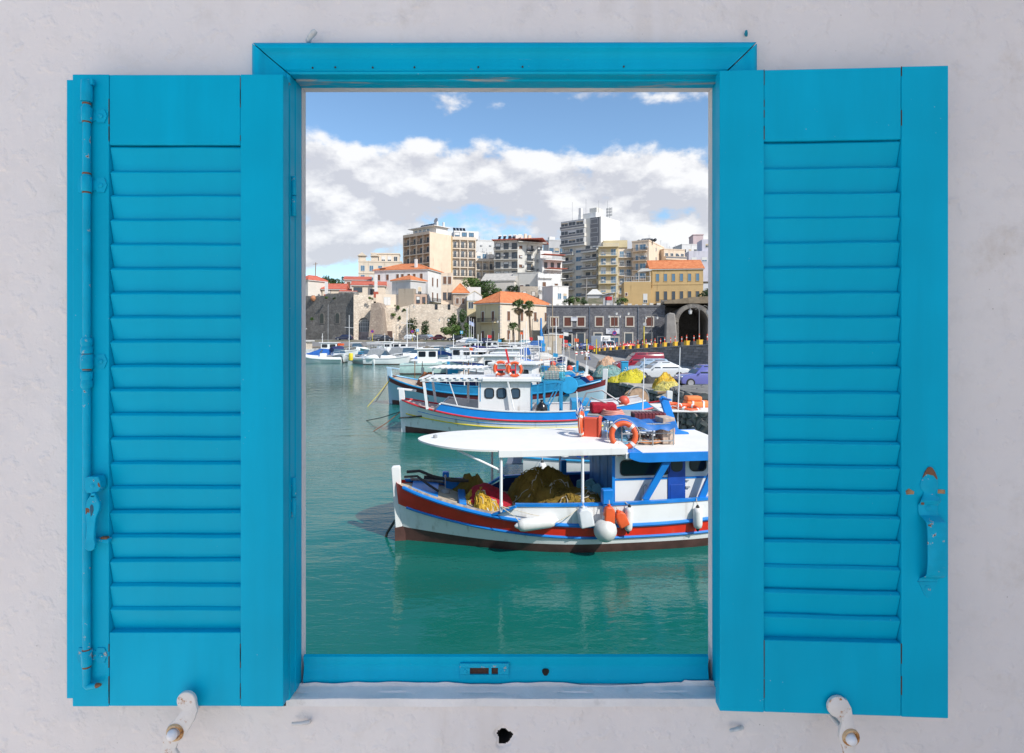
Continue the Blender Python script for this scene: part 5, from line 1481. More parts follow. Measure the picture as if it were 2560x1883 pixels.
# middle rows
motorboat('sleek white cruiser with raked windows and hardtop, end of the jetty', at(1118, 86), R(178), 7.4, 'cruiser')
motorboat('small white boat with pale blue cabin windows at the back of the marina', at(1140, 112), R(4), 5.4, 'cabin')
motorboat('boat with violet canvas hood behind the sleek cruiser', at(1120, 96), R(12), 5.6, 'cuddy', cover=CANVV)
motorboat('open boat with black bimini frame in front of the violet hood', at(1142, 76), R(-6), 5.6, 'bimini', cover=CANVN)
motorboat('grey topped bimini boat beside the jetty steps', at(1205, 80), R(170), 6.0, 'bimini', cover=GREYM)
motorboat('boat under a creased pale cover, largest of the covered boats', at(1292, 78), R(4), 4.6, 'covered')
motorboat('white boat with bright blue canvas roll amidships', at(1225, 88), R(0), 5.4, 'cuddy', cover=CANVB)
motorboat('low white skiff with pale green trim in the middle row', at(1290, 92), R(186), 5.2, 'cuddy', trim=paint('mint_trim', (.25, .5, .42), .5))
motorboat('white cabin boat with a tall aerial near the palms', at(1240, 104), R(-8), 6.2, 'cabin')
motorboat('sky blue open boat with white bimini near the palms', at(1312, 106), R(182), 5.4, 'bimini', hull=SKYB, cover=WHITE2)
motorboat('white cuddy boat moored under the tall blue mast', at(1330, 99), R(180), 5.6, 'cuddy')
motorboat('cream bimini boat in front of the beige kiosk', at(1400, 84), R(182), 5.8, 'bimini', cover=CREAM)
motorboat('white cabin boat with red bottom in front of the parked cars', at(1180, 118), R(0), 6.0, 'cabin', trim=REDB)
motorboat('pale blue cuddy boat at the back below the shrubs', at(1075, 120), R(5), 5.4, 'cuddy', hull=paint('ice_blue', (.5, .64, .72), .35))
motorboat('white open boat with navy awning in the back row, right of the flags', at(1262, 113), R(182), 5.6, 'bimini', cover=CANVN)
motorboat('white cuddy boat nearest behind the cream canopy', at(1190, 68), R(183), 5.2, 'cuddy')
motorboat('low skiff with orange trim beside the pale covered boat', at(1375, 72), R(186), 5.0, 'rib', trim=paint('orange_tube', (.62, .16, .05), .5))
def big_cruiser():
    loc = at(822, 107); t = thing('motor_yacht', 'beige topped motor yacht with dark side windows, cut by the left jamb', 'yacht', loc, R(180))
    H = Hull(14, 4, 1.9, 1.5, 1.4, transom=.8, full=.6, rake=.4); H.skin(t, [(lambda u: .2, NAVY), (None, WHITE2)]); H.deckplate(t, WHITE2)
    b = MB(); b.box(3.6, 11.5, -1.5, 1.5, 1.4, 3.0); c = b.build('saloon', BEIGE, t, bevel=.1)
    for i in range(4):
        g = MB(); g.box(4.1 + i*1.75, 5.7 + i*1.75, 1.5, 1.53, 2.05, 2.75); g.build('window', GLASS, c)
    b = MB(); b.box(3.2, 12.2, -1.7, 1.7, 3.0, 3.15); b.build('flybridge_deck', CREAM, t, bevel=.04)
    b = MB(); b.box(5, 9, -1.2, 1.2, 3.15, 3.9); b.build('flybridge', BEIGE, t, bevel=.15)
    b = MB(); b.box(4.6, 10.5, -1.5, 1.5, 5.3, 5.42)
    b.build('sun_awning', CREAM, t, bevel=.04)
    b = MB()
    for x in (4.9, 10.2):
        for y in (-1.3, 1.3): b.tube([(x, y, 3.1), (x, y, 5.3)], .04, 6)
    b.build('awning_pole', PIPE, t)
    return t
big_cruiser()
def small_gear():
    def it(name, label, cat, loc, fn, mat, group=None, smooth=40):
        o = thing(name, label, cat, loc, 0, group); b = MB(); fn(b); b.build(name + '_body', mat, o, smooth=smooth); return o
    it('drum', 'yellow plastic drum on the white inflatable', 'drum', (*at(877, 85)[:2], .55), lambda b: b.lathe([(.3, 0), (.32, .1), (.32, .95), (.28, 1.05), (.1, 1.08)], 14), YELLOW)
    it('lifejacket', 'row of orange lifejackets on the roof of the tall cabin boat', 'lifejacket', (*at(846, 104)[:2], 2.3), lambda b: [b.box(-1.0 + i*.5, -.55 + i*.5, -.4, .4, 0, .38) for i in range(4)], ORANGE)
    it('fender', 'large coral fender standing on a boat right of the black bimini', 'fender', (*at(1161, 72)[:2], 1.6), lambda b: b.lathe([(.1, 0), (.26, .2), (.28, 1.0), (.2, 1.3), (.06, 1.4)], 14), paint('coral', (.62, .09, .05)))
    it('fender', 'coral fender on the deck near the blue tubs', 'fender', (*at(1226, 74)[:2], 1.1), lambda b: b.lathe([(.1, 0), (.24, .2), (.25, .9), (.06, 1.2)], 14), paint('coral', (.62, .09, .05)))
    it('water_tank', 'blue round water tank on a boat in the middle rows', 'tank', (*at(1241, 80)[:2], 1.2), lambda b: b.lathe([(.7, 0), (.75, .1), (.75, 1.0), (.6, 1.15), (.2, 1.2)], 18), CANVB)
    it('radar_dome', 'white radar dome on a pole over the middle row', 'radar', (*at(1258, 68)[:2], 2.2), lambda b: [b.lathe([(.06, -2.0), (.06, 0)], 8), b.lathe([(.3, 0), (.55, .1), (.55, .3), (.25, .42), (.01, .45)], 16)], WHITE2)
    it('boom', 'long white horizontal boom over the small boats', 'spar', (*at(1230, 60)[:2], 2.25), lambda b: b.tube([(-2.2, 0, 0), (3.4, .6, -.05)], .14, 10), WHITE)
small_gear()
def jetty():
    t = thing('jetty', 'low floating wooden jetty beside the white inflatable', 'jetty', at(940, 100), 0)
    rr = random.Random(5)
    b = MB(); b.box(-2, 7.5, -.9, 1.0, -.4, .35); b.build('float', paint('concrete_float', (.22, .20, .18), .9, .3), t)
    me = MB(); me.box(-.14, .14, -1.0, 1.1, 0, .08); m = me.mesh('plank', WOODD)
    for i in range(32): link('plank', m, t, (-1.9 + i*.3, 0, .36 + rr.uniform(0, .015)))
jetty()
# masts, poles standing among the boats
def poles():
    def pole(label, u, Y, z0, h, r, mat, name='mast', cat='mast', bar=None):
        o = thing(name, label, cat, (PX(u, Y), Y, z0), 0)
        b = MB(); b.tube([(0, 0, 0), (rnd.uniform(-.06, .06), 0, h)], [r, r*.55], 8); b.build('pole', mat, o, smooth=50)
        if bar: b = MB(); b.bar((-bar/2, 0, h*.68), (bar/2, 0, h*.66), .06); b.build('crosstree', mat, o)
        return o
    o = pole('tall mast wrapped in bright blue cloth beside the beige kiosk', 1353, 82, .8, 6.0, .22, paint('mast_cloth_blue', (.03, .22, .55), .7, .35, 2))
    heap('sail_wrap', paint('mast_cloth_blue', (.03, .22, .55)), (.1, 0, 1.2), .45, .3, 2.6, 3, o, .2)
    pole('white mast in front of the shrubs, with a short crosstree', 1018, 100, .8, 8.2, .09, PIPE, bar=2.2)
    pole('slim white mast left of the navy boat', 873, 108, .8, 7.2, .07, PIPE, bar=1.8)
    pole('thin grey mast by the old stone wall, leftmost', 820, 112, .8, 9.5, .06, GREYM)
    pole('brown wooden mast crossing the grey building, thinner one', 1382, 88, .8, 9.3, .075, paint('mast_ochre', (.42, .32, .20), .6), bar=2.0)
    pole('grey wooden mast left of the thin brown mast', 1371, 86, .8, 6.6, .09, paint('mast_grey', (.35, .34, .32), .6))
    pole('white boat mast with aerials in front of the kiosk door', 1391, 66, .8, 5.6, .08, PIPE, bar=1.6)
    pole('slim mast above the palms end of the marina', 1320, 90, .8, 4.2, .06, PIPE, bar=1.2)
    pole('short white pole over the covered boat', 1288, 74, .8, 3.8, .06, PIPE)
poles()
V1 = [('white cuddy boat with grey hood', 'cuddy', None, GREYM), ('tall white cabin boat', 'cabin', None, None), ('open boat with white bimini', 'bimini', SKYB, WHITE2), ('hardtop cruiser', 'cruiser', None, None), ('boat under a blue cover', 'covered', None, CANVB), ('navy open boat with cream bimini', 'bimini', CANVN, CREAM), ('mint cabin boat', 'cabin', paint('mint_hull', (.5, .66, .62)), CREAM)]
V2 = [(1020, 84, 'left of the sleek cruiser'), (1056, 103, 'under the twin lantern post'), (1096, 106, 'behind the sleek cruiser'), (1160, 93, 'between the violet hood and the jetty'), (1168, 82, 'in front of the parked cars, mid row'), (1212, 97, 'below the flagpoles'), (1236, 70, 'behind the lifebuoys of the second boat'), (1262, 83, 'left of the pale covered boat'), (1300, 66, 'behind the teal wire basket'), (1322, 88, 'left of the blue wrapped mast'), (1345, 76, 'at the foot of the blue wrapped mast'), (1360, 68, 'right of the blue wrapped mast'), (1405, 76, 'in front of the kiosk, closer one'), (1150, 66, 'behind the cream canopy'), (1080, 92, 'by the jetty end'), (1342, 96, 'in front of the palms, right'), (990, 112, 'under the pale stone wall'), (950, 121, 'below the arched gate')]
for i, (u, Y, wh) in enumerate(V2):
    n_, st, hm, cv = V1[i % 7]
    motorboat('%s %s' % (n_, wh), at(u, Y), R((178, 186, 172, 183)[i % 4]), 5.0 + (i*7 % 5)*.3, st, hull=hm, cover=cv)
for i in range(16):
    u, Y = ((1180, 62), (1215, 58), (1248, 66), (1275, 60), (1300, 72), (1330, 63), (1350, 58), (1372, 64), (1390, 57), (1410, 62), (1426, 70), (1405, 50), (1440, 52), (1462, 48), (1382, 46), (1355, 44))[i]
    c, m_ = ((('orange', ORANGE), ('red', REDP), ('blue', SKYB), ('white', BUOYW))[i % 4])
    o = thing('marker_pole', 'bamboo marker pole with %s flag, %s of sixteen on the fishing boats' % (c, ('first', 'second', 'third', 'fourth', 'fifth', 'sixth', 'seventh', 'eighth', 'ninth', 'tenth', 'eleventh', 'twelfth', 'thirteenth', 'fourteenth', 'fifteenth', 'last')[i]), 'marker pole', (PX(u, Y), Y, 1.1), 0, 'marker poles on the fishing boats')
    h = 2.0 + (i*5 % 7)*.28; l = ((i*3 % 5) - 2)*.16
    b = MB(); b.tube([(0, 0, 0), (l, 0, h)], .028, 5); b.build('pole', PIPE if i % 2 else ROPE, o)
    b = MB(); b.prism([(0, 0), (.42, -.06), (.40, -.36), (.02, -.32)], (l, 0, h), (1, 0, 0), (0, 0, 1), (0, 1, 0), .02); b.build('flag', m_, o)
rr = random.Random(31)
GL = ('stacked pale fish crates', 'orange fish crates', 'heap of teal netting', 'coil of pale rope', 'round grey float', 'blue plastic tub', 'rust brown net heap', 'white fish boxes', 'coral float')
for i in range(27):
    k = i % 9; bt = ('third boat', 'fourth boat', 'fifth boat')[i//9]
    Y = (37.2, 47.0, 55.6)[i//9] + rr.uniform(-.9, .9); u = (1405, 1330, 1300)[i//9] + (k - 3)*(14, 18, 17)[i//9] + rr.uniform(-4, 4)
    wh = ('nearest its bow', 'second along the rail', 'just forward of the middle', 'amidships', 'just aft of the middle', 'by the after rail', 'near the stern', 'close to the sternpost', 'at the very stern')[k]
    o = thing(('fish_crate', 'fish_crate', 'fishing_net', 'rope_coil', 'float', 'tub', 'fishing_net', 'fish_crate', 'float')[k], '%s on the %s, %s' % (GL[k], bt, wh), ('crate', 'crate', 'fishing net', 'rope', 'float', 'tub', 'fishing net', 'crate', 'float')[k], (PX(u, Y), Y, 1.45), rr.uniform(-.4, .4), 'deck gear of the fishing boats')
    b = MB()
    if k in (0, 1, 7):
        for j in range(3): b.box(-.32, .32, -.22, .22, j*.2, j*.2 + .185)
        b.build('crate_body', (paint('pale_crate', (.45, .45, .42)), ORANGE, BUOYW)[(0, 1, 7).index(k)], o, bevel=.015)
    elif k in (2, 6): heap('net_pile', NET_T if k == 2 else NET_P, (0, 0, -.1), .62, .5, .62, i, o, .25, n=16)
    elif k == 3:
        for j in range(3): b.torus((0, 0, .06 + j*.1), .34 - j*.03, .06, 16, 6)
        b.build('rope', ROPE, o, smooth=50)
    elif k == 5: b.lathe([(.3, 0), (.36, .5), (.33, .5), (.28, .05)], 14); b.build('tub_body', BLUEB, o, smooth=40)
    else: b.sphere((0, 0, .26), .28, 14, 10); b.build('ball', paint('coral', (.62, .09, .05)) if k == 8 else GREYM, o, smooth=60)
# ------------------------------------------------------------------ quay, roads, terrain
def stone_mat(name, a, b, mortar, scale=2.2, bumpd=.05, squash=1.5, smooth=.035):
    if name in MATS: return MATS[name]
    m = NT(name)
    mp = m.N('ShaderNodeMapping'); m.L(m.co, mp.inputs[0]); mp.inputs['Scale'].default_value = (1, 1, squash)
    nz = m.N('ShaderNodeTexNoise'); m.L(mp.outputs[0], nz.inputs['Vector']); nz.inputs['Scale'].default_value = scale*1.2
    mx = m.mix(.08, mp.outputs[0], nz.outputs['Color'])
    v = m.N('ShaderNodeTexVoronoi'); m.L(mx, v.inputs['Vector']); v.inputs['Scale'].default_value = scale
    e = m.N('ShaderNodeTexVoronoi', feature='DISTANCE_TO_EDGE'); m.L(mx, e.inputs['Vector']); e.inputs['Scale'].default_value = scale
    sep = m.N('ShaderNodeSeparateColor'); m.L(v.outputs['Color'], sep.inputs[0])
    c = m.mix(sep.outputs[0], a, b)
    c = m.mix(m.ramp(m.noise(.35, 6, .6), .4, .7, 0, .55), c, tuple(x*.55 for x in a))
    c = m.mix(m.ramp(m.noise(9, 6, .7), .45, .75, 0, .4), c, tuple(x*.6 for x in b))
    edge = m.ramp(e.outputs['Distance'], .0, smooth, 1, 0)
    c = m.mix(edge, c, mortar)
    m.color(c).rough(.9)
    m.bump(m.ramp(e.outputs['Distance'], 0, .09), .8, bumpd); m.bump(m.noise(7, 6, .7), .5, bumpd)
    MATS[name] = m.mat; return m.mat
ASPHALT = paint('worn_asphalt', (.20, .195, .19), .9, .15, .5, .3, (.12, .115, .11), .02)
QUAYTOP = paint('quay_concrete', (.36, .34, .31), .9, .18, .6, .4, (.22, .2, .18), .02)
RUBBLE = stone_mat('rubble_wall', (.17, .16, .15), (.26, .25, .22), (.06, .055, .05), 1.6)
def quay():
    edge = [(24, 29.4), (10.0, 29.4), (9.3, 30.3), (9.2, 33), (7.9, 40), (7.5, 60), (7.4, 88), (4.6, 104), (-2, 122), (-90, 128)]
    b = MB()
    back = [(-90, 175), (60, 175), (60, 29.4)]
    poly = edge + back
    n = len(poly)
    b.prism(poly, (0, 0, -2.5), (1, 0, 0), (0, 1, 0), (0, 0, 1), 3.68)
    o = b.build('quay', [RUBBLE]); prop(o, kind='structure')
    b = MB(); b.add([Vector((x, y, 1.186)) for x, y in poly], [tuple(range(n))]); o2 = b.build('quay_paving', QUAYTOP); prop(o2, kind='structure')
    # coping stones along the edge, course of big blocks, rounded rubble corner
    rr = random.Random(8)
    cs = []
    for k in range(5):
        m = MB(); m.box(-.5, .5, -.28, .28, -.2, .03)
        for v in m.v: v += Vector((rr.uniform(-.05, .05), rr.uniform(-.05, .05), rr.uniform(-.02, .02)))
        cs.append(m.mesh('coping_stone', [paint('coping_pale', (.40, .37, .33), .9, .25, 2, .5, (.2, .18, .16)), ][0], bevel=.04))
    for (ax, ay), (bx, by) in zip(edge[1:6], edge[2:7]):
        L = math.hypot(bx-ax, by-ay); k = max(1, int(L/1.05)); a = math.atan2(by-ay, bx-ax)
        for i in range(k):
            t = (i+.5)/k
            link('coping_stone', cs[rr.randrange(5)], o, (ax + (bx-ax)*t, ay + (by-ay)*t, 1.2 + rr.uniform(-.02, .03)), (0, 0, a + rr.uniform(-.05, .05)), (L/k/1.06, 1, 1))
    # individual rubble stones on the faces turned to the window
    ms = []
    for k in range(8):
        m = MB(); n_ = rr.randint(5, 8)
        pts = []
        for j in range(n_):
            q = 2*math.pi*j/n_ + rr.uniform(-.25, .25); pts.append((.5*math.cos(q)*rr.uniform(.82, 1.1), .5*math.sin(q)*rr.uniform(.82, 1.1)))
        m.prism(pts, (0, 0, 0), (1, 0, 0), (0, 0, 1), (0, -1, 0), .16)
        ms.append(m.mesh('rubble_stone', stone_one, bevel=.05))
    def face(p, q, z0, z1, size):
        p = Vector((*p, 0)); q = Vector((*q, 0)); L = (q-p).length; a = math.atan2(q.y-p.y, q.x-p.x)
        rows = max(1, int((z1-z0)/(size*.8)))
        for r in range(rows):
            cols = max(1, int(L/size))
            for c in range(cols):
                s = size*rr.uniform(.8, 1.15)
                w = p + (q-p)*((c + .5 + (r % 2)*.4 + rr.uniform(-.15, .15))/cols)
                link('rubble_stone', ms[rr.randrange(8)], o, (w.x, w.y, z0 + (r+.5)*(z1-z0)/rows + rr.uniform(-.05, .05)), (rr.uniform(-.06, .06), rr.uniform(-.5, .5), a + rr.uniform(-.08, .08)), (s*1.15, 1, s*.86))
    bp = [(12, 29.6), (12, 25.3), (8.9, 25.3), (8.35, 25.65), (8.05, 26.3), (8.05, 28.6), (9.0, 29.6)]
    b = MB(); b.prism(bp, (0, 0, -1.5), (1, 0, 0), (0, 1, 0), (0, 0, 1), 3.55); q = b.build('quay_bastion', RUBBLE); prop(q, kind='structure')
    o_, o = o, q
    for p_, q_ in zip(bp[2:5], bp[1:4]): face(p_, q_, -.1, 2.05, .36)
    face(bp[5], bp[4], -.1, 2.05, .36)
    o = o_
    face((9.2, 29.45), (14, 29.45), -.1, 1.1, .34)
    face((9.32, 33.2), (9.25, 30.2), -.1, 1.1, .36)
    face((7.9, 40.2), (9.2, 33.2), -.1, 1.05, .48)
stone_one = paint('rubble_single', (.20, .19, .17), .9, .35, 1.1, .3, (.10, .09, .08), .03)
quay()

def hz(x, y):
    s = lambda a, b, v: (lambda t: t*t*(3-2*t))(min(1, max(0, (v-a)/(b-a))))
    k = s(5, 14, x)
    low = 1.15*k + (1.15 + 1.5*s(126, 138, y))*(1-k)
    cl = 134.5*k + 152.5*(1-k)
    z = low + (9.3*k + 8.9*(1-k))*s(cl, cl + 3, y)
    z += 5.5*s(cl + 8, 188, y) + 5*s(190, 225, y) + 5*s(230, 500, y)
    return z
def terrain():
    xs = [-2500, -1200, -600, -300, -180] + [-120 + 4*i for i in range(46)] + [70, 100, 160, 300, 700, 1500, 3000]
    ys = [127 + 1.5*i for i in range(24)] + [164 + 6*i for i in range(18)] + [290, 350, 450, 600, 900, 1500, 3000, 6000]
    b = MB(); nx = len(xs)
    b.add([Vector((x, y, hz(x, y) + .12 + (.25*noise.noise(Vector((x*.2, y*.2, 0))) if y > 155 else 0))) for y in ys for x in xs],
          [(j*nx+i, j*nx+i+1, (j+1)*nx+i+1, (j+1)*nx+i) for j in range(len(ys)-1) for i in range(nx-1)])
    m = NT('hill_ground')
    c = m.mix(m.ramp(m.noise(.12, 6, .6), .4, .6), (.14, .13, .08), (.24, .20, .15)); c = m.mix(m.ramp(m.noise(.8, 6, .6), .5, .65), c, (.06, .08, .03)); m.color(c).rough(.95)
    o = b.build('hill', m.mat, smooth=60); prop(o, kind='structure')
    b = MB()
    b.add([Vector((x, y, max(1.21, hz(x, y) + .16))) for y in (129, 134, 139, 144, 147) for x in (-85, -60, -40, -20, -10)], [(j*5+i, j*5+i+1, (j+1)*5+i+1, (j+1)*5+i) for j in range(4) for i in range(4)])
    o = b.build('harbour_road', ASPHALT); prop(o, kind='structure')
    b = MB(); b.add([Vector((x, y, 1.192)) for x, y in ((8.6, 42), (13.2, 96), (15.5, 100), (30, 112), (30, 122), (6, 122), (4, 112), (8.1, 94), (8.2, 60))], [tuple(range(9))]); o = b.build('quay_road', ASPHALT); prop(o, kind='structure')
terrain()
def ramp_wall():
    A = Vector((13.7, 97, 1.19)); Bq = Vector((19.6, 54, 1.19)); C = Vector((23.5, 26, 1.19))
    t = thing('ramp_wall', 'grey block retaining wall of the ramp behind the parked cars', 'retaining wall', A)
    top = lambda k: 1.25 + 2.35*k**.9
    L = (Bq - A).length; d = (Bq - A)/L; nrm = Vector((d.y, -d.x, 0)); nrm = nrm if nrm.x < 0 else -nrm
    b = MB(); n = 24
    rings = []
    for i in range(n + 1):
        k = i/n*1.55; p = A + d*(k*L) if k <= 1 else Bq + (C - Bq)*((k-1)/.55)
        z = top(min(k, 1.3)); 
        rings.append([Vector((p.x, p.y, 1.0)), Vector((p.x, p.y, z)), Vector((p.x + 7, p.y + 1, z)), Vector((p.x + 7, p.y + 1, 1.0))])
    b.loft(rings); b.build('core', paint('ramp_mortar', (.13, .125, .12), .9, .2, 1), t, world=True)
    rr = random.Random(2)
    ms = [MB().box(-.5, .5, -.05, .06, -.5, .5).mesh('block', paint('ramp_block_%d' % k, c, .9, .25, 1.3, .3, (.10, .095, .09))) for k, c in enumerate(((.21, .205, .20), (.25, .24, .235), (.18, .178, .175)))]
    ch = .30; bl = 1.05; a = math.atan2(d.y, d.x); cnt = 0
    for r in range(8):
        z0 = 1.2 + r*ch
        x = (r % 2)*.5
        while x < L*1.12:
            k = (x + bl/2)/L
            h = min(ch, top(min(k, 1.3)) - .06 - z0)
            if h > .1 and cnt < 298:
                p = A + d*(x + bl/2) + nrm*.02
                link('block', ms[rr.randrange(3)], t, (p.x - A.x, p.y - A.y, z0 + h/2 - A.z), (0, 0, a), (bl - .035, 1 + rr.uniform(-.3, .4), h - .03)); cnt += 1
            x += bl
    b = MB()
    rings = []
    for i in range(n+1):
        k = i/n*1.2; p = A + d*(min(k, 1)*L) if k <= 1 else Bq + (C - Bq)*((k-1)/.55)
        z = top(k); rings.append([p + nrm*.09 + Vector((0, 0, z - 1.19 - .03)), p + nrm*.09 + Vector((0, 0, z - 1.19 + .10)), p - nrm*.5 + Vector((0, 0, z - 1.19 + .10)), p - nrm*.5 + Vector((0, 0, z - 1.19 - .03))])
    b.loft(rings); b.build('coping', paint('ramp_coping', (.30, .29, .27), .9, .2, 2), t, world=True)
    ye = paint('kerb_yellow', (.68, .40, .02), .6, .15, 3, .2); bk = paint('kerb_black', (.045, .045, .05), .7, .3, 3); rd = paint('post_red', (.70, .09, .04), .5, .2, 3)
    N_ = 15
    words = ['first', 'second', 'third', 'fourth', 'fifth', 'sixth', 'seventh', 'eighth', 'ninth', 'tenth', 'eleventh', 'twelfth', 'thirteenth', 'fourteenth', 'fifteenth']
    for i in range(N_*2):
        k = .02 + 1.02*(i/(N_*2))**1.0
        p = A + d*(k*L) - nrm*.18; z = top(k) + .10
        y = i % 2 == 0
        o = thing('kerb_block', '%s concrete kerb block along the ramp wall, the %s one counted from the truck end' % ('yellow' if y else 'black', words[i//2]), 'kerb block', (p.x, p.y, z - .02), a + rr.uniform(-.05, .05), 'kerb blocks on the ramp wall')
        q = MB(); w = .62 if y else .8; h = .52 if y else .42
        q.prism([(-w/2, 0), (w/2, 0), (w/2*.9, h), (-w/2*.9, h)], (0, -.25, 0), (1, 0, 0), (0, 0, 1), (0, 1, 0), .5); q.build('block', ye if y else bk, o, bevel=.03)
        q = MB(); xx = -.15 if y else .1
        q.lathe([(.055, h), (.055, h + .62)], 8, Matrix.Translation((xx, 0, 0))); po = q.build('post', rd, o)
        q = MB(); q.lathe([(.058, h + .28), (.058, h + .42)], 8, Matrix.Translation((xx, 0, 0))); q.build('band', BUOYW, po)
ramp_wall()

# ------------------------------------------------------------------ vehicles
TYRE = paint('tyre', (.02, .02, .02), .8); RIM = metal('rim_alloy', (.5, .5, .52), .4)
LAMP = paint('lamp_glass', (.75, .74, .70), .2, .05); TAIL = paint('tail_red', (.4, .02, .02), .3)
def carpaint(name, c):
    if name in MATS: return MATS[name]
    m = paint(name, c, .25, .06, .8); m.node_tree.nodes['Principled BSDF'].inputs['Coat Weight'].default_value = .6
    return m
def car(label, loc, rz, col, kind='hatch', L=3.9, Wd=1.65, Hh=1.42, group='parked cars', dz=.0):
    """front at -x"""
    t = thing('parked_car', label, 'car', loc, rz, group)
    w = Wd/2
    if kind == 'van': hood, ws, rf, rb, tail = .21, .26, .42, .97, .99
    elif kind == 'coupe': hood, ws, rf, rb, tail = .26, .28, .46, .66, .90
    elif kind == 'sedan': hood, ws, rf, rb, tail = .25, .27, .42, .68, .84
    else: hood, ws, rf, rb, tail = .24, .26, .41, .86, .985
    bz = Hh*.60
    prof = [(0.015, .26), (0.0, .45), (.02, Hh*.46), (.09, Hh*.53), (hood, bz*1.0), (tail, bz*1.03), (.985, bz*.98), (1.0, .5), (.99, .27), (.86, .22), (.14, .22)]
    b = MB(); rings = []
    for y, k, zk in ((-w, .965, .97), (-w*.93, 1, 1), (w*.93, 1, 1), (w, .965, .97)):
        rings.append([Vector((L*(.5 + (x-.5)*k), y, .22 + (z-.22)*zk)) for x, z in prof])
    b.loft(rings); body = b.build('body', col, t, bevel=.035, segs=2, smooth=40)
    def sec(x0, x1, z, yw): return [Vector((L*x0, -yw, z)), Vector((L*x1, -yw, z)), Vector((L*x1, yw, z)), Vector((L*x0, yw, z))]
    b = MB(); b.loft([sec(ws, tail - .01, bz - .02, w*.90), sec((ws+rf)/2, (tail + rb)/2, (bz + Hh)/2, w*.84), sec(rf, rb, Hh - .03, w*.72), sec(rf + .04, rb - .03, Hh, w*.6)]); b.build('roof', col, t, bevel=.02, smooth=40)
    def pane(nm, pts, off):
        b = MB(); c = sum(pts, Vector())/len(pts); P = [c + (p-c)*.9 for p in pts]
        n = (P[1]-P[0]).cross(P[2]-P[0]).normalized()
        if n.dot(off) < 0: n = -n
        b.add([p + n*.012 for p in P] + [p - n*.02 for p in P], [(0, 1, 2, 3), (7, 6, 5, 4)] + [(i, (i+1) % 4, 4+(i+1) % 4, 4+i) for i in range(4)])
        b.build(nm, GLASS, t)
    V = Vector
    pane('windscreen', [V((L*ws, -w*.88, bz)), V((L*ws, w*.88, bz)), V((L*rf, w*.70, Hh-.04)), V((L*rf, -w*.70, Hh-.04))], V((-1, 0, .5)))
    pane('rear_window', [V((L*(tail-.01), -w*.86, bz+.03)), V((L*(tail-.01), w*.86, bz+.03)), V((L*rb, w*.70, Hh-.04)), V((L*rb, -w*.70, Hh-.04))], V((1, 0, .5)))
    mid = (ws + rb)/2 + .02
    for s in (-1, 1):
        lo = lambda x: V((L*x, s*w*.895, bz + .015)); hi = lambda x: V((L*x, s*w*.725, Hh - .05))
        pane('side_window', [lo(ws+.05), lo(mid-.01), hi(mid-.01), hi(rf+.02)], V((0, s, .2)))
        pane('side_window', [lo(mid+.01), lo(min(tail-.06, .93)), hi(min(rb-.02, .9)), hi(mid+.01)], V((0, s, .2)))
        for x in (.17, .80):
            b = MB(); b.lathe([(.18, -.09), (.29, -.085), (.30, -.05), (.30, .06), (.27, .09)], 18, Matrix.Translation((L*x, s*(w - .06), .30)) @ Matrix.Rotation(R(-90*s), 4, 'X'))
            wh = b.build('wheel', TYRE, t, smooth=40)
            b = MB(); b.lathe([(.0, .085), (.19, .095), (.2, .07)], 14, Matrix.Translation((L*x, s*(w - .055), .30)) @ Matrix.Rotation(R(-90*s), 4, 'X')); b.build('rim', RIM, wh, smooth=30)
        b = MB(); b.cbox((L*.03, s*w*.68, Hh*.46), (.12, .34, .13)); b.build('headlight', LAMP, t, bevel=.03)
        b = MB(); b.cbox((L*.985, s*w*.75, Hh*.50), (.06, .2, .18)); b.build('tail_light', TAIL, t, bevel=.015)
        b = MB(); b.cbox((L*(ws + .06), s*(w + .07), bz + .06), (.12, .14, .10)); b.build('wing_mirror', col, t, bevel=.02)
    b = MB(); b.box(-.03, .1, -w*.94, w*.94, .27, .46); b.build('front_bumper', paint('bumper_grey', (.05, .05, .055), .6), t, bevel=.03)
    b = MB(); b.box(L - .1, L + .03, -w*.94, w*.94, .27, .48); b.build('rear_bumper', paint('bumper_grey', (.05, .05, .055), .6), t, bevel=.03)
    return t
Q = 1.192
car('violet blue hatchback with black bumper parked beside the net heaps', (PX(1692, 37.6), 37.6, Q), R(3), carpaint('car_violet', (.12, .13, .38)), 'hatch', 3.75, 1.6, 1.45)
car('silver coupe parked behind the yellow green net heap', (PX(1578, 43.5), 43.5, Q), R(4), carpaint('car_silver', (.55, .57, .58)), 'coupe', 4.3, 1.7, 1.38)
car('pale blue hatchback half hidden behind the silver coupe', (PX(1562, 46.6), 46.6, Q), R(3), carpaint('car_paleblue', (.30, .40, .50)), 'hatch', 3.8)
car('dark red van parked below the ramp wall', (PX(1534, 50), 50, Q), R(4), carpaint('car_red', (.26, .015, .03)), 'van', 4.4, 1.75, 1.8)
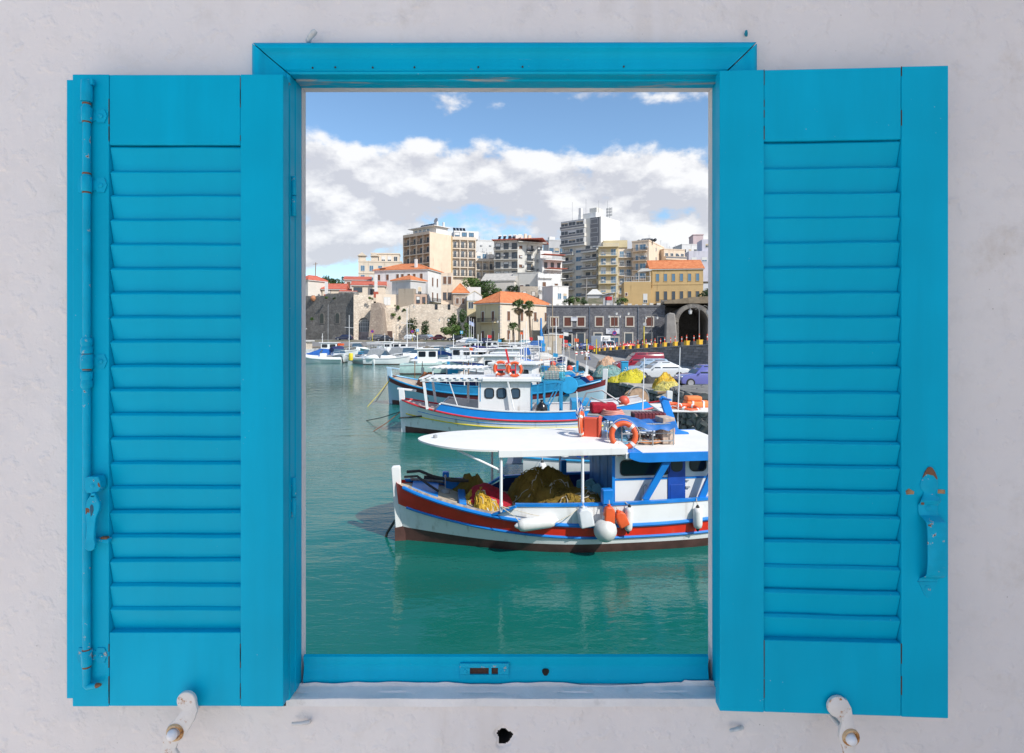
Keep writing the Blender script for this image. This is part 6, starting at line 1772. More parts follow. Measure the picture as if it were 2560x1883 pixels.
def truck():
    t = thing('delivery_truck', 'white box truck with cooling unit in front of the grey stone building', 'truck', (PX(1530, 98), 98, Q), R(118), None)
    b = MB(); b.box(1.75, 4.6, -1.05, 1.05, .75, 2.9); b.build('cargo_box', WHITE2, t, bevel=.03)
    b = MB(); b.prism([(0, .45), (-.05, .95), (.12, 1.15), (.62, 2.05), (1.65, 2.12), (1.65, .45)], (0, -.95, 0), (1, 0, 0), (0, 0, 1), (0, 1, 0), 1.9); b.build('cab', WHITE2, t, bevel=.06, segs=2)
    b = MB(); b.add([Vector((.14, -.8, 1.22)), Vector((.14, .8, 1.22)), Vector((.58, .72, 1.98)), Vector((.58, -.72, 1.98))], [(0, 1, 2, 3)]); 
    for v in b.v: v += Vector((-.03, 0, .03))
    b.build('windscreen', GLASS, t, fixn=False)
    for s in (-1, 1):
        b = MB(); b.prism([(.45, 1.25), (1.3, 1.25), (1.3, 1.9), (.72, 1.9)], (0, s*.955, 0), (1, 0, 0), (0, 0, 1), (0, s, 0), .01); b.build('side_window', GLASS, t)
        for x in (.75, 3.7):
            b = MB(); b.lathe([(.2, -.12), (.38, -.1), (.38, .1), (.34, .12)], 16, Matrix.Translation((x, s*.85, .38)) @ Matrix.Rotation(R(90), 4, 'X')); b.build('wheel', TYRE, t, smooth=40)
        b = MB(); b.cbox((.0, s*.7, .85), (.12, .32, .2)); b.build('headlight', LAMP, t, bevel=.03)
    b = MB(); b.box(-.08, .15, -.95, .95, .35, .62); b.build('bumper', paint('bumper_grey', (.05, .05, .055), .6), t, bevel=.04)
    b = MB(); b.box(1.3, 1.74, -.7, .7, 2.35, 2.75); b.build('cooling_unit', paint('unit_grey', (.5, .5, .5), .5), t, bevel=.05)
truck()
for u, Y, z, rz, nm, c, k, lab in (
    (1462, 103, Q, 20, 'car_black', (.02, .022, .03), 'sedan', 'black saloon just left of the white truck'),
    (1432, 110, Q, 15, 'car_navy', (.02, .05, .16), 'hatch', 'blue hatchback behind the group of walkers'),
    (1416, 115, Q, 160, 'car_teal', (.03, .10, .16), 'hatch', 'teal hatchback parked by the entrance of the grey building'),
    (1446, 117, Q, 175, 'car_olive', (.32, .33, .27), 'sedan', 'pale grey saloon close to the grey building wall'),
    (1536, 108, Q, 10, 'car_scarlet', (.55, .02, .03), 'hatch', 'scarlet hatchback showing right of the white truck'),
    (1592, 116, Q, 5, 'car_cream', (.42, .42, .34), 'sedan', 'cream saloon at the foot of the ramp'),
    (840, 139, 2.75, 2, 'car_midnight', (.02, .025, .06), 'hatch', 'dark blue car under the dark stone wall'),
    (920, 140, 2.75, 4, 'car_grey', (.12, .12, .13), 'hatch', 'dark grey car parked by the arched gate'),
    (940, 136, 2.6, 6, 'car_black', (.02, .022, .03), 'sedan', 'black saloon in front of the stone buttress'),
    (1030, 139, 2.75, 3, 'car_grey', (.12, .12, .13), 'hatch', 'grey car below the small shrub on the stone wall'),
    (1052, 141, 2.75, 182, 'car_silver', (.55, .57, .58), 'hatch', 'silver hatchback beside the blue parking sign'),
    (1074, 139, 2.75, 2, 'car_maroon', (.16, .02, .03), 'sedan', 'maroon saloon in the row under the pale stone wall'),
    (1096, 141, 2.75, 183, 'car_paleblue', (.30, .40, .50), 'hatch', 'pale blue car at the shrub end of the row'),
    (1118, 137, 2.6, 2, 'car_black', (.02, .022, .03), 'hatch', 'black hatchback in front of the clipped green shrubs'),
    (1140, 132, 2.1, 4, 'car_white', (.7, .7, .7), 'van', 'white van in front of the shrubs'),
    (1186, 130, 2.0, 3, 'car_midnight', (.02, .025, .06), 'hatch', 'dark blue hatchback below the flagpoles'),
    (1208, 129, 1.9, 184, 'car_steel', (.22, .30, .38), 'hatch', 'steel blue hatchback in front of the cream house'),
    (1282, 124, 1.6, 4, 'car_aqua', (.10, .25, .30), 'hatch', 'aqua hatchback at the foot of the short palm'),
    (1312, 123, 1.5, 4, 'car_blue', (.05, .14, .38), 'van', 'blue van parked under the tall palms')):
    car(lab, (PX(u, Y), Y, z), R(rz), carpaint(nm, c), k, 4.1)

# ------------------------------------------------------------------ people: one skinned body each
def person(label, loc, rz, top, legs, hair=(.05, .03, .02), pose='walk', h=1.7, seed=0):
    t = thing('person', label, 'person', loc, rz, 'people on the quay')
    s = h/1.75; rr = random.Random(seed); k = rr.uniform(.06, .16) if pose == 'walk' else .02
    V = [(0, 0, .95), (0, 0, 1.15), (0, .01, 1.38), (0, .01, 1.47), (0, 0, 1.53), (0, -.01, 1.66), (0, -.01, 1.74),
         (.09, 0, .90), (.10, -k, .50), (.10, -k*.6, .09), (.10, -k*.6 - .15, .05), (-.09, 0, .90), (-.10, k, .50), (-.10, k*1.4, .09), (-.10, k*1.4 - .15, .05),
         (.17, .01, 1.40), (.23, .05 + k*.5, 1.14), (.23, -.03 + k*.5, .90), (.22, -.06 + k*.5, .80), (-.17, .01, 1.40), (-.23, .05 - k*.5, 1.14), (-.23, -.06 - k*.5, .90), (-.22, -.09 - k*.5, .80)]
    if pose == 'sit':
        f = lambda i, p: V.__setitem__(i, p)
        dz = -.47
        V = [(x, y, z + dz) for x, y, z in V]
        f(8, (.11, -.42, .47)); f(9, (.11, -.45, .08)); f(10, (.11, -.6, .05)); f(12, (-.11, -.42, .47)); f(13, (-.11, -.45, .08)); f(14, (-.11, -.6, .05))
    E = [(0, 1), (1, 2), (2, 3), (3, 4), (4, 5), (5, 6), (0, 7), (7, 8), (8, 9), (9, 10), (0, 11), (11, 12), (12, 13), (13, 14), (2, 15), (15, 16), (16, 17), (17, 18), (2, 19), (19, 20), (20, 21), (21, 22)]
    Rr = [.13, .125, .15, .07, .055, .095, .075, .10, .065, .045, .035, .10, .065, .045, .035, .065, .045, .035, .04, .065, .045, .035, .04]
    me = bpy.data.meshes.new('body'); me.from_pydata([Vector(v)*s for v in V], E, [])
    o = link('body', me, t)
    sk = o.modifiers.new('skin', 'SKIN'); sd = me.skin_vertices[0].data
    for i, r in enumerate(Rr): sd[i].radius = (r*s, r*s*(.75 if i in (0, 1, 2) else 1)); sd[i].use_root = (i == 0)
    o.modifiers.new('sub', 'SUBSURF').levels = 1; o.modifiers['sub'].render_levels = 1
    m = NT('person_cloth'); sep = m.N('ShaderNodeSeparateXYZ'); m.L(m.co, sep.inputs[0])
    z = sep.outputs[2]; off = -.47*s if pose == 'sit' else 0
    skin = (.42, .24, .16)
    c = m.mix(m.ramp(z, (.92*s+off), (.95*s+off)), legs, top)
    c = m.mix(m.ramp(z, 1.47*s+off, 1.49*s+off), c, skin)
    ax = m.math('ABSOLUTE', sep.outputs[0])
    arm = m.math('MULTIPLY', m.ramp(ax, .185*s, .2*s), m.ramp(z, 1.22*s+off, 1.24*s+off, 1, 0))
    c = m.mix(arm, c, skin)
    m.color(c).rough(.8); me.materials.append(m.mat)
    b = MB(); zc = 1.69*s + off; yo = -.01*s
    b.sphere((0, yo + .02*s, zc + .02*s), (.105*s, .11*s, .10*s), 12, 8); b.build('hair', paint('hair_%d' % seed, hair, .7), t, smooth=60)
    b = MB(); b.sphere((0, yo - .1*s, zc - .05*s), (.018*s, .025*s, .03*s), 6, 4); b.build('nose', paint('skin', skin, .6), t, smooth=60)
    return t
red, wht, dk, bl, kh = (.55, .05, .06), (.7, .7, .7), (.03, .03, .035), (.06, .1, .3), (.3, .25, .16)
for a in (('walker in a coral shirt and pale shorts beside the kiosk', 1414, 101, 170, (.62, .16, .14), kh), ('walker in a pink top left of the coral shirted one', 1408, 103, 150, (.6, .2, .25), dk),
          ('person in a red shirt nearer to the kiosk', 1421, 100, 200, red, (.5, .45, .4)), ('person in dark clothes behind the walkers', 1404, 105, 120, dk, dk),
          ('person in a white shirt crossing the quay road', 1443, 101, 190, wht, kh), ('person in blue standing by the dark saloon', 1452, 106, 30, bl, dk)):
    person(a[0], (PX(a[1], a[2]), a[2], Q), R(a[3]), a[4], a[5], seed=a[1])
person('person in a white shirt sitting on a crate at the quay edge', (PX(1466, 73), 73, Q), R(60), wht, bl, pose='sit', seed=77)
b = MB(); b.box(-.25, .25, -.2, .2, 0, .42); o = b.build('wooden_crate', WOOD, bevel=.02); o.location = (PX(1466, 73), 73, Q); prop(o, 'wooden crate used as a seat at the quay edge', 'crate')
person('person on foot beside the cream saloon at the ramp', (PX(1634, 112), 112, Q), R(100), dk, bl, seed=91)

# ------------------------------------------------------------------ things on the quay
def T(name, label, cat, u, Y, z=Q, rz=0, group=None): return thing(name, label, cat, (PX(u, Y), Y, z), rz, group)
o = T('fishing_net', 'big yellow green net heap on the quay edge', 'fishing net', 1582, 40.8); heap('net_pile', NET_Y, (0, 0, 0), 1.2, .85, .88, 21, o, .2, cords=45)
o = T('fishing_net', 'low tail of yellow net beside the blue bin', 'fishing net', 1548, 41); heap('net_pile', NET_Y, (0, 0, 0), .9, .6, .45, 22, o, .25, cords=45)
o = T('fishing_net', 'golden net heap in front of the violet car bonnet', 'fishing net', 1664, 36); heap('net_pile', NET_O, (0, 0, 0), .85, .7, .85, 24, o, .2, cords=45)
o = T('fishing_net', 'pale yellow net slumped at the foot of the golden heap', 'fishing net', 1672, 34.7); heap('net_pile', net_mat('pale_net', (.72, .60, .14), (.60, .55, .22), (.4, .34, .12)), (0, 0, 0), .85, .6, .55, 25, o, .25, cords=45)
o = T('fishing_net', 'peach coloured net heap at the far end of the quay edge', 'fishing net', 1517, 56); heap('net_pile', NET_P, (0, 0, 0), 1.1, .8, 1.0, 26, o, .2, cords=45)
o = T('fishing_net', 'grey teal net heap in front of the peach one', 'fishing net', 1520, 46); heap('net_pile', NET_T, (0, 0, 0), 1.3, .9, .9, 27, o, .2, cords=45)
o = T('fishing_net', 'dark net bundle beside the yellow green heap', 'fishing net', 1623, 40); heap('net_pile', net_mat('black_net', (.05, .05, .05), (.08, .08, .08), (.02, .02, .02)), (0, 0, 0), .5, .4, .5, 28, o, .2)
o = T('litter_bin', 'bright blue litter bin with white symbol on the quay', 'bin', 1561, 43.2)
b = MB(); b.prism([(-.22, 0), (.22, 0), (.26, .95), (-.26, .95)], (0, -.24, .35), (1, 0, 0), (0, 0, 1), (0, 1, 0), .48); b.box(-.29, .29, -.28, .28, 1.3, 1.38); b.box(-.05, .05, -.05, .05, 0, .4); b.build('bin_body', paint('bin_blue', (.02, .30, .55), .4, .1), o, bevel=.02)
b = MB(); b.tube([(.1*math.cos(a), -.262, .82 + .1*math.sin(a)) for a in [R(200) + R(250)*i/12 for i in range(13)]], .018, 5); b.build('symbol', BUOYW, o)
o = T('cable_reel', 'rusty wooden reel hanging at the quay edge behind the nearest roof', 'reel', 1590, 32.8, .9)
b = MB(); M_ = Matrix.Rotation(R(78), 4, 'X') @ Matrix.Rotation(R(15), 4, 'Y')
b.lathe([(.05, -.42), (.60, -.40), (.62, -.34), (.34, -.30), (.34, .30), (.62, .34), (.60, .40), (.05, .42)], 28, M_); b.build('reel', paint('reel_rust', (.33, .22, .14), .8, .3, 4, .3), o, smooth=40)
b = MB(); b.torus((.12, -.1, .1), .66, .03, 28, 6, M_); b.build('hoop', GREYM, o, smooth=50)
o = T('driftwood_beam', 'weathered timber beam lying across the quay corner', 'timber', 1690, 32.4, 1.3)
b = MB(); b.tube([(-1.0, .2, -.02), (.2, .1, .1), (1.35, -.1, .36)], [.09, .10, .12], 8); b.lathe([(.13, 0), (.15, .08), (.1, .16)], 10, Matrix.Translation((1.35, -.1, .3))); b.build('beam', WOOD, o, smooth=50)
o = T('rope_pile', 'pale dried rope and net scraps on the quay corner', 'rope', 1690, 31.4, 1.19); heap('scraps', net_mat('scrap', (.42, .37, .28), (.5, .46, .38), (.16, .15, .12)), (0, 0, 0), 1.1, .6, .16, 31, o, .5)
o = T('kiosk', 'square beige rendered kiosk at the marina end of the quay', 'kiosk', 1381, 95)
b = MB(); b.box(-1.45, 1.45, -1.1, 1.6, 0, 3.1); b.build('walls', paint('kiosk_beige', (.52, .44, .34), .85, .12, 1.2, .25), o, bevel=.02)
b = MB(); b.box(-1.55, 1.55, -1.2, 1.7, 3.1, 3.22); b.build('roof_slab', paint('kiosk_top', (.6, .55, .48), .85), o); b = MB(); b.box(-.1, .6, -1.13, -1.1, .05, 2.1); b.build('door', paint('kiosk_door', (.40, .38, .35), .6), o)
for k, (u, Y, l) in enumerate(((1440, 88, 'white and red bollard nearest the kiosk'), (1454, 90, 'white and red bollard in the middle of the row'), (1464, 91, 'white and red bollard next to the yellow post'), (1470, 93, 'white and red bollard at the truck end'))):
    o = T('bollard', l, 'bollard', u, Y, Q, 0, 'red and white bollards')
    b = MB(); b.lathe([(.22, 0), (.24, .5), (.2, .56)], 12); b.build('drum', BUOYW, o, smooth=40); b = MB(); b.lathe([(.245, .2), (.25, .36)], 12); b.build('band', REDP, o)
for k, (u, Y, h, l) in enumerate(((1467, 94, 2.4, 'yellow post left of the white truck, shorter one'), (1491, 92, 2.4, 'yellow post at the corner of the white truck'), (1610, 100, 4.2, 'tall yellow post carrying a round sign on the ramp'))):
    o = T('post', l, 'post', u, Y, Q + (1.0 if k == 2 else 0), 0, 'yellow posts')
    b = MB(); b.lathe([(.08, 0), (.08, h)], 8); b.build('pole', YELLOW, o, smooth=40)
    if k == 2: b = MB(); b.lathe([(.32, -.02), (.32, .02)], 18, Matrix.Translation((.1, -.08, h - .25)) @ Matrix.Rotation(R(80), 4, 'X')); b.build('round_sign', GREYM, o)
for u, Y, h, c1, l, sh in ((1536, 97, 3.4, None, 'round no parking sign beside the white truck', 'r'), (931, 136, 2.6, None, 'round no parking sign at the arched gate', 'r'), (1031, 136, 2.6, None, 'round no parking sign left of the blue parking sign', 'r'), (1044, 135, 2.9, None, 'square blue sign on a yellow post under the stone wall', 's'), (1154, 132, 2.4, None, 'small blue sign at the clipped shrubs', 's')):
    o = T('road_sign', l, 'sign', u, Y, Q if u > 1200 else 2.3, 0, 'road signs')
    b = MB(); b.lathe([(.05, 0), (.05, h)], 6); b.build('pole', YELLOW if u < 1100 else GREYM, o)
    b = MB()
    if sh == 'r':
        b.lathe([(.36, 0), (.36, .03)], 18, Matrix.Translation((0, -.06, h)) @ Matrix.Rotation(R(90), 4, 'X')); b.build('plate', paint('sign_blue', (.03, .08, .4), .4), o)
        b = MB(); b.torus((0, -.1, h), .33, .05, 20, 6, Matrix.Rotation(R(90), 4, 'X')); b.bar((-.22, -.11, h + .22), (.22, -.11, h - .22), .07, .02); b.build('red_ring', paint('sign_red', (.55, .03, .12), .4), o)
    else:
        b.box(-.32, .32, -.08, -.04, h - .32, h + .32); b.build('plate', paint('sign_sky', (.10, .42, .66), .4), o); b = MB(); b.box(-.12, .12, -.09, -.081, h - .16, h + .16); b.build('symbol', BUOYW, o)
def lamp(label, u, Y, z, h, arms=2, scroll=True):
    o = T('street_lamp', label, 'street lamp', u, Y, z, 0, 'scrolled street lamps')
    g = paint('lamp_iron', (.16, .15, .14), .5); b = MB()
    b.tube([(0, 0, 0), (0, 0, h)], [.09, .05], 8); b.lathe([(.16, 0), (.12, .5), (.08, .6)], 10); b.build('pole', g, o, smooth=50)
    for s in ((-1, 1) if arms == 2 else (1,)):
        b = MB(); b.tube([(0, 0, h - .3), (s*.25, 0, h + .25), (s*.7, 0, h + .45), (s*1.05, 0, h + .25), (s*1.1, 0, h - .1)], .035, 6)
        b.tube([(s*(.45 + .18*math.cos(a)), 0, h + .12 + .18*math.sin(a)) for a in [2*math.pi*i/10 for i in range(9)]], .025, 5); b.build('scroll_arm', g, o, smooth=50)
        b = MB(); b.lathe([(.05, .12), (.24, .02), (.17, -.38), (.05, -.45)], 6, Matrix.Translation((s*1.1, 0, h - .2))); b.build('lantern', paint('lantern_glass', (.62, .62, .60), .3), o)
        b = MB(); b.lathe([(.26, 0), (.05, .16), (.0, .3)], 6, Matrix.Translation((s*1.1, 0, h - .17))); b.build('lantern_cap', g, o)
lamp('two armed street lamp in front of the stone vaults', 1748, 70, 2.7, 4.9)
lamp('two armed street lamp at the middle of the grey building', 1629, 112, 1.3, 6.6)
lamp('two armed street lamp with scrolls right of the truck', 1556, 105, 1.2, 7.3)
lamp('two armed street lamp before the entrance sign of the grey building', 1536, 113, 1.2, 7.0)
lamp('single lamp by the cream house corner', 1232, 131, 1.9, 5.6, 1)
lamp('single lamp between the palms and the grey building', 1331, 126, 1.4, 6.2, 1)
lamp('twin lantern post in front of the pale stone wall', 1110, 138, 2.6, 5.4)
lamp('tall lamp by the stone wall shrubs', 1024, 142, 2.6, 8.8, 1)
for k, u in enumerate((1173, 1178, 1184)):
    o = T('flagpole', ('white flagpole carrying the striped flag', 'white flagpole in the middle of three', 'white flagpole nearest the cream house')[k], 'flagpole', u, 133, 1.8, 0, 'flagpoles at the cream house')
    b = MB(); b.tube([(0, 0, 0), (0, 0, 6.6 - k*.3)], [.06, .04], 6); b.build('pole', PIPE, o)
    if k == 0:
        b = MB(); n = 8
        for i in range(n):
            for j in range(8):
                P = lambda a, c: Vector((.05 + 1.1*a/n, .06*math.sin(a*1.1), 5.6 - .9*c/8 - .55*a/n))
                b.quad(P(i, j), P(i+1, j), P(i+1, j+1), P(i, j+1), m=j % 2)
        b.build('flag', [paint('flag_blue', (.015, .13, .50)), paint('flag_white', (.8, .8, .8))], o)
# ------------------------------------------------------------------ buildings
def tiles(name='roof_tiles', c1=(.56, .17, .06), c2=(.68, .25, .10)):
    if name in MATS: return MATS[name]
    m = NT(name)
    c = m.mix(m.ramp(m.noise(1.1, 5, .6), .35, .65), c1, c2); c = m.mix(m.ramp(m.noise(5, 6, .7), .5, .75, 0, .6), c, tuple(x*.5 for x in c1))
    wv = m.N('ShaderNodeTexWave', wave_type='BANDS', bands_direction='X'); m.L(m.co, wv.inputs['Vector']); wv.inputs['Scale'].default_value = 1.6; wv.inputs['Distortion'].default_value = .4
    c = m.mix(m.math('MULTIPLY', wv.outputs['Fac'], .25), c, tuple(x*.6 for x in c1))
    m.color(c).rough(.85); m.bump(wv.outputs['Fac'], .6, .06)
    MATS[name] = m.mat; return m.mat
ROOF = tiles(); ROOFR = tiles('red_sheet_roof', (.48, .11, .07), (.58, .16, .10))
def wallm(name, c, dirt=.3): return paint(name, c, .9, .08, .35, dirt, tuple(x*.6 for x in c), .02, .6, tuple(x*.5 for x in c))
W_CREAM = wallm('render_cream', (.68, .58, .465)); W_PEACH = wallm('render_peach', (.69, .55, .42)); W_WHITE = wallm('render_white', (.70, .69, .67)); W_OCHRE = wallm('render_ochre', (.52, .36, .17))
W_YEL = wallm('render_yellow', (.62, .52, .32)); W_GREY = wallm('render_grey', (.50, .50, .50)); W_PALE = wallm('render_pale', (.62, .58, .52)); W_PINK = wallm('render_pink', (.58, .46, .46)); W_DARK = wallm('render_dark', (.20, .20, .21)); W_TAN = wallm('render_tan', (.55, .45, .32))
W_TOWER = wallm('render_tower', (.62, .60, .55), .35)
SHUT = paint('shutter_brown', (.17, .085, .05), .7, .2, 2); SHUTR = paint('shutter_oxide', (.115, .034, .02), .7, .15, 2)
FRW = paint('frame_white', (.66, .66, .64), .5, .05); FRD = paint('frame_dark', (.06, .05, .05), .5); STONEF = paint('stone_surround', (.50, .46, .40), .85, .12, 2)
RAILD = paint('rail_dark', (.05, .05, .055), .5); RAILW = paint('rail_white', (.6, .6, .6), .5)
WGL = glass('window_glass', (.05, .07, .09), .1); WGB = glass('window_glass_blue', (.10, .20, .30), .1)
MCACHE = {}; RW = random.Random(19)
AC_MESH = MB().box(-.42, .42, -.34, -.02, 0, .58).mesh('air_conditioner', paint('unit_grey', (.5, .5, .5), .5), bevel=.03)
AER_MESH = MB().tube([(0, 0, 0), (0, 0, 2.6)], .035, 5).bar((-.6, 0, 2.3), (.6, 0, 2.3), .03).bar((-.4, 0, 1.9), (.4, 0, 1.9), .03).mesh('aerial', GREYM)
class Building:
    def __init__(s, name, label, u0, u1, u2, vtop, vbase, Y, deg, mat, cat='building', depth=8, zbase=None, group=None, ztop=None):
        th = R(deg); c, sn = math.cos(th), math.sin(th)
        X0 = PX(u0, Y); s.z0 = PZ(vbase, Y) if zbase is None else zbase; s.h = (PZ(vtop, Y) if ztop is None else ztop) - s.z0
        k1 = (u1 - 1280)/1422.2; s.w = (k1*Y - X0)/(c - k1*sn)
        s.d = depth
        if u2 is not None and u2 > u1:
            Xr, Yr = X0 + s.w*c, Y + s.w*sn; k2 = (u2 - 1280)/1422.2
            s.d = (k2*Yr - Xr)/(-sn - k2*c)
        s.t = thing(name, label, cat, (X0, Y, s.z0), th, group or 'buildings round the harbour')
        s.mat = mat
    def body(s, parapet=.0, z1=None, extra=2.0):
        b = MB(); b.box(0, s.w, 0, s.d, -extra, z1 or s.h); s.wall = b.build('wall', s.mat, s.t)
        if s.t.name.startswith(('apartment', 'office')):
            for k in range(5): link('air_conditioner', AC_MESH, s.t, (RW.uniform(.6, s.w - .6), 0, s.h - 2.2 - 3*RW.randrange(4)))
            for k in range(3): link('aerial', AER_MESH, s.t, (RW.uniform(.5, s.w - .5), RW.uniform(1, s.d - 1), s.h), (0, 0, RW.uniform(0, 3)))
        if parapet:
            b = MB(); z = s.h
            b.box(-.1, s.w+.1, -.1, .15, z, z+parapet); b.box(s.w-.15, s.w+.1, .15, s.d, z, z+parapet); b.box(-.1, .15, .15, s.d, z, z+parapet); b.build('parapet', s.mat, s.t)
        return s
    def P(s, face, a, z, out=0.0):
        if face == 'F': return Vector((a, -out, z)), 0
        if face == 'R': return Vector((s.w + out, a, z)), R(90)
        if face == 'L': return Vector((-out, s.d - a, z)), R(-90)
    def flen(s, face): return s.w if face == 'F' else s.d
    def win(s, face, a, z, w, h, style='plain', frame=FRW, pane=WGL, parent=None, out=0.0):
        """z is the sill height"""
        key = (round(w, 2), round(h, 2), style, frame.name, pane.name)
        if key not in MCACHE:
            f = MB(); fw = .09 if style != 'stone' else .26; pr = .07 if style != 'stone' else .10
            f.box(-w/2-fw, -w/2, -pr, .02, -fw, h+fw); f.box(w/2, w/2+fw, -pr, .02, -fw, h+fw); f.box(-w/2, w/2, -pr, .02, h, h+fw); f.box(-w/2, w/2, -pr-.03, .02, -fw, 0)
            if style == 'plain': f.box(-.03, .03, -.05, -.01, 0, h); 
            g = MB()
            g.box(-w/2, w/2, -.025, .0, 0, h)
            sh = None
            if style in ('shut', 'open'):
                sh = MB()
                if style == 'shut':
                    for sgn in (-1, 1):
                        sh.box(min(0, sgn*w/2) + .015, max(0, sgn*w/2) - .015, -.06, -.026, .02, h-.02)
                else:
                    for sgn in (-1, 1): sh.box(sgn*(w/2 + .04) if sgn > 0 else -w - .04 + w/2 - .0, (w/2 + w/2 + .04) if sgn > 0 else -w/2 - .04, -.11, -.071, 0, h)
                sh = sh.mesh('shutter', frame)
            bar = None
            if style == 'bars':
                f.box(-.025, .025, -.05, -.026, 0, h)
                for q in range(1, 4): f.box(-w/2, w/2, -.045, -.026, h*q/4 - .02, h*q/4 + .02)
            MCACHE[key] = (f.mesh('window', STONEF if style == 'stone' else (FRW if style in ('shut', 'open') else frame)), g.mesh('pane', pane), sh)
        fm, gm, sm = MCACHE[key]
        p, rz = s.P(face, a, z, out)
        o = link('window', fm, parent or s.t, p, (0, 0, rz)); link('pane', gm, o)
        if sm: link('shutter', sm, o)
        if style == 'plain' and RW.random() < .42:
            q = RW.choice((.3, .45, .7)); bk = ('blind', round(w, 2), round(h, 2), q)
            if bk not in MCACHE: MCACHE[bk] = MB().box(-w/2, w/2, -.055, -.026, h*(1-q), h).mesh('blind', RW.choice((W_PALE, FRW, W_TAN)))
            link('blind', MCACHE[bk], o)
        return o
    def row(s, face, n, z, w, h, a0=.0, a1=1., **k):
        L = s.flen(face); a0 *= L; a1 *= L
        for i in range(n): s.win(face, a0 + (i + .5)*(a1-a0)/n, z, w, h, **k)
    def balcony(s, face, a0, a1, z, depth=1.1, rail=RAILD, slab=None, solid=False, h=.95):
        L = s.flen(face); a0 *= L; a1 *= L; w = a1 - a0
        key = ('bal', round(w, 2), depth, rail.name, solid, (slab or s.mat).name)
        if key not in MCACHE:
            b = MB(); b.box(-w/2, w/2, -depth, .0, -.18, 0); m1 = b.mesh('balcony', slab or s.mat)
            r = MB()
            if solid:
                r.box(-w/2, w/2, -depth, -depth+.08, .0, .25); r.box(-w/2, w/2, -depth, -depth+.08, h-.12, h)
                r2 = MB(); r2.box(-w/2+.02, w/2-.02, -depth+.01, -depth+.06, .25, h-.12); r.box(-w/2, -w/2+.08, -depth+.08, -.02, .0, h); r.box(w/2-.08, w/2, -depth+.08, -.02, 0, h)
                m3 = r2.mesh('panel', W_DARK)
            else:
                m3 = None
                n = max(3, int(w/.22))
                for i in range(n+1): x = -w/2 + .02 + i*(w-.04)/n; r.box(x-.02, x+.02, -depth+.02, -depth+.06, 0, h-.05)
                r.box(-w/2, w/2, -depth+.01, -depth+.07, h-.06, h); r.box(-w/2, w/2, -depth+.01, -depth+.07, .06, .11)
                for sg in (-1, 1):
                    x = sg*(w/2-.03)
                    for q in range(4): r.box(x-.02, x+.02, -depth + .1 + q*depth*.24, -depth+.14 + q*depth*.24, 0, h-.05)
                    r.box(x-.03, x+.03, -depth+.07, -.02, h-.06, h)
            m2 = r.mesh('railing', slab if solid and slab else (s.mat if solid else rail))
            MCACHE[key] = (m1, m2, m3)
        m1, m2, m3 = MCACHE[key]
        p, rz = s.P(face, (a0+a1)/2, z)
        o = link('balcony', m1, s.t, p, (0, 0, rz)); r = link('railing', m2, o)
        if m3: link('panel', m3, o)
        return o
    def loggia(s, face, a0, a1, z0, nrow, ncol, fh=3.1, depth=1.3, rail=RAILD):
        """projecting grid of fins and slabs with set back doors"""
        L = s.flen(face); a0 *= L; a1 *= L; cw = (a1-a0)/ncol
        p, rz = s.P(face, a0, z0)
        fin = MB(); fin.box(-.12, .12, -depth, 0, 0, nrow*fh + .5); fm = fin.mesh('fin', s.mat)
        for c in range(ncol+1): link('fin', fm, s.t, s.P(face, a0 + c*cw, z0)[0], (0, 0, rz))
        sl = MB(); sl.box(0, a1-a0, -depth+.003, 0, -.15, .18); sm = sl.mesh('floor_slab', s.mat)
        for r in range(nrow+1): link('floor_slab', sm, s.t, s.P(face, a0, z0 + r*fh)[0], (0, 0, rz))
        pp = MB(); pp.box(0, a1-a0, -depth-.05, -depth+.08, nrow*fh - .2, nrow*fh + .75); link('parapet', pp.mesh('parapet', s.mat), s.t, s.P(face, a0, z0)[0], (0, 0, rz))
        rl = MB(); n = 9
        for i in range(n+1): x = .12 + i*(cw-.24)/n; rl.box(x-.02, x+.02, -depth+.06, -depth+.10, .18, 1.05)
        rl.box(.12, cw-.12, -depth+.05, -depth+.11, 1.05, 1.12); rl.box(.12, cw-.12, -depth+.05, -depth+.11, .3, .36); rm = rl.mesh('railing', rail)
        d = MB(); d.box(cw*.16, cw*.58, -.06, 0, .18, 2.35); dm = d.mesh('door', FRW)
        g = MB(); g.box(cw*.20, cw*.36, -.08, -.061, .3, 2.2); g.box(cw*.39, cw*.54, -.08, -.061, .3, 2.2); gm = g.mesh('pane', WGL)
        ld = MB(); ld.box(cw*.64, cw*.86, -.06, 0, .2, 2.3); lm = ld.mesh('shutter', paint('blind_beige', (.55, .48, .40), .8))
        for r in range(nrow):
            for c in range(ncol):
                q = s.P(face, a0 + c*cw, z0 + r*fh)[0]
                link('railing', rm, s.t, q, (0, 0, rz)); o = link('balcony_door', dm, s.t, q, (0, 0, rz)); link('pane', gm, o); link('shutter', lm, s.t, q, (0, 0, rz))
    def hip(s, rise=2.2, over=.45, mat=None, gable=False):
        w, d, h = s.w, s.d, s.h; o = over; b = MB()
        along = w >= d
        r0 = (d/2 if along else w/2)*(0 if gable else 1)
        A = [Vector((-o, -o, h)), Vector((w+o, -o, h)), Vector((w+o, d+o, h)), Vector((-o, d+o, h))]
        if along: p, q = Vector((r0 - (o if gable else 0), d/2, h+rise)), Vector((w-r0 + (o if gable else 0), d/2, h+rise)); F = [(0, 1, 5, 4), (1, 2, 5), (2, 3, 4, 5), (3, 0, 4)]
        else: p, q = Vector((w/2, r0 - (o if gable else 0), h+rise)), Vector((w/2, d-r0 + (o if gable else 0), h+rise)); F = [(0, 1, 4), (1, 2, 5, 4), (2, 3, 5), (3, 0, 4, 5)]
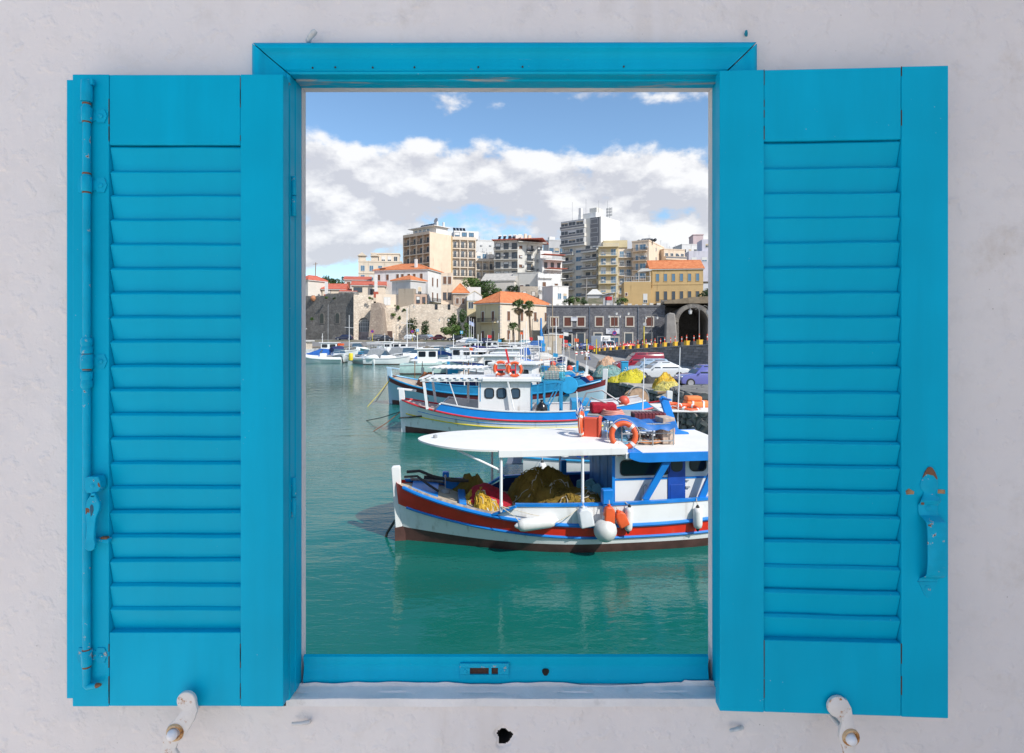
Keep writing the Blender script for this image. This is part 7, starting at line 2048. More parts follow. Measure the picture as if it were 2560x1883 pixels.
        b.add(A + [p, q], F); b.add([v - Vector((0, 0, .14)) for v in A], [(3, 2, 1, 0)]); b.add(A + [v - Vector((0, 0, .14)) for v in A], [(0, 4, 5, 1), (1, 5, 6, 2), (2, 6, 7, 3), (3, 7, 4, 0)])
        rf = b.build('roof', mat or ROOF, s.t)
        e = MB()
        def ridge(a, c): e.tube([a, c], .11, 6)
        ridge(p, q)
        if not gable:
            for a, c in ((0, p), (3, p), (1, q), (2, q)) if along else ((0, p), (1, p), (2, q), (3, q)): ridge(A[a] + Vector((0, 0, .02)), c)
        e.build('ridge_tiles', mat or ROOF, rf, smooth=50)
        c = MB(); c.box(-o+.05, w+o-.05, -o+.05, d+o-.05, h-.32, h-.145); c.build('eaves', FRW, rf)
        return rf
    def box(s, nm, x0, x1, y0, y1, z0, z1, mat=None, bevel=0):
        b = MB(); b.box(x0, x1, y0, y1, z0, z1); return b.build(nm, mat or s.mat, s.t, bevel=bevel)
    def solar(s, n, x0, step, y, tank=False, dz=.4):
        pn = MB(); pn.add([Vector((0, 0, .1)), Vector((.9, 0, .1)), Vector((.9, 1.5, 1.6)), Vector((0, 1.5, 1.6)), Vector((0, .05, .0)), Vector((.9, .05, .0)), Vector((.9, 1.55, 1.5)), Vector((0, 1.55, 1.5))], [(0, 1, 2, 3), (7, 6, 5, 4), (0, 4, 5, 1), (1, 5, 6, 2), (2, 6, 7, 3), (3, 7, 4, 0)])
        pm = pn.mesh('solar_panel', glass('solar_glass', (.012, .014, .02), .12)); tk = MB(); tk.tube([(-.1, 1.6, 1.8), (1.0, 1.6, 1.8)], .28, 10); tm = tk.mesh('water_tank', WHITE2, smooth=40)
        for i in range(n):
            o = link('solar_panel', pm, s.t, (x0 + i*step, y, s.h + dz))
            if tank: link('water_tank', tm, o)

# A hotel: shaded loggia front, blank side, second lit wing
def hotel():
    B = Building('hotel', 'tall peach hotel with rows of loggias and a blank side wall', 1015, 1082, 1129, 592, 720, 190, -40, W_PEACH)
    B.body(z1=B.h)
    B.loggia('F', 0.01, .99, B.h - 9.3*1 - 3.1 - .5, 4, 4)
    top = B.h
    B.box('penthouse', 1.0, B.w - .8, 2.2, B.d - 1, top, top + 2.3, W_WHITE)
    for a in (2.6, 4.6, 6.8, 8.6): B.win('F', a, top + .7, 1.2, 1.2, 'plain', FRW, WGB, out=-2.2)
    B.box('roof_terrace_slab', .2, B.w, .5, B.d - .5, top + 2.3, top + 2.5, W_WHITE)
    b = MB()
    for i in range(10): b.box(.4 + i*1.1, .46 + i*1.1, .1, .16, top, top + 1.0)
    b.box(.2, B.w-.2, .1, .16, top+.95, top + 1.02); b.build('roof_railing', RAILW, B.t)
    B.solar(7, 2.4, 1.15, 3.2, dz=2.5)
    b = MB(); b.lathe([(.05, 0), (.05, 1.2)], 6, Matrix.Translation((B.w - 1.4, 3, top + 2.5))); b.lathe([(.9, .35), (.6, .1), (.01, 0)], 16, Matrix.Translation((B.w - 1.4, 2.9, top + 4.2)) @ Matrix.Rotation(R(75), 4, 'X')); b.build('satellite_dish', paint('dish_grey', (.28, .28, .29), .5), B.t, smooth=40)
    b = MB(); b.box(B.w-3.1, B.w-2.5, 4, 4.6, top+2.5, top + 4.4); b.box(B.w - .9, B.w - .4, 5, 5.5, top + 2.5, top + 4.0); b.build('chimney', W_WHITE, B.t)
    C = Building('hotel_wing', 'sunlit stepped hotel wing of cream loggias beside the blank peach wall', 1126, 1188, None, 594, 720, 189, 14, W_CREAM, depth=11)
    C.body()
    C.loggia('F', .06, 1.0, C.h - 12.4 - .6, 4, 3, depth=.75)
    C.box('side_strip', -.2, .5, -1.35, -.02, -2, C.h + .3, W_OCHRE)
    C.box('roof_room', 1.5, C.w + 1.5, 2, 8, C.h, C.h + 2.7, W_WHITE)
    for a in (2.6, 5.0, 7.4): C.win('F', a, C.h + .9, 1.5, 1.2, 'plain', FRD, WGB, out=-2.0)
    C.solar(4, 1.6, 1.1, 4, dz=2.7)
    D = Building('hotel_wing', 'lower cream hotel wing stepping down to the trees', 1188, 1238, None, 648, 720, 190.5, 14, W_CREAM, depth=9)
    D.body(); D.loggia('F', 0.02, 1.0, D.h - 9.3 - .6, 3, 3, depth=.75)
    D.box('roof_room', .5, 4.6, 2, 7, D.h, D.h + 2.6, W_WHITE); D.row('F', 2, D.h + .5, 1.2, 1.6, .1, .65, frame=FRW, pane=WGB, out=-2)
hotel()
def low_hotel():
    B = Building('hotel', 'low cream hotel with arched terrace behind the red roofed houses', 896, 1004, None, 655, 720, 205, 8, W_CREAM, depth=10)
    B.body(parapet=.5)
    B.row('F', 5, B.h - 3.2, 1.3, 1.9, frame=FRW, pane=WGB); B.row('F', 5, B.h - 6.6, 1.3, 1.9, frame=FRW, pane=WGB); B.row('F', 5, B.h - 10, 1.3, 1.9, frame=FRW, pane=WGB)
    B.box('string_course', -.15, B.w+.15, -.15, 0, B.h - 4.2, B.h - 3.9)
    B.box('upper_storey', 4.2, B.w - 1, 3.2, 9, B.h, B.h + 3.4)
    B.row('F', 4, B.h + .9, 1.2, 1.6, .34, .92, frame=FRW, pane=WGL, out=-3.2)
    B.box('upper_cornice', 4.0, B.w - .8, 3.0, 9.2, B.h + 3.4, B.h + 3.8)
    for x, w in ((1.2, 2.4), (5.6, 2.2)):
        b = MB(); b.prism([(x-w*.7, B.h+2.3), (x+w*.7, B.h+2.3), (x, B.h+3.6)], (0, .4, 0), (1, 0, 0), (0, 0, 1), (0, 1, 0), 2.4); b.box(x-w*.55, x+w*.55, .9, 1.0, B.h, B.h+2.3); b.build('pediment', W_CREAM, B.t)
low_hotel()
def dark_balcony_block():
    B = Building('apartment_block', 'grey apartment block with black balcony railings and solar heaters on the red edged roof', 1235, 1296, None, 602, 745, 186, -12, W_TOWER, depth=12)
    B.body()
    for k in range(5):
        z = B.h - 3.2 - k*3.05
        B.balcony('F', .02, .98, z, 1.2, RAILD); B.row('F', 3, z + .1, 1.5, 2.1, frame=FRD, pane=WGL)
    B.box('red_roof_edge', -.5, B.w + 8.2, -1.3, 12, B.h, B.h + .22, ROOFR)
    for x in (2.2, 4.0, 5.6): B.box('chimney', x, x + .6, 4, 4.6, B.h + .2, B.h + 2.4, W_WHITE)
    B.solar(5, .6, 1.7, 2.5, True)
    C = Building('apartment_block', 'grey apartment block corner with square brown windows and small iron balconies', 1294, 1357, None, 604, 745, 184, 20, W_TOWER, depth=10)
    C.body()
    for k in range(4):
        z = C.h - 3.2 - k*3.05
        C.win('F', C.w*.12, z + .8, 1.2, 1.1, 'shut', SHUT); C.balcony('F', .34, .62, z, 1.0, RAILD); C.win('F', C.w*.45, z + .1, 1.3, 2.1, 'plain', FRD); C.win('F', C.w*.57, z+.3, .5, 1.7, 'plain', FRD); C.balcony('F', .74, 1.0, z - .4, 1.3, RAILD); C.win('F', C.w*.87, z - .3, 1.4, 2.1, 'plain', FRD)
    C.balcony('F', -.02, 1.1, C.h - .1, 1.4, RAILD)
    C.box('roof_room', .5, 3, 3, 8, C.h, C.h + 2.6, W_TOWER); C.box('chimney', 4, 4.8, 4, 4.8, C.h, C.h + 3.4, W_CREAM); C.box('chimney', 5.4, 6.4, 4, 5, C.h, C.h + 3.0, W_CREAM)
    # pergola and stepped terraces further right
    D = Building('house', 'white stepped house with rust red pergolas left of the tower', 1356, 1405, None, 650, 745, 183, 24, W_WHITE, depth=9)
    D.body()
    D.box('terrace_roof', -.4, D.w, -2.4, .5, D.h + 1.6, D.h + 1.75, ROOFR); D.box('upper_room', 0, D.w*.6, 1.5, 7, D.h, D.h + 3.2, W_WHITE)
    D.box('terrace_roof', D.w*.1, D.w + .3, -3.2, -.4, D.h - 2.9, D.h - 2.75, ROOFR); D.balcony('F', .3, 1.0, D.h - 3.0 - 2.9, 2.6, RAILD); D.balcony('F', .0, 1.0, D.h, 2.2, RAILW)
    D.row('F', 3, D.h - 2.6, 1.0, 1.8, frame=SHUT, pane=WGL); D.row('F', 3, D.h - 6, 1.0, 1.8, frame=SHUT, pane=WGL)
    E = Building('office_block', 'distant pale block with a strip of blue glass left of the tower', 1372, 1412, None, 602, 690, 235, 10, W_GREY, depth=10); E.body(parapet=.5); E.row('F', 3, E.h - 4.6, 1.6, 1.5, pane=WGB, frame=FRD); E.box('roof_room', 1, 3.4, 3, 6, E.h, E.h + 2.2, W_WHITE)
    F = Building('apartment_block', 'distant white block behind the lit hotel wing', 1180, 1236, None, 602, 700, 240, 6, W_WHITE, depth=10); F.body(parapet=.4); F.box('lift_room', 5.2, 8, 3, 7, F.h - 4, F.h + .8, W_GREY); F.row('F', 3, F.h - 6, 1.2, 1.4); F.box('chimney', 3, 3.5, 2, 2.5, F.h, F.h + 2.2, W_GREY)
    G = Building('apartment_block', 'slate coloured block between the hotel and the balcony block', 1200, 1238, None, 636, 720, 205, 4, W_DARK, depth=8); G.body(); G.row('F', 2, G.h - 3, 1.2, 1.6, frame=FRD)
dark_balcony_block()
def tower():
    B = Building('apartment_tower', 'tall grey and white apartment tower with glazed upper balconies, highest in town', 1405, 1502, 1549, 556, 748, 200, -40, W_TOWER)
    B.body(); B.box('lit_side_face', B.w - .05, B.w + .04, 0, B.d, B.h - 34, B.h + .3, W_WHITE)  # whiter skin over the right face, sunlight put into its colour
    n = 9; fh = 3.0
    for k in range(n):
        z = B.h - 2.9 - k*fh
        if k < 3:
            B.balcony('F', .0, .64, z, 1.3, solid=True); B.row('F', 3, z + 1.0, 2.8, 1.2, .02, .62, frame=FRW, pane=WGL, out=1.15)
            b = MB(); b.box(.02*B.w, .63*B.w, -1.12, -.02, z + .95, z + 2.75); link('glazed_bay', b.mesh('glazed_bay', W_GREY), B.t)
            B.win('F', B.w*.84, z + .8, 2.6, 1.5, 'plain', FRW, WGB)
        else:
            B.balcony('F', .0, .34, z, 1.5, solid=True); B.balcony('F', .56, .96, z + .3, 1.7, solid=True)
            B.win('F', B.w*.12, z + .2, 1.6, 2.0, 'plain', FRD); B.win('F', B.w*.25, z + .2, 1.0, 2.0, 'plain', FRW, WGB)
            B.win('F', B.w*.45, z + .6, 2.4, 1.5, 'plain', FRW, WGB); B.win('F', B.w*.68, z + .5, 1.6, 2.0, 'plain', FRD); B.win('F', B.w*.84, z + .5, 1.3, 2.0, 'plain', FRD)
    B.box('grey_strip', B.w*.74, B.w*.97, -.06, 0, B.h - 9.5, B.h, W_DARK)
    B.box('stair_room', B.w*.35, B.w*.8, 2, 6, B.h, B.h + 2.2, W_WHITE); B.box('chimney', B.w*.40, B.w*.46, 1, 2, B.h, B.h + 4.2, W_WHITE)
    B.box('roof_bulk', B.w*.6, B.w*.78, 3, 7, B.h + 2.2, B.h + 4.0, W_TOWER)
    b = MB()
    for x, y, h in ((3, 2, 7), (8, 3, 7.5), (12.5, 4, 6.5), (B.w - 1, 6, 6.5)): b.tube([(x, y, B.h), (x, y, B.h + h)], .05, 5)
    b.build('aerial', GREYM, B.t)
    b = MB()
    for i in range(5):
        for z in (1.5, 2.6, 3.6): b.box(B.w - 2.6 + i*.5, B.w - 2.4 + i*.5, 8, 8.2, B.h + z, B.h + z + .8)
    b.tube([(B.w-1.5, 8.3, B.h), (B.w-1.5, 8.3, B.h + 4.6)], .08, 6); b.build('phone_antenna', GREYM, B.t)
    for a, z in ((3.0, B.h - 8.5), (3.2, B.h - 2)): B.win('R', a, z, .7, .9, 'plain', FRW)
tower()
def yellow_blocks():
    B = Building('apartment_block', 'yellow apartment block with white railed balconies next to the tower', 1496, 1546, None, 618, 748, 187, -8, W_YEL, depth=10)
    B.body()
    for k in range(5):
        z = B.h - 3.0 - k*3.0
        B.balcony('F', .05, .95, z, 1.2, RAILW); B.row('F', 2, z + .1, 1.5, 2.1, frame=FRW, pane=WGB)
    B.box('roof_room', 1.5, B.w + 3, 2, 8, B.h, B.h + 2.4, W_YEL); B.balcony('F', 0, 1, B.h, 1.4, RAILW)
    C = Building('apartment_block', 'pale yellow block with glazed balcony in the middle of the row', 1546, 1580, None, 622, 748, 188, 0, W_CREAM, depth=10); C.body()
    for k in range(5):
        z = C.h - 3.0 - k*3.0; C.balcony('F', .0, 1., z, 1.2, RAILW); C.row('F', 2, z + .1, 1.3, 2.0, frame=FRW, pane=(WGB if k != 1 else WGL))
    D = Building('apartment_block', 'peach apartment block with black tanks on its roof', 1580, 1622, 1660, 606, 700, 186, -30, W_PEACH)
    D.body(parapet=.4)
    for k in range(4):
        z = D.h - 3.1 - k*3.1; D.balcony('F', .06, .9, z, 1.3, RAILD); D.win('F', D.w*.3, z + .2, .8, 2.0, 'plain', FRW, WGB); D.win('F', D.w*.65, z + .5, 1.9, 1.6, 'plain', FRW, WGB)
        D.win('R', D.d*.45, z + .8, .9, 1.1, 'plain', FRW)
    b = MB()
    for i in range(6): b.tube([(1 + i*1.1, 3, D.h + .5), (1 + i*1.1, 4.2, D.h + .9)], .5, 10)
    b.build('roof_tanks', paint('tank_black', (.04, .045, .05), .6), D.t, smooth=40); D.box('lift_room', 2, 5, 4, 7, D.h, D.h + 1.6, W_GREY)
    E = Building('apartment_block', 'orange beige block with long upper terrace right of the peach block', 1660, 1712, None, 624, 690, 192, 16, W_PEACH, depth=9); E.body(parapet=.3); E.balcony('F', 0, 1, E.h - 3.3, 1.2, RAILD, solid=True); E.row('F', 4, E.h - 3.0, 1.0, 1.8, frame=FRW); E.row('F', 4, E.h - 6.4, 1.0, 1.6, frame=FRW)
    F = Building('house', 'white block with lift tower behind the orange roof', 1705, 1745, None, 612, 690, 215, 6, W_WHITE, depth=9); F.body(parapet=.3); F.row('F', 3, F.h - 3, 1.0, 1.3)
    G = Building('house', 'pink tower like house on the skyline, far right', 1733, 1758, None, 588, 680, 222, -6, W_PINK, depth=8); G.body(); G.win('F', G.w*.6, G.h - 6, 1.0, 1.6); G.win('F', G.w*.8, G.h - 9, 1.0, 1.6); G.box('cornice', -.2, G.w+.2, -.2, 8, G.h, G.h + .3, W_PINK)
    H = Building('house', 'lavender white block cut off by the right window jamb', 1722, 1800, None, 628, 690, 200, -4, wallm('render_lavender', (.55, .54, .60)), depth=9); H.body(); H.box('upper_floor', H.w*.45, H.w, 1, 8, H.h, H.h + 4.2, H.mat); H.row('F', 3, H.h - 3.6, 1.6, 1.3, pane=WGB); H.win('F', H.w*.62, H.h + 1.4, 1.2, 1.2, out=-1)
yellow_blocks()
def ochre_house():
    B = Building('ochre_house', 'long ochre house with two rows of tall windows under an orange roof', 1626, 1758, 1800, 672, 757, 148, -6, W_OCHRE, cat='house'); B.d = 9
    B.body(); B.hip(2.6, .35, gable=True)
    B.row('F', 6, B.h - 3.3, .8, 1.9, .06, .97, style='bare', frame=W_OCHRE, pane=WGB); B.row('F', 6, .3, .85, 2.6, .06, .97, style='bare', frame=W_OCHRE, pane=WGL)
    B.box('string_course', -.05, B.w + .05, -.08, 0, B.h*.52, B.h*.52 + .18)
    b = MB(); b.tube([(.5, -.12, B.h), (.5, -.12, B.h*.45), (-.8, -.12, B.h*.3)], .07, 6); b.build('drainpipe', W_OCHRE, B.t)
    C = Building('ochre_annex', 'low ochre annex with slanting top left of the long ochre house', 1560, 1627, None, 705, 757, 147.6, -6, W_OCHRE, cat='house', depth=8); C.body(); C.win('F', .6, C.h - 3.6, .5, .7, 'shut', SHUTR); C.win('F', C.w - 1.4, 0, .9, 2.2, 'plain', FRW)
    C.box('terrace_floor', 0, C.w, 0, 6, C.h, C.h + .12, W_PALE)
    b = MB()
    for i in range(12): b.box(.1 + i*.6, .16 + i*.6, .1, .15, C.h, C.h + 1.4)
    b.box(0, C.w, .1, .16, C.h + 1.35, C.h + 1.42); b.build('terrace_railing', RAILW, C.t)
    b = MB(); b.prism([(3.4, C.h + 2.6), (C.w + .4, C.h + 2.9), (C.w - .6, C.h + 3.5), (4.6, C.h + 3.5)], (0, .5, 0), (1, 0, 0), (0, 0, 1), (0, 1, 0), 4); 
    for x in (3.8, C.w-.2): b.box(x, x+.12, .6, .72, C.h, C.h + 2.7)
    b.build('terrace_awning', GREY_CLOTH, C.t)
    T_ = Building('terrace', 'wooden restaurant terrace along the foot of the ochre house', 1640, 1740, None, 754, 762, 142, -6, WOOD, cat='terrace', depth=5); T_.box('deck', 0, T_.w, 0, 5, 0, .35, paint('terrace_dark', (.10, .07, .05), .8))
    b = MB()
    for i in range(26): b.box(.1 + i*.4, .16 + i*.4, 0, .06, .35, 1.2)
    b.box(0, T_.w, -.02, .08, 1.2, 1.28); b.build('fence_rail', paint('terrace_dark', (.10, .07, .05)), T_.t)
ochre_house()
def old_white():
    B = Building('old_house', 'old white house with sooty graffiti streaks on its shaded wall', 1282, 1346, None, 684, 745, 170, -20, wallm('graffiti_wall', (.58, .57, .53), .8), cat='house', depth=9); B.body(parapet=.2); B.win('F', B.w*.35, B.h - 5, 1.2, 1.4, 'shut', SHUTR); B.win('F', B.w*.58, B.h - 4.8, 1.0, 1.3, 'plain', FRD)
    C = Building('old_house', 'white house with two brown shutters and a slab balcony', 1345, 1402, None, 684, 755, 166, 10, W_WHITE, cat='house', depth=9); C.body(); C.box('cornice', .3, C.w*.62, -.5, 0, C.h - 1.4, C.h - 1.0); C.win('F', C.w*.27, C.h - 4.6, 1.0, 2.1, 'shut', SHUT); C.win('F', C.w*.80, C.h - 4.6, 1.0, 1.7, 'shut', SHUT); C.balcony('F', .05, .62, C.h - 4.8, 1.0, RAILW); C.box('porch_wall', .1, C.w*.6, -1.2, 0, 0, C.h - 6.2)
    D = Building('old_house', 'small white cube house with a blue shuttered pair of windows beside the grey building roof', 1382, 1421, None, 716, 756, 156, 26, W_WHITE, cat='house', depth=6); D.body(parapet=.2); D.row('F', 2, D.h - 3.4, 1.0, 1.5, .25, .95, frame=FRW, pane=WGB)
    E = Building('ruin', 'crumbling pale ruin with two black window holes above the palms', 1300, 1345, None, 716, 755, 163, 6, stone_mat('ruin_stone', (.42, .36, .29), (.52, .46, .38), (.3, .26, .2), 1.6, .04), cat='house', depth=5); E.body(); E.row('F', 2, E.h - 3.2, .9, 1.7, frame=FRD)
    F = Building('shed_roof', 'low grey corrugated roof behind the trees', 1205, 1286, None, 702, 720, 170, -14, W_PALE, cat='shed', depth=8); F.body(); F.hip(2.4, .3, paint('corrugated', (.46, .43, .39), .8, .15, 1), gable=True)
    G = Building('tent', 'white pointed canvas stall on the terrace above the grey building', 1469, 1505, None, 737, 752, 142, -8, GREY_CLOTH, cat='tent', depth=4)
    b = MB(); w = G.w; b.add([Vector((-.3, -.3, G.h)), Vector((w+.3, -.3, G.h)), Vector((w+.3, 4.3, G.h)), Vector((-.3, 4.3, G.h)), Vector((w*.35, 2, G.h + 1.5)), Vector((w*.65, 2, G.h+1.5))], [(0, 1, 5, 4), (1, 2, 5), (2, 3, 4, 5), (3, 0, 4)]); b.build('canvas', GREY_CLOTH, G.t)
    b = MB()
    for x in (0, w):
        for y in (0, 4): b = MB(); b.box(x-.05, x+.05, y-.05, y+.05, 0, G.h); b.build('tent_pole', W_GREY, G.t)
    b = MB(); b.box(0, w, -.02, .02, .6, G.h); b.build('tent_wall', W_GREY, G.t)
    H = Building('stall', 'little stall with a red curtain beside the canvas tent', 1508, 1532, None, 738, 752, 141, -8, W_GREY, cat='stall', depth=3); H.body(); H.box('curtain', .5, H.w - .2, -.05, 0, .1, H.h - .4, REDP); b = MB(); b.prism([(-.3, 0), (H.w + .3, .5), (H.w+.3, .7), (-.3, .2)], (0, -.4, H.h), (1, 0, 0), (0, 0, 1), (0, 1, 0), 3.6); b.build('lean_to_roof', W_WHITE, H.t)
old_white()
def cream_house():
    B = Building('cream_house', 'cream harbour house with orange hipped roof and brown shutters behind the palms', 1190, 1250, 1372, 757, 872, 143, -45, W_YEL, cat='house', zbase=1.9, ztop=PZ(759, 143))
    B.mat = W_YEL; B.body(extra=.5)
    b = MB(); b.box(B.w - .06, B.w + .05, -.03, B.d, 0, B.h - .02); link('lit_side', b.mesh('lit_side', W_CREAM), B.t)  # paler cream skin: the sunlight on this side is put into the colour
    B.hip(3.0, .5)
    for x in (.30, .72):
        for z in (.6, B.h*.54): B.win('F', B.w*x, z, .9, 2.5, 'shut', SHUT)
    B.balcony('F', .16, .86, B.h*.53, .9, RAILD)
    for a in (.16, .42, .70, .93):
        for z in (1.0, B.h*.56): B.win('R', B.d*a, z, 1.0, 2.3, 'shut', SHUT, out=.05)
    q = MB()
    for i in range(12): q.box(B.w - .45, B.w + .07, -.06, .5, i*.78, i*.78 + (.62 if i % 2 else .5))
    q.build('quoins', STONEF, B.t); B.box('plinth', -.06, B.w + .08, -.08, B.d, -.3, .5, STONEF)
    C = Building('porch', 'low tan porch block against the cream house', 1330, 1357, None, 826, 872, 131, 0, W_TAN, cat='porch', depth=3, zbase=1.3); C.body(extra=.2)
cream_house()
ARS = stone_mat('grey_ashlar', (.11, .11, .125), (.19, .19, .205), (.20, .195, .195), 2.4, .04, 1.3, .05)
def grey_building():
    B = Building('stone_building', 'long two storey grey stone building with brown shuttered upper windows', 1366, 1662, None, 768, 878, 124, -4, ARS, cat='building', depth=4, zbase=1.25, ztop=PZ(768, 124))
    B.body(extra=.5)
    px = lambda u: (PX(u, 124*(1 - math.tan(R(4))*0)) - PX(1366, 124))
    H = B.h
    for u in (1386, 1419, 1452, 1497, 1534, 1572, 1620, 1660):
        if px(u) < B.w - .6: B.win('F', px(u), H*.54, 1.45, 1.85, 'stone', STONEF, SHUTR)
    for u in (1384, 1451, 1494, 1569, 1617): B.win('F', px(u), H*.08, 1.5, 2.5, 'stone', STONEF, WGL)
    def door(u, w, h, m):
        b = MB(); x = px(u); b.box(x-w/2-.25, x-w/2, -.12, .02, 0, h+.25); b.box(x+w/2, x+w/2+.25, -.12, .02, 0, h+.25); b.box(x-w/2, x+w/2, -.12, .02, h, h+.25); o = b.build('door', STONEF, B.t); b = MB(); b.box(x-w/2, x+w/2, -.05, .0, 0, h); b.build('leaf', m, o)
    dbl = paint('door_slate_blue', (.05, .11, .17), .6, .2); door(1417, 2.0, 3.0, GLASS); door(1533, 1.9, 2.3, dbl); door(1652, 1.9, 2.4, dbl)
    B.balcony('F', .005, .36, H*.50, .9, RAILD, slab=paint('slab_grey', (.22, .22, .23), .9), solid=False, h=.1)
    B.box('parapet', -.1, B.w + .1, -.15, .3, H, H + .35, paint('parapet_grey', (.14, .14, .15), .9, .15))
    b = MB()
    for u in (1473, 1592): b.tube([(px(u), -.1, 0), (px(u), -.1, H)], .07, 6)
    b.build('drainpipe', paint('pipe_grey', (.13, .16, .2), .6), B.t)
    # sign boards with lettering
    def board(u, z, w, h, lines, lh):
        x = px(u); o = B.box('sign_board', x-w/2, x+w/2, -.22, -.15, z, z+h, paint('sign_white', (.62, .62, .64), .6))
        for k, s_ in enumerate(lines):
            cu = bpy.data.curves.new('lettering', 'FONT'); cu.body = s_; cu.size = lh; cu.align_x = 'CENTER'; cu.extrude = .004; cu.materials.append(paint('sign_ink', (.05, .07, .2), .6))
            q = bpy.data.objects.new('lettering', cu); COL.objects.link(q); me = bpy.data.meshes.new_from_object(q.evaluated_get(bpy.context.evaluated_depsgraph_get())); bpy.data.objects.remove(q); q = link('lettering', me, o); q.location = (x, -.23, z + h - (k + .9)*lh*1.12); q.rotation_euler = (R(90), 0, 0)
    board(1417, H*.40, 2.3, .85, ('ΛΙΜΕΝΙΚΟ', 'ΤΑΜΕΙΟ'), .34)
    board(1530, H*.35, 2.9, 1.15, ('ΟΡΓΑΝΙΣΜΟΣ', 'ΛΙΜΕΝΟΣ', 'ΗΡΑΚΛΕΙΟΥ'), .32); board(1435, H*.66, 1.4, .9, ('ΛΙΜΑΝΙ',), .3)
    # planters and slabs on the terrace roof
    rr = random.Random(3); b = MB()
    for i in range(16):
        x = .6 + i*1.55; b.box(x, x + rr.uniform(.4, .9), .5, 1.1, H + .36, H + .36 + rr.uniform(.15, .5))
    b.build('roof_blocks', W_PALE, B.t)
    # vaults
    vx0 = PX(1662, 121)
    t = thing('stone_vaults', 'great open stone arches of the old shipyard at the right of the grey building', 'arches', (vx0, 119, 1.2), R(-10))
    LV = stone_mat('vault_stone', (.17, .155, .14), (.25, .23, .21), (.10, .09, .085), 1.9, .06)
    def arch(cx, r, zs, w0, w1, y0, dep, ztop, nm):
        b = MB(); n = 18; pin = [(cx - r, 0)] + [(cx - r*math.cos(math.pi*i/n), zs + r*1.02*math.sin(math.pi*i/n)) for i in range(n+1)] + [(cx + r, 0)]
        out = [(w0, 0)] + [(min(max(cx - (r+1.05)*math.cos(math.pi*i/n), w0), w1), min(zs + (r+.95)*math.sin(math.pi*i/n), ztop)) for i in range(n+1)] + [(w1, 0)]
        for y, fl in ((y0, 0), (y0 + dep, 1)):
            for i in range(n+2):
                q = [Vector((*pin[i], 0)), Vector((*pin[i+1], 0)), Vector((*out[i+1], 0)), Vector((*out[i], 0))]; q = [Vector((p.x, y, p.y)) for p in q]; b.quad(*q)
        for i in range(n+2):
            b.quad(Vector((pin[i][0], y0, pin[i][1])), Vector((pin[i+1][0], y0, pin[i+1][1])), Vector((pin[i+1][0], y0+dep, pin[i+1][1])), Vector((pin[i][0], y0+dep, pin[i][1])))
            b.quad(Vector((out[i][0], y0, out[i][1])), Vector((out[i+1][0], y0, out[i+1][1])), Vector((out[i+1][0], y0+dep, out[i+1][1])), Vector((out[i][0], y0+dep, out[i][1])))
        return b.build(nm, LV, t)
    arch(5.2, 2.9, 5.6, .6, 8.7, 0, 14, 11, 'arch'); arch(12.4, 2.9, 5.6, 8.72, 16.5, .02, 14, 11, 'arch')
    b = MB(); b.box(-.2, 17, 14.1, 14.6, 0, 11); b.build('back_wall', LV, t)
    b = MB(); b.prism([(-.6, 0), (2.0, 0), (1.4, 7.4), (.2, 7.6), (-.4, 7.0)], (0, -1.6, 0), (1, 0, 0), (0, 0, 1), (0, 1, 0), 3.2); b.build('pier', paint('pier_render', (.27, .25, .23), .9, .2, .6, .4), t, bevel=.2)
    vs = []
    rr = random.Random(6); vm = [MB().box(-.24, .24, -.16, .1, -.42, .42).mesh('voussoir', paint('voussoir_%d' % k, c, .9, .2, 2)) for k, c in enumerate(((.20, .18, .16), (.16, .145, .13), (.23, .21, .18)))]
    for cx in (5.2, 12.4):
        for i in range(23):
            a = math.pi*(i + .5)/23; r = 3.4
            link('voussoir', vm[rr.randrange(3)], t, (cx - r*math.cos(a), -.05, 5.6 + r*math.sin(a)), (0, a - math.pi/2 if False else -(math.pi/2 - a), 0))
    b = MB(); b.prism([(-.5, 0), (17, 0), (17, 1.0), (12, 1.6), (5, 1.3), (-.5, .5)], (0, 1.5, 9.6), (1, 0, 0), (0, 0, 1), (0, 1, 0), 13); b.build('earth_top', paint('dry_earth', (.24, .19, .13), .95, .25, 1), t)
grey_building()
S_SHADED = stone_mat('old_wall_shaded', (.15, .14, .13), (.24, .225, .205), (.09, .085, .08), 1.5, .08)  # darker copy of the wall stone, shade put into its colour
S_PALE = stone_mat('old_wall_pale', (.70, .58, .46), (.82, .71, .58), (.48, .40, .31), 1.5, .07)
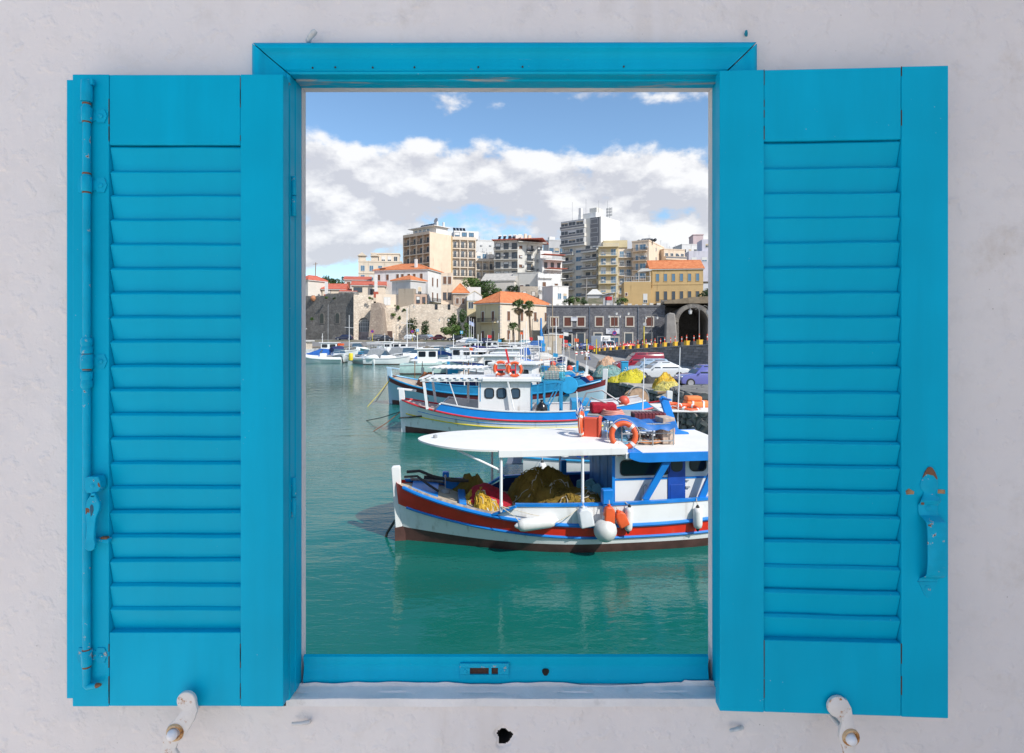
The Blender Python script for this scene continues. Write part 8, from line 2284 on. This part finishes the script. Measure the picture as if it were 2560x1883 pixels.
def old_walls():
    D = Building('old_sea_wall', 'dark old stone harbour wall with two narrow arched openings', 755, 884, None, 738, 838, 152, -26, S_SHADED, cat='stone wall', depth=2, zbase=2.0, ztop=PZ(742, 152))
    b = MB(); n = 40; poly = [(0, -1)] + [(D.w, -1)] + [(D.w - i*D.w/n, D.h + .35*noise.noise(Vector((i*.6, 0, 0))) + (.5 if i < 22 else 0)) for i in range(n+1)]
    b.prism(poly, (0, 0, 0), (1, 0, 0), (0, 0, 1), (0, 1, 0), 2); b.build('masonry', S_SHADED, D.t)
    for f in (.40, .70):
        x = D.w*f; p = [(-.6, 0), (.6, 0), (.6, 2.0)] + [(.6*math.cos(R(a)), 2.0 + .6*math.sin(R(a))) for a in (30, 60, 90, 120, 150)] + [(-.6, 2.0)]
        b = MB(); b.prism([(x + q[0]*1.4, q[1]*1.12) for q in p], (0, -.08, D.h*.40), (1, 0, 0), (0, 0, 1), (0, 1, 0), .1); o = b.build('arched_opening', stone_mat('old_wall_trim', (.22, .2, .18), (.28, .26, .23), (.1, .1, .09), 3), D.t)
        b = MB(); b.prism([(x + q[0], q[1] + .15) for q in p], (0, -.1, D.h*.40), (1, 0, 0), (0, 0, 1), (0, 1, 0), .05); b.build('dark_window', GLASS, o)
    A = Building('gate_tower', 'sunlit stone gatehouse with a big arched glazed gateway', 884, 934, None, 738, 846, 143, 16, S_PALE, cat='gatehouse', depth=9, zbase=2.0, ztop=PZ(737, 143))
    x0, r, zs = A.w*.52, A.w*.27, A.h*.42
    b = MB(); n = 16; pin = [(x0 - r, 0)] + [(x0 - r*math.cos(math.pi*i/n), zs + r*math.sin(math.pi*i/n)) for i in range(n+1)] + [(x0 + r, 0)]; out = [(0, 0), (0, zs)] + [(A.w*i/(n-2), A.h + .25*noise.noise(Vector((i*.9, 3, 0)))) for i in range(n-1)] + [(A.w, zs), (A.w, 0)]
    for y in (0, 1.4):
        for i in range(n+2): b.quad(*[Vector((p[0], y, p[1])) for p in (pin[i], pin[i+1], out[i+1], out[i])])
    for i in range(n+2):
        b.quad(*[Vector((p[0], y, p[1])) for p, y in ((pin[i], 0), (pin[i+1], 0), (pin[i+1], 1.4), (pin[i], 1.4))]); b.quad(*[Vector((p[0], y, p[1])) for p, y in ((out[i], 0), (out[i+1], 0), (out[i+1], 9), (out[i], 9))])
    b.build('masonry', S_PALE, A.t)
    b = MB(); b.prism(pin, (0, .75, 0), (1, 0, 0), (0, 0, 1), (0, 1, 0), .1); g = b.build('gate_glass', glass('gate_glass', (.16, .17, .18), .25), A.t)
    b = MB()
    for i in range(1, 5): b.box(x0 - r + 2*r*i/5 - .05, x0 - r + 2*r*i/5 + .05, .66, .74, 0, zs + r*.9)
    for z in (zs*.55, zs*.8, zs, zs + r*.4, zs + r*.7): b.box(x0 - r*.95, x0 + r*.95, .67, .735, z - .05, z + .05)
    b.build('glazing_bar', FRW, A.t)
    b = MB(); b.box(x0 - r, x0 + r, .55, .65, 0, zs*.55); b.build('gate_boarding', paint('faded_boards', (.42, .34, .32), .9, .35, 1.2, .5, (.25, .35, .42)), A.t)
    Q_ = Building('buttress', 'sloping stone buttress beside the arched gateway', 926, 957, None, 756, 852, 140, 2, stone_mat('buttress_stone', (.33, .26, .21), (.43, .35, .28), (.22, .17, .14), 1.7, .07), cat='buttress', depth=9, zbase=2.0)
    b = MB(); b.prism([(-.6, 0), (Q_.w + .5, 0), (Q_.w*.85, Q_.h*.86), (Q_.w*.6, Q_.h), (.2, Q_.h*.97)], (0, 0, 0), (1, 0, 0), (0, 0, 1), (0, 1, 0), 9); b.build('masonry', Q_.mat, Q_.t)
    L = Building('old_sea_wall', 'long sunlit pale stone wall carrying the old houses', 952, 1168, None, 762, 848, 145, 10, S_PALE, cat='stone wall', depth=6, zbase=2.0, ztop=PZ(764, 145))
    n = 44; b = MB(); prof = [L.h*(1.0 + .02*noise.noise(Vector((i*.5, 0, 1)))) + .9*(1 if i > 10 else 0)*(min(1, (i-10)/6)) - (1.6*max(0, (i-36)/8)) for i in range(n+1)]
    b.prism([(0, 0), (L.w, 0)] + [(L.w - i*L.w/n, prof[n-i]) for i in range(n+1)], (0, 0, -.5), (1, 0, 0), (0, 0, 1), (0, 1, 0), 6); b.build('masonry', S_PALE, L.t)
    b = MB(); b.box(L.w*.07, L.w*.13, -.05, .1, 0, 3.0); b.build('dark_doorway', paint('doorway', (.10, .06, .05), .9), L.t)
    b = MB()
    for x in (.62, .77): b.box(L.w*x, L.w*x + .7, -.06, .1, L.h*.9, L.h*.9 + 1.4)
    b.build('small_window', GLASS, L.t)
    M = Building('old_sea_wall', 'shaded low stone return wall between the shrubs and the cream house', 1160, 1200, None, 786, 850, 150, -30, S_SHADED, cat='stone wall', depth=4, zbase=2.0); M.body()
old_walls()
def left_houses():
    def house(label, u0, u1, u2, vt, vb, Y, deg, mat, d=7, rise=1.6, roof=ROOFR, wins=(), gable=False, nm='house'):
        B = Building(nm, label, u0, u1, u2, vt, vb, Y, deg, mat, cat='house', depth=d); B.body(extra=1.5)
        if rise: B.hip(rise, .4, roof, gable)
        for f, a, z, w, h, st, fr in wins: B.win(f, B.flen(f)*a, B.h*z, w, h, st, fr)
        return B
    house('white house with pale red roof at the left jamb, on the dark wall', 748, 770, 815, 700, 742, 156, -30, W_PALE, 8, 1.3, ROOFR, (('F', .6, .35, .8, 1.6, 'plain', FRD),))
    house('cream house with a long red lean-to roof sloping right, second from the left jamb', 806, 862, None, 722, 742, 158, 6, W_CREAM, 6, 1.6, ROOFR, (('F', .25, .15, 1.3, 1.4, 'plain', FRD),), True)
    house('small cream porch with red awning roof between two red roofed houses', 852, 890, None, 728, 744, 157, 4, W_CREAM, 4, .7, ROOFR, (('F', .8, .1, .9, 1.2, 'plain', FRD),), True)
    house('cream house with flat red roof and dark opening above the gateway', 880, 962, None, 712, 740, 157, 10, W_CREAM, 7, 1.2, ROOFR, (('F', .18, .35, 2.2, 1.2, 'plain', FRD), ('F', .62, .15, 1.2, 1.5, 'shut', FRD)), True)
    house('upper floor house with red roof behind the chimney', 862, 925, None, 698, 735, 164, 12, W_PALE, 6, 1.0, ROOFR, (('F', .15, .4, 1.0, 1.8, 'shut', SHUT),), True)
    W = house('big white house with long orange roof and brown shutters, centre of the old houses', 936, 1070, 1106, 676, 762, 163, -14, W_WHITE, 9, 2.2, ROOF, (), False, 'white_house')
    for a, st in ((.09, 'shut'), (.25, 'shut'), (.44, 'shut'), (.53, 'shut'), (.65, 'shut'), (.75, 'shut'), (.88, 'shut')): W.win('F', W.w*a, W.h - 2.9, .8, 1.6, st, SHUT)
    for a in (.30, .62):
        for z in (W.h - 4.6, W.h - 8.8): W.win('R', W.d*a, z, 1.0, 2.4, 'shut', SHUT)
    W.balcony('R', .1, .9, W.h - 9.0, .9, RAILD); W.box('chimney', W.w*.72, W.w*.76, 1.2, 1.9, W.h + .6, W.h + 3.0, W_WHITE); W.box('roof_light', W.w*.1, W.w*.2, -.1, .6, W.h + .3, W.h + .5, GLASS)
    G = house('grey and white house with patchy orange roof in front of the big white house', 980, 1026, 1064, 702, 762, 154, -34, W_GREY, 7, 1.4, ROOF, (), False)
    G.win('R', G.d*.6, G.h - 4.4, 1.3, 2.6, 'plain', FRW); G.balcony('R', .3, .98, G.h - 4.5, .8, RAILD); 
    house('weathered bare concrete lower storey under the grey house', 996, 1034, None, 722, 762, 150, -6, wallm('bare_concrete', (.34, .29, .23), .6), 5, 0, None)
    house('low cream terrace house with a white shutter over the pale wall', 940, 996, None, 736, 764, 150, 8, W_CREAM, 5, 0, None, (('F', .5, .05, 1.6, 2.0, 'shut', FRW),))
    house('little rose stone wall house with dark doorway above the pale wall', 1034, 1066, None, 736, 764, 150.5, 6, wallm('rose_stone', (.50, .36, .28), .5), 5, 0, None, (('F', .35, .2, .8, 1.7, 'plain', FRD), ('F', .8, .2, .7, 1.6, 'plain', SHUT)))
    P_ = house('tall narrow peach house with four brown windows', 1103, 1133, None, 682, 765, 150, 6, W_PEACH, 6, 0, None)
    for a in (.3, .7):
        P_.win('F', P_.w*a, P_.h - 3.0, .9, 2.0, 'shut', SHUT); P_.win('F', P_.w*a, P_.h*.18, .8, 1.9, 'bars', SHUT)
    house('stone cottage with steep orange roof beside the peach house', 1133, 1170, None, 732, 775, 149, 8, stone_mat('cottage_stone', (.46, .35, .27), (.55, .43, .34), (.35, .27, .2), 2, .04), 5, 2.6, ROOF, (('F', .28, .35, .75, 1.5, 'shut', SHUT), ('F', .68, .35, .75, 1.5, 'shut', SHUT)))
    Y_ = Building('pediment_house', 'small white and yellow house with a pointed front above glass doors', 1168, 1205, None, 752, 772, 146, 8, W_YEL, cat='house', depth=5); Y_.body(extra=2)
    b = MB(); w = Y_.w; b.prism([(0, 0), (w, 0), (w, 1.2), (w/2, 2.4), (0, 1.2)], (0, -.2, Y_.h), (1, 0, 0), (0, 0, 1), (0, 1, 0), 5); b.build('gable', W_WHITE, Y_.t)
    b = MB(); b.bar((-.2, -.25, Y_.h + 1.2), (w/2, -.25, Y_.h + 2.5), .16, .12); b.bar((w+.2, -.25, Y_.h + 1.2), (w/2, -.25, Y_.h + 2.5), .16, .12); b.build('gable_trim', W_YEL, Y_.t); Y_.row('F', 2, .1, 1.2, 1.6, frame=FRW)
    house('white parapet box behind the pointed front house', 1168, 1202, None, 718, 730, 156, 4, W_WHITE, 5, 0, None)
    for u, Y, z, h, l in ((816, 155, 13.4, 5, 'white chimney with terracotta foot behind the lean-to roof'), (940, 156, 14.2, 6.2, 'white chimney with red foot left of the big white house')):
        o = T('chimney', l, 'chimney', u, Y, z); b = MB(); b.box(-.35, .35, -.35, .35, 1.6, h); b.build('shaft', W_WHITE, o); b = MB(); b.box(-.55, .55, -.5, .5, 0, 1.6); b.build('foot', ROOFR, o)
    o = T('clay_jar', 'big terracotta jar on the dark stone wall', 'jar', 783, 150, 12.9); b = MB(); b.lathe([(.3, 0), (.7, .5), (.75, .9), (.4, 1.4), (.45, 1.5)], 14); b.build('jar', paint('terracotta', (.45, .2, .1), .8), o, smooth=50)
    o = T('utility_pole', 'dark wooden utility pole on the skyline at the left', 'pole', 788, 190, 21.0); b = MB(); b.tube([(0, 0, 0), (.2, 0, 7.0)], [.16, .12], 6); b.bar((-.7, 0, 6.4), (.9, 0, 6.5), .12); b.build('pole', WOOD, o)
    o = T('utility_pole', 'wooden utility pole with crossarm in front of the tower', 'pole', 1464, 140, 10.6); b = MB(); b.tube([(0, 0, 0), (.3, 0, 7.6)], [.15, .10], 6); b.bar((-.9, 0, 5.2), (1.2, 0, 5.1), .12); b.build('pole', paint('pole_grey', (.34, .31, .28), .8), o)
    o = T('utility_pole', 'pale concrete pole with crossarm in front of the yellow block', 'pole', 1538, 139, 10.6); b = MB(); b.tube([(0, 0, 0), (.3, 0, 7.8)], [.17, .10], 6); b.bar((-1.0, 0, 5.4), (1.0, 0, 5.5), .14); b.build('pole', paint('pole_pale', (.5, .46, .4), .8), o)
left_houses()
# ------------------------------------------------------------------ trees, palms, shrubs
def leafm(name, a, b, c):
    if name in MATS: return MATS[name]
    m = NT(name)
    oi = m.N('ShaderNodeNewGeometry')
    col = m.mix(oi.outputs['Random Per Island'], a, b); col = m.mix(m.ramp(m.noise(.9, 4, .6), .4, .65), col, c)
    m.color(col).rough(.6); m.p.inputs['Transmission Weight'].default_value = 0
    MATS[name] = m.mat; return m.mat
LEAF = leafm('leaf_green', (.035, .085, .018), (.075, .14, .03), (.05, .10, .02)); LEAFD = leafm('leaf_dark', (.018, .045, .012), (.04, .08, .02), (.03, .06, .015)); LEAFY = leafm('leaf_yellowgreen', (.08, .15, .03), (.13, .20, .04), (.06, .12, .02))
PALM = leafm('palm_green', (.06, .10, .02), (.11, .16, .04), (.05, .08, .02)); PALMD = leafm('palm_dead', (.24, .16, .08), (.32, .22, .11), (.18, .12, .06))
TRUNK = paint('trunk_bark', (.20, .15, .11), .9, .3, 3)
def crown(parent, mat, c, r, n, leaf, seed, clumps=9, name='crown'):
    rr = random.Random(seed); b = MB()
    cl = []
    for k in range(clumps):
        a = rr.uniform(0, 6.28); e = rr.uniform(-.5, 1); q = rr.uniform(.35, .85)
        cl.append((Vector((math.cos(a)*r[0]*q, math.sin(a)*r[1]*q, e*r[2]*.7)), rr.uniform(.28, .52)))
    for i in range(n):
        o, k = cl[rr.randrange(clumps)]
        d = Vector((rr.gauss(0, 1), rr.gauss(0, 1), rr.gauss(0, 1))).normalized()*rr.uniform(.55, 1.0)
        p = Vector(c) + o + Vector((d.x*r[0]*k, d.y*r[1]*k, d.z*r[2]*k))
        u = Vector((rr.gauss(0, 1), rr.gauss(0, 1), rr.gauss(0, .6))).normalized(); w = u.cross(Vector((rr.gauss(0, 1), rr.gauss(0, 1), rr.gauss(0, 1)))).normalized()
        s = leaf*rr.uniform(.6, 1.3)
        b.add([p - u*s, p + w*s*.45, p + u*s, p - w*s*.45], [(0, 1, 2, 3)])
    return b.build(name, mat, parent, fixn=False)
def tree(label, u, Y, z, h, r, mat=LEAF, n=2200, leaf=.28, seed=1, name='tree', group='trees on the hill'):
    t = thing(name, label, 'tree', (PX(u, Y), Y, z), 0, group)
    b = MB(); b.tube([(0, 0, -.3), (.1, 0, h*.3), (0, .1, h*.55)], [h*.045, h*.035, h*.02], 7)
    for k in range(4): a = k*1.6 + seed; b.tube([(.05, 0, h*.35), (math.cos(a)*r*.5, math.sin(a)*r*.5, h*.65)], [h*.02, h*.008], 5)
    b.build('trunk', TRUNK, t, smooth=60)
    crown(t, mat, (0, 0, h*.62), (r, r, h*.42), n, leaf, seed)
    return t
def shrub(label, u, Y, z, rx, rz, mat=LEAF, n=900, leaf=.2, seed=1, group='shrubs by the old walls'):
    t = thing('shrub', label, 'shrub', (PX(u, Y), Y, z), 0, group)
    b = MB(); b.tube([(0, 0, -.2), (0, 0, rz*.8)], [.08, .03], 5); b.build('stem', TRUNK, t)
    crown(t, mat, (0, 0, rz*.75), (rx, rx*.8, rz*.8), n, leaf, seed, 7, 'foliage')
tree('broad green tree on the slope left of the cream roof', 1228, 170, 10.5, 9.0, 5.0, LEAF, 3000, .33, 3)
tree('dense green tree beside the grey shed roof', 1266, 171, 11.5, 7.4, 4.8, LEAFD, 2600, .33, 4)
tree('rounded green tree behind the cream house roof, lower one', 1205, 168, 9.0, 7.6, 3.8, LEAF, 1800, .3, 5)
tree('small airy tree in front of the lit hotel wing', 1174, 166, 14.0, 6.8, 3.0, LEAFY, 1200, .3, 6)
for k, (u, l) in enumerate(((786, 'scrubby tree at the foot of the skyline pole'), (806, 'low grey green tree on the left skyline'), (826, 'round tree on the left skyline behind the chimney'), (846, 'thin tree on the left skyline, right of the chimney'))):
    tree(l, u, 192 + k*2, 16.5, 6.5 + (k % 2), 3.4, LEAFD if k % 2 else LEAF, 900, .34, 20 + k)
def palm(label, u, Y, z, h, r, seed, skirt=True, fans=26):
    t = thing('palm_tree', label, 'palm', (PX(u, Y), Y, z), 0, 'palms by the cream house')
    rr = random.Random(seed); b = MB(); pts = []; rad = []
    for i in range(14): q = i/13; pts.append((.25*math.sin(q*2 + seed), 0, h*q)); rad.append((.30 - .10*q)*(1 + .05*(i % 2)) + (.12 if i == 0 else 0))
    b.tube(pts, rad, 9); b.build('trunk', TRUNK, t, smooth=60); top = Vector(pts[-1])
    def fan(b, az, el, L):
        d = Vector((math.cos(az)*math.cos(el), math.sin(az)*math.cos(el), math.sin(el))); sd = Vector((-math.sin(az), math.cos(az), 0)); up = sd.cross(d)
        c = top + d*L*.45; b.bar(top, c, .04)
        for k in range(11):
            a = R(-75 + 15*k); e = d*math.cos(a) + sd*math.sin(a); tip = c + e*L*.55*(1 - .25*abs(a)) - Vector((0, 0, L*.12*(1 + abs(a)))); m = c + e*L*.3
            w = up.cross(e).normalized()*.07*L/1.8
            b.add([c, m + w, tip, m - w], [(0, 1, 2, 3)])
    b = MB()
    for k in range(fans): fan(b, k*2.4 + rr.uniform(-.3, .3), R(rr.uniform(-15, 80)), r*rr.uniform(.8, 1.1))
    b.build('fronds', PALM, t, fixn=False)
    if skirt:
        b = MB()
        for k in range(22): fan(b, k*2.4 + 1 + rr.uniform(-.3, .3), R(rr.uniform(-78, -30)), r*rr.uniform(.65, .85))
        b.build('dead_fronds', PALMD, t, fixn=False)
palm('tall palm with hanging dead fronds, left of the pair', 1296, 126, 1.5, 8.8, 2.3, 1)
palm('tall palm with hanging dead fronds, right of the pair', 1325, 125, 1.5, 8.4, 2.2, 2)
palm('short palm in front of the cream house', 1286, 125, 1.5, 4.0, 1.9, 3, False)
palm('stubby palm sprouting by the cream house foot', 1257, 128, 1.7, .8, 1.3, 4, False, 16)
shrub('clipped tall green bush left of the flagpoles', 1142, 140, 2.4, 2.2, 5.0, LEAF, 1800, .24, 11); shrub('round green bush behind the parked cars, wider one', 1126, 137, 2.4, 2.6, 2.8, LEAFY, 1500, .24, 12)
shrub('dark bush at the foot of the pale stone wall near the blue sign', 1060, 143, 2.4, 1.6, 3.6, LEAFD, 900, .22, 13); shrub('dark bush behind the tall lamp on the pale wall', 1028, 144, 2.4, 1.5, 4.2, LEAFD, 900, .22, 14)
shrub('green bush beside the flagpole with the flag', 1160, 138, 2.3, 1.8, 3.0, LEAFY, 1000, .22, 15)
for k, (u, v, r, l) in enumerate(((991, 772, .9, 'caper tuft high on the pale wall, leftmost'), (984, 790, .7, 'caper tuft low on the pale wall, leftmost column'), (1010, 778, .7, 'caper tuft on the pale wall right of the leftmost'), (1036, 782, .4, 'small caper tuft in the middle of the pale wall'), (1064, 766, .7, 'caper tuft under the little rose house'), (1063, 792, .4, 'tiny caper tuft below the one under the rose house'), (997, 798, .6, 'caper tuft above the dark doorway'), (928, 748, .6, 'tuft of grass on top of the gatehouse'), (1530-700+6, 747, .4, 'weed on top of the dark wall, right'), (816, 746, .4, 'weed on top of the dark wall, left'), (780, 800, .5, 'weed at the left end of the dark wall'))):
    Yq = 145 + (u - 952)/216*5.6 - .4 if u > 950 else (142.6 if u > 900 else 147)
    shrub(l, u, Yq, PZ(v, Yq) - r*.5, r, r*1.1, LEAFY if k % 2 else LEAF, 220, .16, 40 + k, 'plants growing on the stone walls')
for k, (u, l) in enumerate(((1424, 'scruffy bush on the terrace above the grey building, left'), (1436, 'yellowish bush on the terrace above the grey building'), (1452, 'bush behind the pole on the terrace'), (1556, 'bush below the ochre annex'))):
    shrub(l, u, 138, 10.6, 1.5, 1.8, LEAFY if k % 2 else LEAFD, 500, .2, 60 + k, 'terrace shrubs')
shrub('dark bush on top of the stone arches', 1760, 126, 11.6, 2.0, 2.0, LEAFD, 700, .22, 70, 'terrace shrubs')
